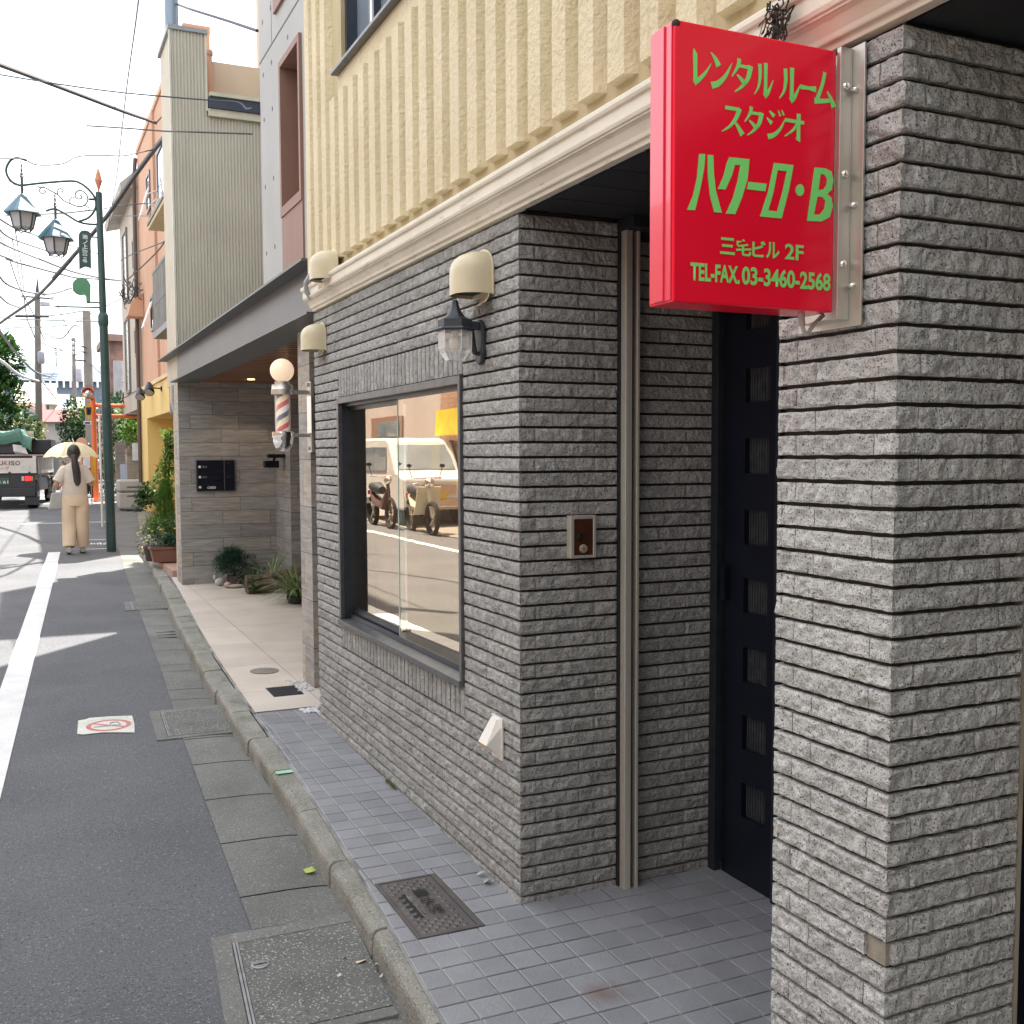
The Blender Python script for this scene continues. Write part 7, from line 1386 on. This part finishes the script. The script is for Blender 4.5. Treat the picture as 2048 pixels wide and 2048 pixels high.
# ------------------------------------------------------------------ orange road sign post, mirrors
M_OR = mat('orange_enamel', (.72,.17,.05), (.66,.15,.045), scale=4, rough=.45)
OY = 31.0; ob_ = atY(193, 1000, OY); ot = atY(186, 795, OY)
op = thing('road_sign_support', (ob_.x, OY, rz(OY)), 'orange steel sign frame at the street corner behind the lamp post', 'sign frame')
m = MB(); m.tube([(ob_.x, OY, rz(OY)-.05), (ot.x, OY, ot.z)], .075, 10); a = atY(240, 808, OY); m.tube([(ot.x, OY, atY(188, 811, OY).z), (a.x+.5, OY, atY(188, 811, OY).z)], .055, 8); m.tube([(ot.x, OY, atY(188, 832, OY).z), (a.x+.5, OY, atY(188, 832, OY).z)], .055, 8); m.tube([(a.x+.5, OY, rz(OY)), (a.x+.5, OY, atY(188, 800, OY).z)], .07, 8); m.build('post', M_OR, op)
def disc(m, c, r, n=20, th=.03): m.lathe([(r*.98,0),(r,th*.4),(r*.8,th),(.01,th*1.6)], c, n, 'y'); return m
t = thing('crossing_sign', (atY(177.5, 821, 30.8).x, 30.8, atY(177.5, 821, 30.8).z), 'yellow diamond children crossing sign on the orange frame', 'sign')
c = atY(177.5, 822, 30.8); dd = [(0,17),(9.2,0),(0,-17.5),(-9.2,0)]
def pxs(dx, dy, Y=30.8, cx_=177.5, cy_=822): p = atY(cx_+dx, cy_-dy, Y); return p
pl = [pxs(*q) for q in [(-1.5,15.5),(1.5,15.5),(8.5,1.5),(8.5,-1.5),(1.5,-15.5),(-1.5,-15.5),(-8.5,-1.5),(-8.5,1.5)]]
m = MB(); m.prism([(p.x, 30.78, p.z) for p in pl], (0,.02,0)); m.build('plate', mat('amber_sign', (.80,.38,.02), scale=5, rough=.45), t)
m = MB()
for dx in (-2, 2): 
    p = pxs(dx, 5); m.lathe([(.001,-.04),(.045,-.02),(.045,.02),(.001,.04)], (p.x, 30.775, p.z), 8, sy=.1); a = pxs(dx, 3); b = pxs(dx, -3); m.box((a.x-.04, 30.772, b.z), (a.x+.04, 30.779, a.z)); l1 = pxs(dx-1, -7.5); m.box((l1.x-.015, 30.772, l1.z), (l1.x+.02, 30.779, b.z)); l2 = pxs(dx+1, -7.5); m.box((l2.x-.02, 30.772, l2.z), (l2.x+.015, 30.779, b.z))
m.build('figures', M_TD, t)
a = atY(167, 842, 30.8); b = atY(182.5, 849, 30.8); t = thing('sign_plate', ((a.x+b.x)/2, 30.8, b.z), 'small white plate with dark marks under the yellow diamond sign', 'sign'); m = MB(); m.box((a.x, 30.79, b.z), (b.x, 30.81, a.z)); m.build('plate', mat('white_board', (.75,.75,.75)), t); m = MB()
for i in range(4): x = a.x+.03+i*(b.x-a.x-.06)/4; m.box((x, 30.784, b.z+.02), (x+.035, 30.7895, a.z-.03))
m.build('marks', M_TD, t)
t = thing('traffic_mirror', (atY(175, 790, 30.7).x, 30.7, atY(175, 790, 30.7).z), 'orange hooded convex traffic mirror at the top of the orange frame', 'mirror')
c = atY(176, 787, 30.7); m = MB(); m.lathe([(.13,-.02),(.15,0),(.15,.06),(.02,.10)], (c.x, 30.6, c.z), 20, 'y'); hood = [(c.x+.18*math.cos(a), c.z+.02+.17*math.sin(a)) for a in [math.pi*(.0+.1*k) for k in range(11)]]
for (xa, za), (xb, zb2) in zip(hood[:-1], hood[1:]): m.quad((xa,30.35,za),(xb,30.35,zb2),(xb,30.66,zb2),(xa,30.66,za))
m.build('hood', M_OR, t, smooth=True); m = MB(); m.lathe([(.13,-.015),(.13,-.03),(.09,-.05),(.02,-.06)], (c.x, 30.6, c.z), 20, 'y'); m.build('mirror_glass', M_CHROME, t, smooth=True); p = atY(172, 808, 30.7); m = MB(); m.tube([(c.x, 30.7, c.z), (ot.x, 31, ot.z-.1)], .03, 6); m.build('bracket', M_BEAM, t)
c = atY(163, 885.5, 26.5); t = thing('traffic_mirror', (c.x, 26.5, rz(26.5)), 'round pale orange back of a traffic mirror showing above the parasol', 'mirror')
m = MB(); m.lathe([(.11,-.02),(.115,.0),(.115,.03),(.02,.06)], (c.x, 26.4, c.z), 20, 'y'); m.build('back', mat('faded_orange', (.66,.36,.26), (.6,.33,.24), scale=5, rough=.5), t, smooth=True); m = MB(); m.tube([(c.x, 26.5, rz(26.5)), (c.x, 26.5, c.z)], .02, 6); m.build('post', M_OR, t)
t = thing('banner_flag', (atY(185, 950, 30.4).x, 30.4, rz(30)), 'yellow and orange vertical banner leaning on the orange post', 'banner'); m = MB(); a = atY(181, 908, 30.4); b = atY(193, 972, 30.4); m.box((a.x, 30.39, b.z), (b.x, 30.41, a.z)); m.build('cloth', mat('yellow_banner', (.80,.42,.04), (.72,.26,.03), scale=6, rough=.7), t); m = MB(); m.tube([(a.x, 30.4, rz(30.4)), (a.x, 30.4, a.z+.05)], .015, 6); m.build('pole', M_OR, t)
# ------------------------------------------------------------------ distant houses and trees
BASE = rz(45)
def house(name, xa, xb, ytop, Y, depth, wm, label, roofc=None, rh=1.0, over=.35, wins=(), cat='house', gable=False):
    a = atY(xa, ytop, Y); b = atY(xb, ytop, Y); t = thing(name, ((a.x+b.x)/2, Y, BASE), label, cat); m = MB(); m.box((a.x, Y, BASE-.3), (b.x, Y+depth, a.z)); m.build('wall', wm, t)
    if roofc:
        x0, x1, z = a.x-over, b.x+over, a.z; m = MB()
        if gable: xm_ = (x0+x1)/2; m.prism([(x0, Y-over, z-.05), (x1, Y-over, z-.05), (xm_, Y-over, z+rh)], (0, depth+2*over, 0))
        else: m.prism([(x0, Y-over, z-.05), (x0, Y+depth+over, z-.05), (x0, Y+depth*.5, z+rh)], (x1-x0, 0, 0))
        m.build('roof', roofc, t)
    for (u0, v0, u1, v1) in wins:
        p, q_ = atY(u0, v0, Y-.03), atY(u1, v1, Y-.03); m = MB(); m.box((p.x-.05, Y-.06, q_.z-.05), (q_.x+.05, Y-.02, p.z+.05)); f_ = m.build('window', mat('pale_window_frame', (.5,.5,.48), scale=5, rough=.5), t); m = MB(); m.box((p.x, Y-.075, q_.z), (q_.x, Y-.061, p.z)); m.build('pane', mat('dark_window_glass', (.05,.06,.07)), f_)
    return t
M_CRH = mat('cream_plaster', (.42,.38,.32), (.36,.33,.28), scale=.8, rough=.85); M_GRH = mat('grey_plaster', (.42,.40,.37), (.36,.34,.32), scale=.8, rough=.85); M_REDR = mat('red_roof', (.17,.045,.04), (.13,.035,.032), scale=2, rough=.7); M_GREYR = mat('grey_roof', (.13,.14,.16), (.10,.11,.13), scale=2, rough=.7); M_BLUEW = mat('pale_blue_wall', (.15,.19,.24), (.13,.165,.21), scale=.4, rough=.8); M_BLUER = mat('slate_blue_roof', (.10,.135,.18), (.085,.115,.155), scale=.5, rough=.7)
a = atY(30, 760, 120); b = atY(240, 760, 120); t = thing('large_building', ((a.x+b.x)/2, 120, BASE), 'large slate blue building with a row of white dormer windows in the far distance', 'building')
zr0 = atY(100, 762, 120).z; zr1 = atY(100, 726, 120).z; m = MB(); m.box((a.x-6, 120, BASE-1), (b.x+8, 140, zr0)); m.build('wall', M_BLUEW, t); m = MB(); m.prism([(a.x-6, 119.6, zr0), (a.x-6, 140, zr0), (a.x-6, 138, zr1), (a.x-6, 122, zr1)], (b.x-a.x+14, 0, 0)); m.build('roof', M_BLUER, t)
for i in range(11):
    p, q_ = atY(58+i*13.5, 762, 119.5), atY(58+i*13.5+4.5, 775, 119.5); m = MB(); m.box((p.x, 119.5, q_.z), (q_.x, 119.99, p.z)); m.build('dormer_window', mat('white_sash', (.8,.8,.78)), t)
for r_ in range(2):
    for i in range(9): p, q_ = atY(60+i*17, 788+r_*26, 119.9), atY(60+i*17+8, 800+r_*26, 119.9); m = MB(); m.box((p.x, 119.93, q_.z), (q_.x, 119.99, p.z)); m.build('window', mat('blue_dark_glass', (.12,.16,.21), scale=3, rough=.2), t)
c = atY(114, 727, 119); m = MB(); m.tube([(c.x, 121, zr1-.2), (c.x, 121, zr1+1.6)], .05, 5)
for k in range(4): m.tube([(c.x-.7, 121-.2*k+.3, zr1+1.0+.18*k), (c.x+.7, 121-.2*k+.3, zr1+1.0+.18*k)], .04, 4)
m.build('aerial', M_WIRE, t)
house('house', 40, 105, 806, 78, 8, M_CRH, 'cream two storey house with a sloping roof behind the first utility pole', mat('cream_roof', (.55,.50,.42), scale=2, rough=.7), 1.6, wins=((93,810,99,828),(52,806,58,822)))
house('house', 48, 80, 836, 66, 6, M_GRH, 'low house with a dark red roof left of the first utility pole', M_REDR, 1.0, wins=((52,842,70,858),))
house('house', 82, 148, 842, 62, 7, M_GRH, 'grey house with a small dark window and a red edged roof in mid distance', M_REDR, .75, wins=((110,847,119,859),(124,850,129,858)))
house('house', 120, 150, 826, 88, 6, mat('terracotta_wall', (.36,.17,.13), (.30,.14,.11), scale=1, rough=.85), 'small terracotta walled house in front of the slate blue building', M_GREYR, .7)
house('house', 104, 135, 812, 100, 6, M_BLUEW, 'blue grey roofed house below the slate blue building', M_BLUER, 1.2)
house('house', 190, 232, 842, 58, 8, M_CRH, 'pale house with a flat roof behind the orange sign frame', M_GREYR, .5, wins=((195,852,203,872),(206,852,212,872)))
house('house', 155, 186, 815, 92, 7, M_GRH, 'grey house with a pale yellow edged roof behind the yellow sign', mat('yellow_edge_roof', (.60,.58,.36), scale=2, rough=.7), 1.0)
px_box('garden_wall', M_BLK, 84, 160, 884, 940, 55, .2, 'grey block garden wall in front of the mid distance houses', 'wall')
tree((atY(8, 780, 47).x-1.3, 47.5, atY(8, 790, 47).z), (2.1, 2.0, 3.0), 9500, .30, .17, L_MID, 'big round green tree at the left edge beyond the truck')
q = atY(24, 880, 44); tree((q.x-.3, 44, q.z), (1.5, 1.2, 1.1), 2600, .22, .13, L_DARK, 'dark bushes under the big tree at the left edge', 'bush', False, 'bush')
q = atY(50, 868, 46); tree((q.x, 46, q.z), (.75, .7, .55), 800, .15, .09, leafmat('yellow_green_leaves', (.28,.27,.06), (.17,.17,.04)), 'yellow green bush behind the truck load', 'bush', False, 'bush')
q = atY(162, 870, 45); tree((q.x, 45, q.z), (.8, .8, 1.5), 1400, .18, .10, L_DARK, 'dark green tree left of the orange post', 'tree', False)
q = atY(160, 840, 47); tree((q.x, 47, q.z), (.5, .5, .9), 500, .18, .10, L_LIGHT, 'lighter green treetop under the pale transformer', 'tree', False)
q = atY(22, 862, 43); m = MB(); m.box((q.x-.5, 43, q.z-1.4), (q.x+.75, 43.3, q.z)); tag(m.build('garden_wall', mat('warm_stone', (.60,.45,.32), (.4,.3,.22), scale=2, rough=.9), None), 'warm coloured stone wall under the big tree', 'wall')  # warm tan stone in two tones
m = MB(); c = atY(60, 850, 52); m.tube([(c.x, 52, BASE), (c.x, 52, c.z+.7)], .32, 10); tag(m.build('white_tank', mat('white_board', (.75,.75,.75)), None, smooth=True), 'white cylindrical tank beside the first utility pole', 'tank')
# ------------------------------------------------------------------ opposite side of the street (seen in the show window)
M_BTILE = mat('brown_wall_tile', (.40,.24,.16), (.34,.20,.13), scale=3, rough=.6)
def tilewall(name, a, b, mt, label):
    t = thing(name, (b[0], (a[1]+b[1])/2, 0), label, 'building'); m = MB(); m.box(a, b); m.build('wall', mt, t); return t
t = tilewall('opposite_building', (-14, -6, -.3), (-6.6, 21.5, 4.6), stone_mat('brown_square_tile', (.40,.25,.17), (.35,.21,.14), (.44,.28,.20), .10, .10, 'Y'), 'brown tiled building across the street')
m = MB()
for i in range(5): m.box((-6.61, -3+i*4.6, 1.0), (-6.55, -1+i*4.6, 2.4))
m.build('window', M_UPG, t)
t = tilewall('opposite_house', (-15, 21.6, -.3), (-7.4, 44, 5.2), mat('pale_mauve_render', (.50,.44,.42), (.45,.39,.37), scale=1, rough=.8), 'pale house across the street with a brown window')
m = MB(); m.box((-7.45, 26.3, 1.95), (-7.35, 29.0, 2.55)); wq = m.build('window', M_BROWNPAN, t); m = MB(); m.box((-7.349, 26.5, 2.02), (-7.33, 28.4, 2.42)); m.build('pane', M_UPG, wq)
m = MB(); m.box((-7.0, 22, .05), (-6.9, 31, 1.25)); m.build('fence', M_BTILE, t)
t = thing('yellow_board', (-6.4, 20.6, 2.2), 'yellow notice board across the street', 'sign'); m = MB(); m.box((-6.42, 19.3, 1.92), (-6.38, 21.2, 2.46)); m.box((-6.30, 19.5, .1), (-6.25, 19.55, 1.92)); m.build('board', mat('yellow_board', (.72,.55,.03), scale=4, rough=.5), t)
t = thing('green_banner', (-6.0, 22.6, 1.1), 'green cloth strip tied across the street wall', 'banner'); m = MB(); m.box((-6.86, 21.9, 1.02), (-6.84, 24.9, 1.20)); m.build('cloth', mat('green_cloth', (.10,.42,.07), scale=4, rough=.7), t)
vn = thing('kei_van', (-5.9, 21.4, rz(21)), 'small white van parked across the street', 'van'); VZ = rz(21)
M_VAN = mat('white_van_paint', (.76,.77,.77), (.72,.73,.73), scale=2, rough=.25, coat=.5)
m = MB(); sd2 = [(19.6,.30),(19.55,.55),(19.6,.92),(20.25,1.06),(20.75,1.66),(21.0,1.74),(22.9,1.74),(23.0,1.6),(23.0,.30)]; m.prism([(-6.55, y, VZ+z) for y, z in sd2], (1.42, 0, 0)); m.build('body', M_VAN, vn, bevel=.05)
m = MB(); m.add([(-6.45,20.30,VZ+1.10),(-5.22,20.30,VZ+1.10),(-5.28,20.72,VZ+1.60),(-6.39,20.72,VZ+1.60)], [(0,1,2,3)]); m.v = [(x, y-.04, z) for x, y, z in m.v]; m.build('windscreen', M_UPG, vn)
m = MB(); m.box((-5.125, 20.9, VZ+1.05), (-5.115, 22.7, VZ+1.55)); m.build('side_window', M_UPG, vn); m = MB(); m.box((-6.5, 19.50, VZ+.36), (-5.18, 19.58, VZ+.52)); m.build('bumper', M_CHROME, vn, bevel=.02); m = MB(); m.box((-6.2, 19.535, VZ+.62), (-5.48, 19.56, VZ+.80)); m.build('grille', M_CHROME, vn); m = MB(); m.box((-5.95, 19.49, VZ+.52), (-5.62, 19.5, VZ+.66)); m.build('number_plate', mat('yellow_plate', (.72,.5,.04), scale=4, rough=.5), vn)
for x in (-6.42, -5.36): m = MB(); m.lathe([(.09,-.02),(.10,0),(.1,.04)], (x, 19.56, VZ+.74), 14, 'y'); m.build('headlight', mat('clear_lens', (.55,.55,.55)), vn)
for x in (-6.5, -5.32):
    for y in (20.1, 22.4): m = MB(); m.lathe([(.15,0),(.27,0),(.28,.03),(.28,.13),(.26,.16),(.1,.16)], (x, y, VZ+.28), 18, 'x'); m.build('wheel', M_TYRE, vn, smooth=True)
def moped(cx, cy, mt, label, leg):
    z = rz(cy); t = thing('motorbike', (cx, cy, z), label, 'motorbike', 'motorbikes across the street')
    for y in (-.58, .58):
        m = MB(); n = 20
        m.tube([(cx, cy+y+.27*math.cos(q), z+.29+.27*math.sin(q)) for q in [2*math.pi*k/n for k in range(n+1)]], .045, 6); w_ = m.build('wheel', M_TYRE, t, smooth=True); m = MB()
        for k in range(8): m.tube([(cx, cy+y, z+.29), (cx, cy+y+.25*math.cos(k*.785), z+.29+.25*math.sin(k*.785))], .008, 4)
        m.build('spoke', M_CHROME, w_)
    m = MB(); m.tube([(cx, cy-.58, z+.29), (cx, cy-.40, z+.75), (cx, cy-.32, z+.98)], [.03,.035,.025], 8); m.tube([(cx, cy-.40, z+.70), (cx, cy-.1, z+.42), (cx, cy+.3, z+.5), (cx, cy+.6, z+.66)], [.05,.09,.11,.05], 8); m.build('frame', mt, t, smooth=True)
    m = MB(); m.tube([(cx-.30, cy-.22, z+1.0), (cx-.12, cy-.32, z+1.0), (cx+.12, cy-.32, z+1.0), (cx+.30, cy-.22, z+1.0)], .016, 6); m.build('handlebar', M_CHROME, t)
    m = MB(); m.ball((cx, cy-.42, z+.92), .085, .07, .085); m.build('headlamp', M_CHROME, t, smooth=True); m = MB(); m.tube([(cx, cy-.05, z+.72), (cx, cy+.25, z+.76), (cx, cy+.55, z+.78)], [.08,.12,.09], 10); m.build('seat', M_TD, t, smooth=True)
    for s in (-.26, .26): m = MB(); m.tube([(cx+s, cy-.22, z+1.0), (cx+s*1.2, cy-.25, z+1.2)], .007, 5); m.ball((cx+s*1.2, cy-.25, z+1.23), .05, .012, .035, 8, 6); m.build('mirror', M_TD, t)
    if leg: m = MB(); m.add([(cx-.22,cy-.40,z+.85),(cx+.22,cy-.40,z+.85),(cx+.24,cy-.25,z+.35),(cx-.24,cy-.25,z+.35)], [(0,1,2,3)]); m.build('leg_shield', mt, t, solid=.02)
    m = MB(); m.box((cx-.06, cy+.66, z+.62), (cx+.06, cy+.70, z+.70)); m.build('tail_lamp', mat('red_lens', (.5,.03,.03), scale=5, rough=.2), t); m = MB(); m.box((cx-.10, cy+.705, z+.44), (cx+.10, cy+.715, z+.56)); m.build('number_plate', mat('white_board', (.75,.75,.75)), t); return t
moped(-5.05, 18.4, mat('cream_scooter_paint', (.66,.60,.46), (.6,.55,.42), scale=3, rough=.3), 'cream scooter with a leg shield parked across the street', True); moped(-4.75, 20.0, mat('dark_red_bike_paint', (.10,.03,.03), (.05,.02,.02), scale=3, rough=.3), 'dark motorbike parked across the street beside the white van', False)
struct(sheet('pavement', lambda Y: -9.5, lambda Y: -5.35+.05*(Y-14), list(np.arange(-4, 45, 1.0)), rz, mat('far_pavement', (.26,.24,.22), (.22,.2,.185), scale=2, rough=.9), .012))
# unseen dark block added behind the camera to cut the sky light
t = tilewall('added_sky_block', (-9, -16, -.4), (9, -9, 9.0), mat('dark_brown_blocker', (.20,.185,.17), (.16,.15,.14), scale=1, rough=.8), 'unseen dark block added behind the camera to darken the walls facing it')
m = MB(); m.box((-3.5, -9.0, 1.0), (-1.5, -8.96, 2.3)); m.build('window', M_UPG, t)
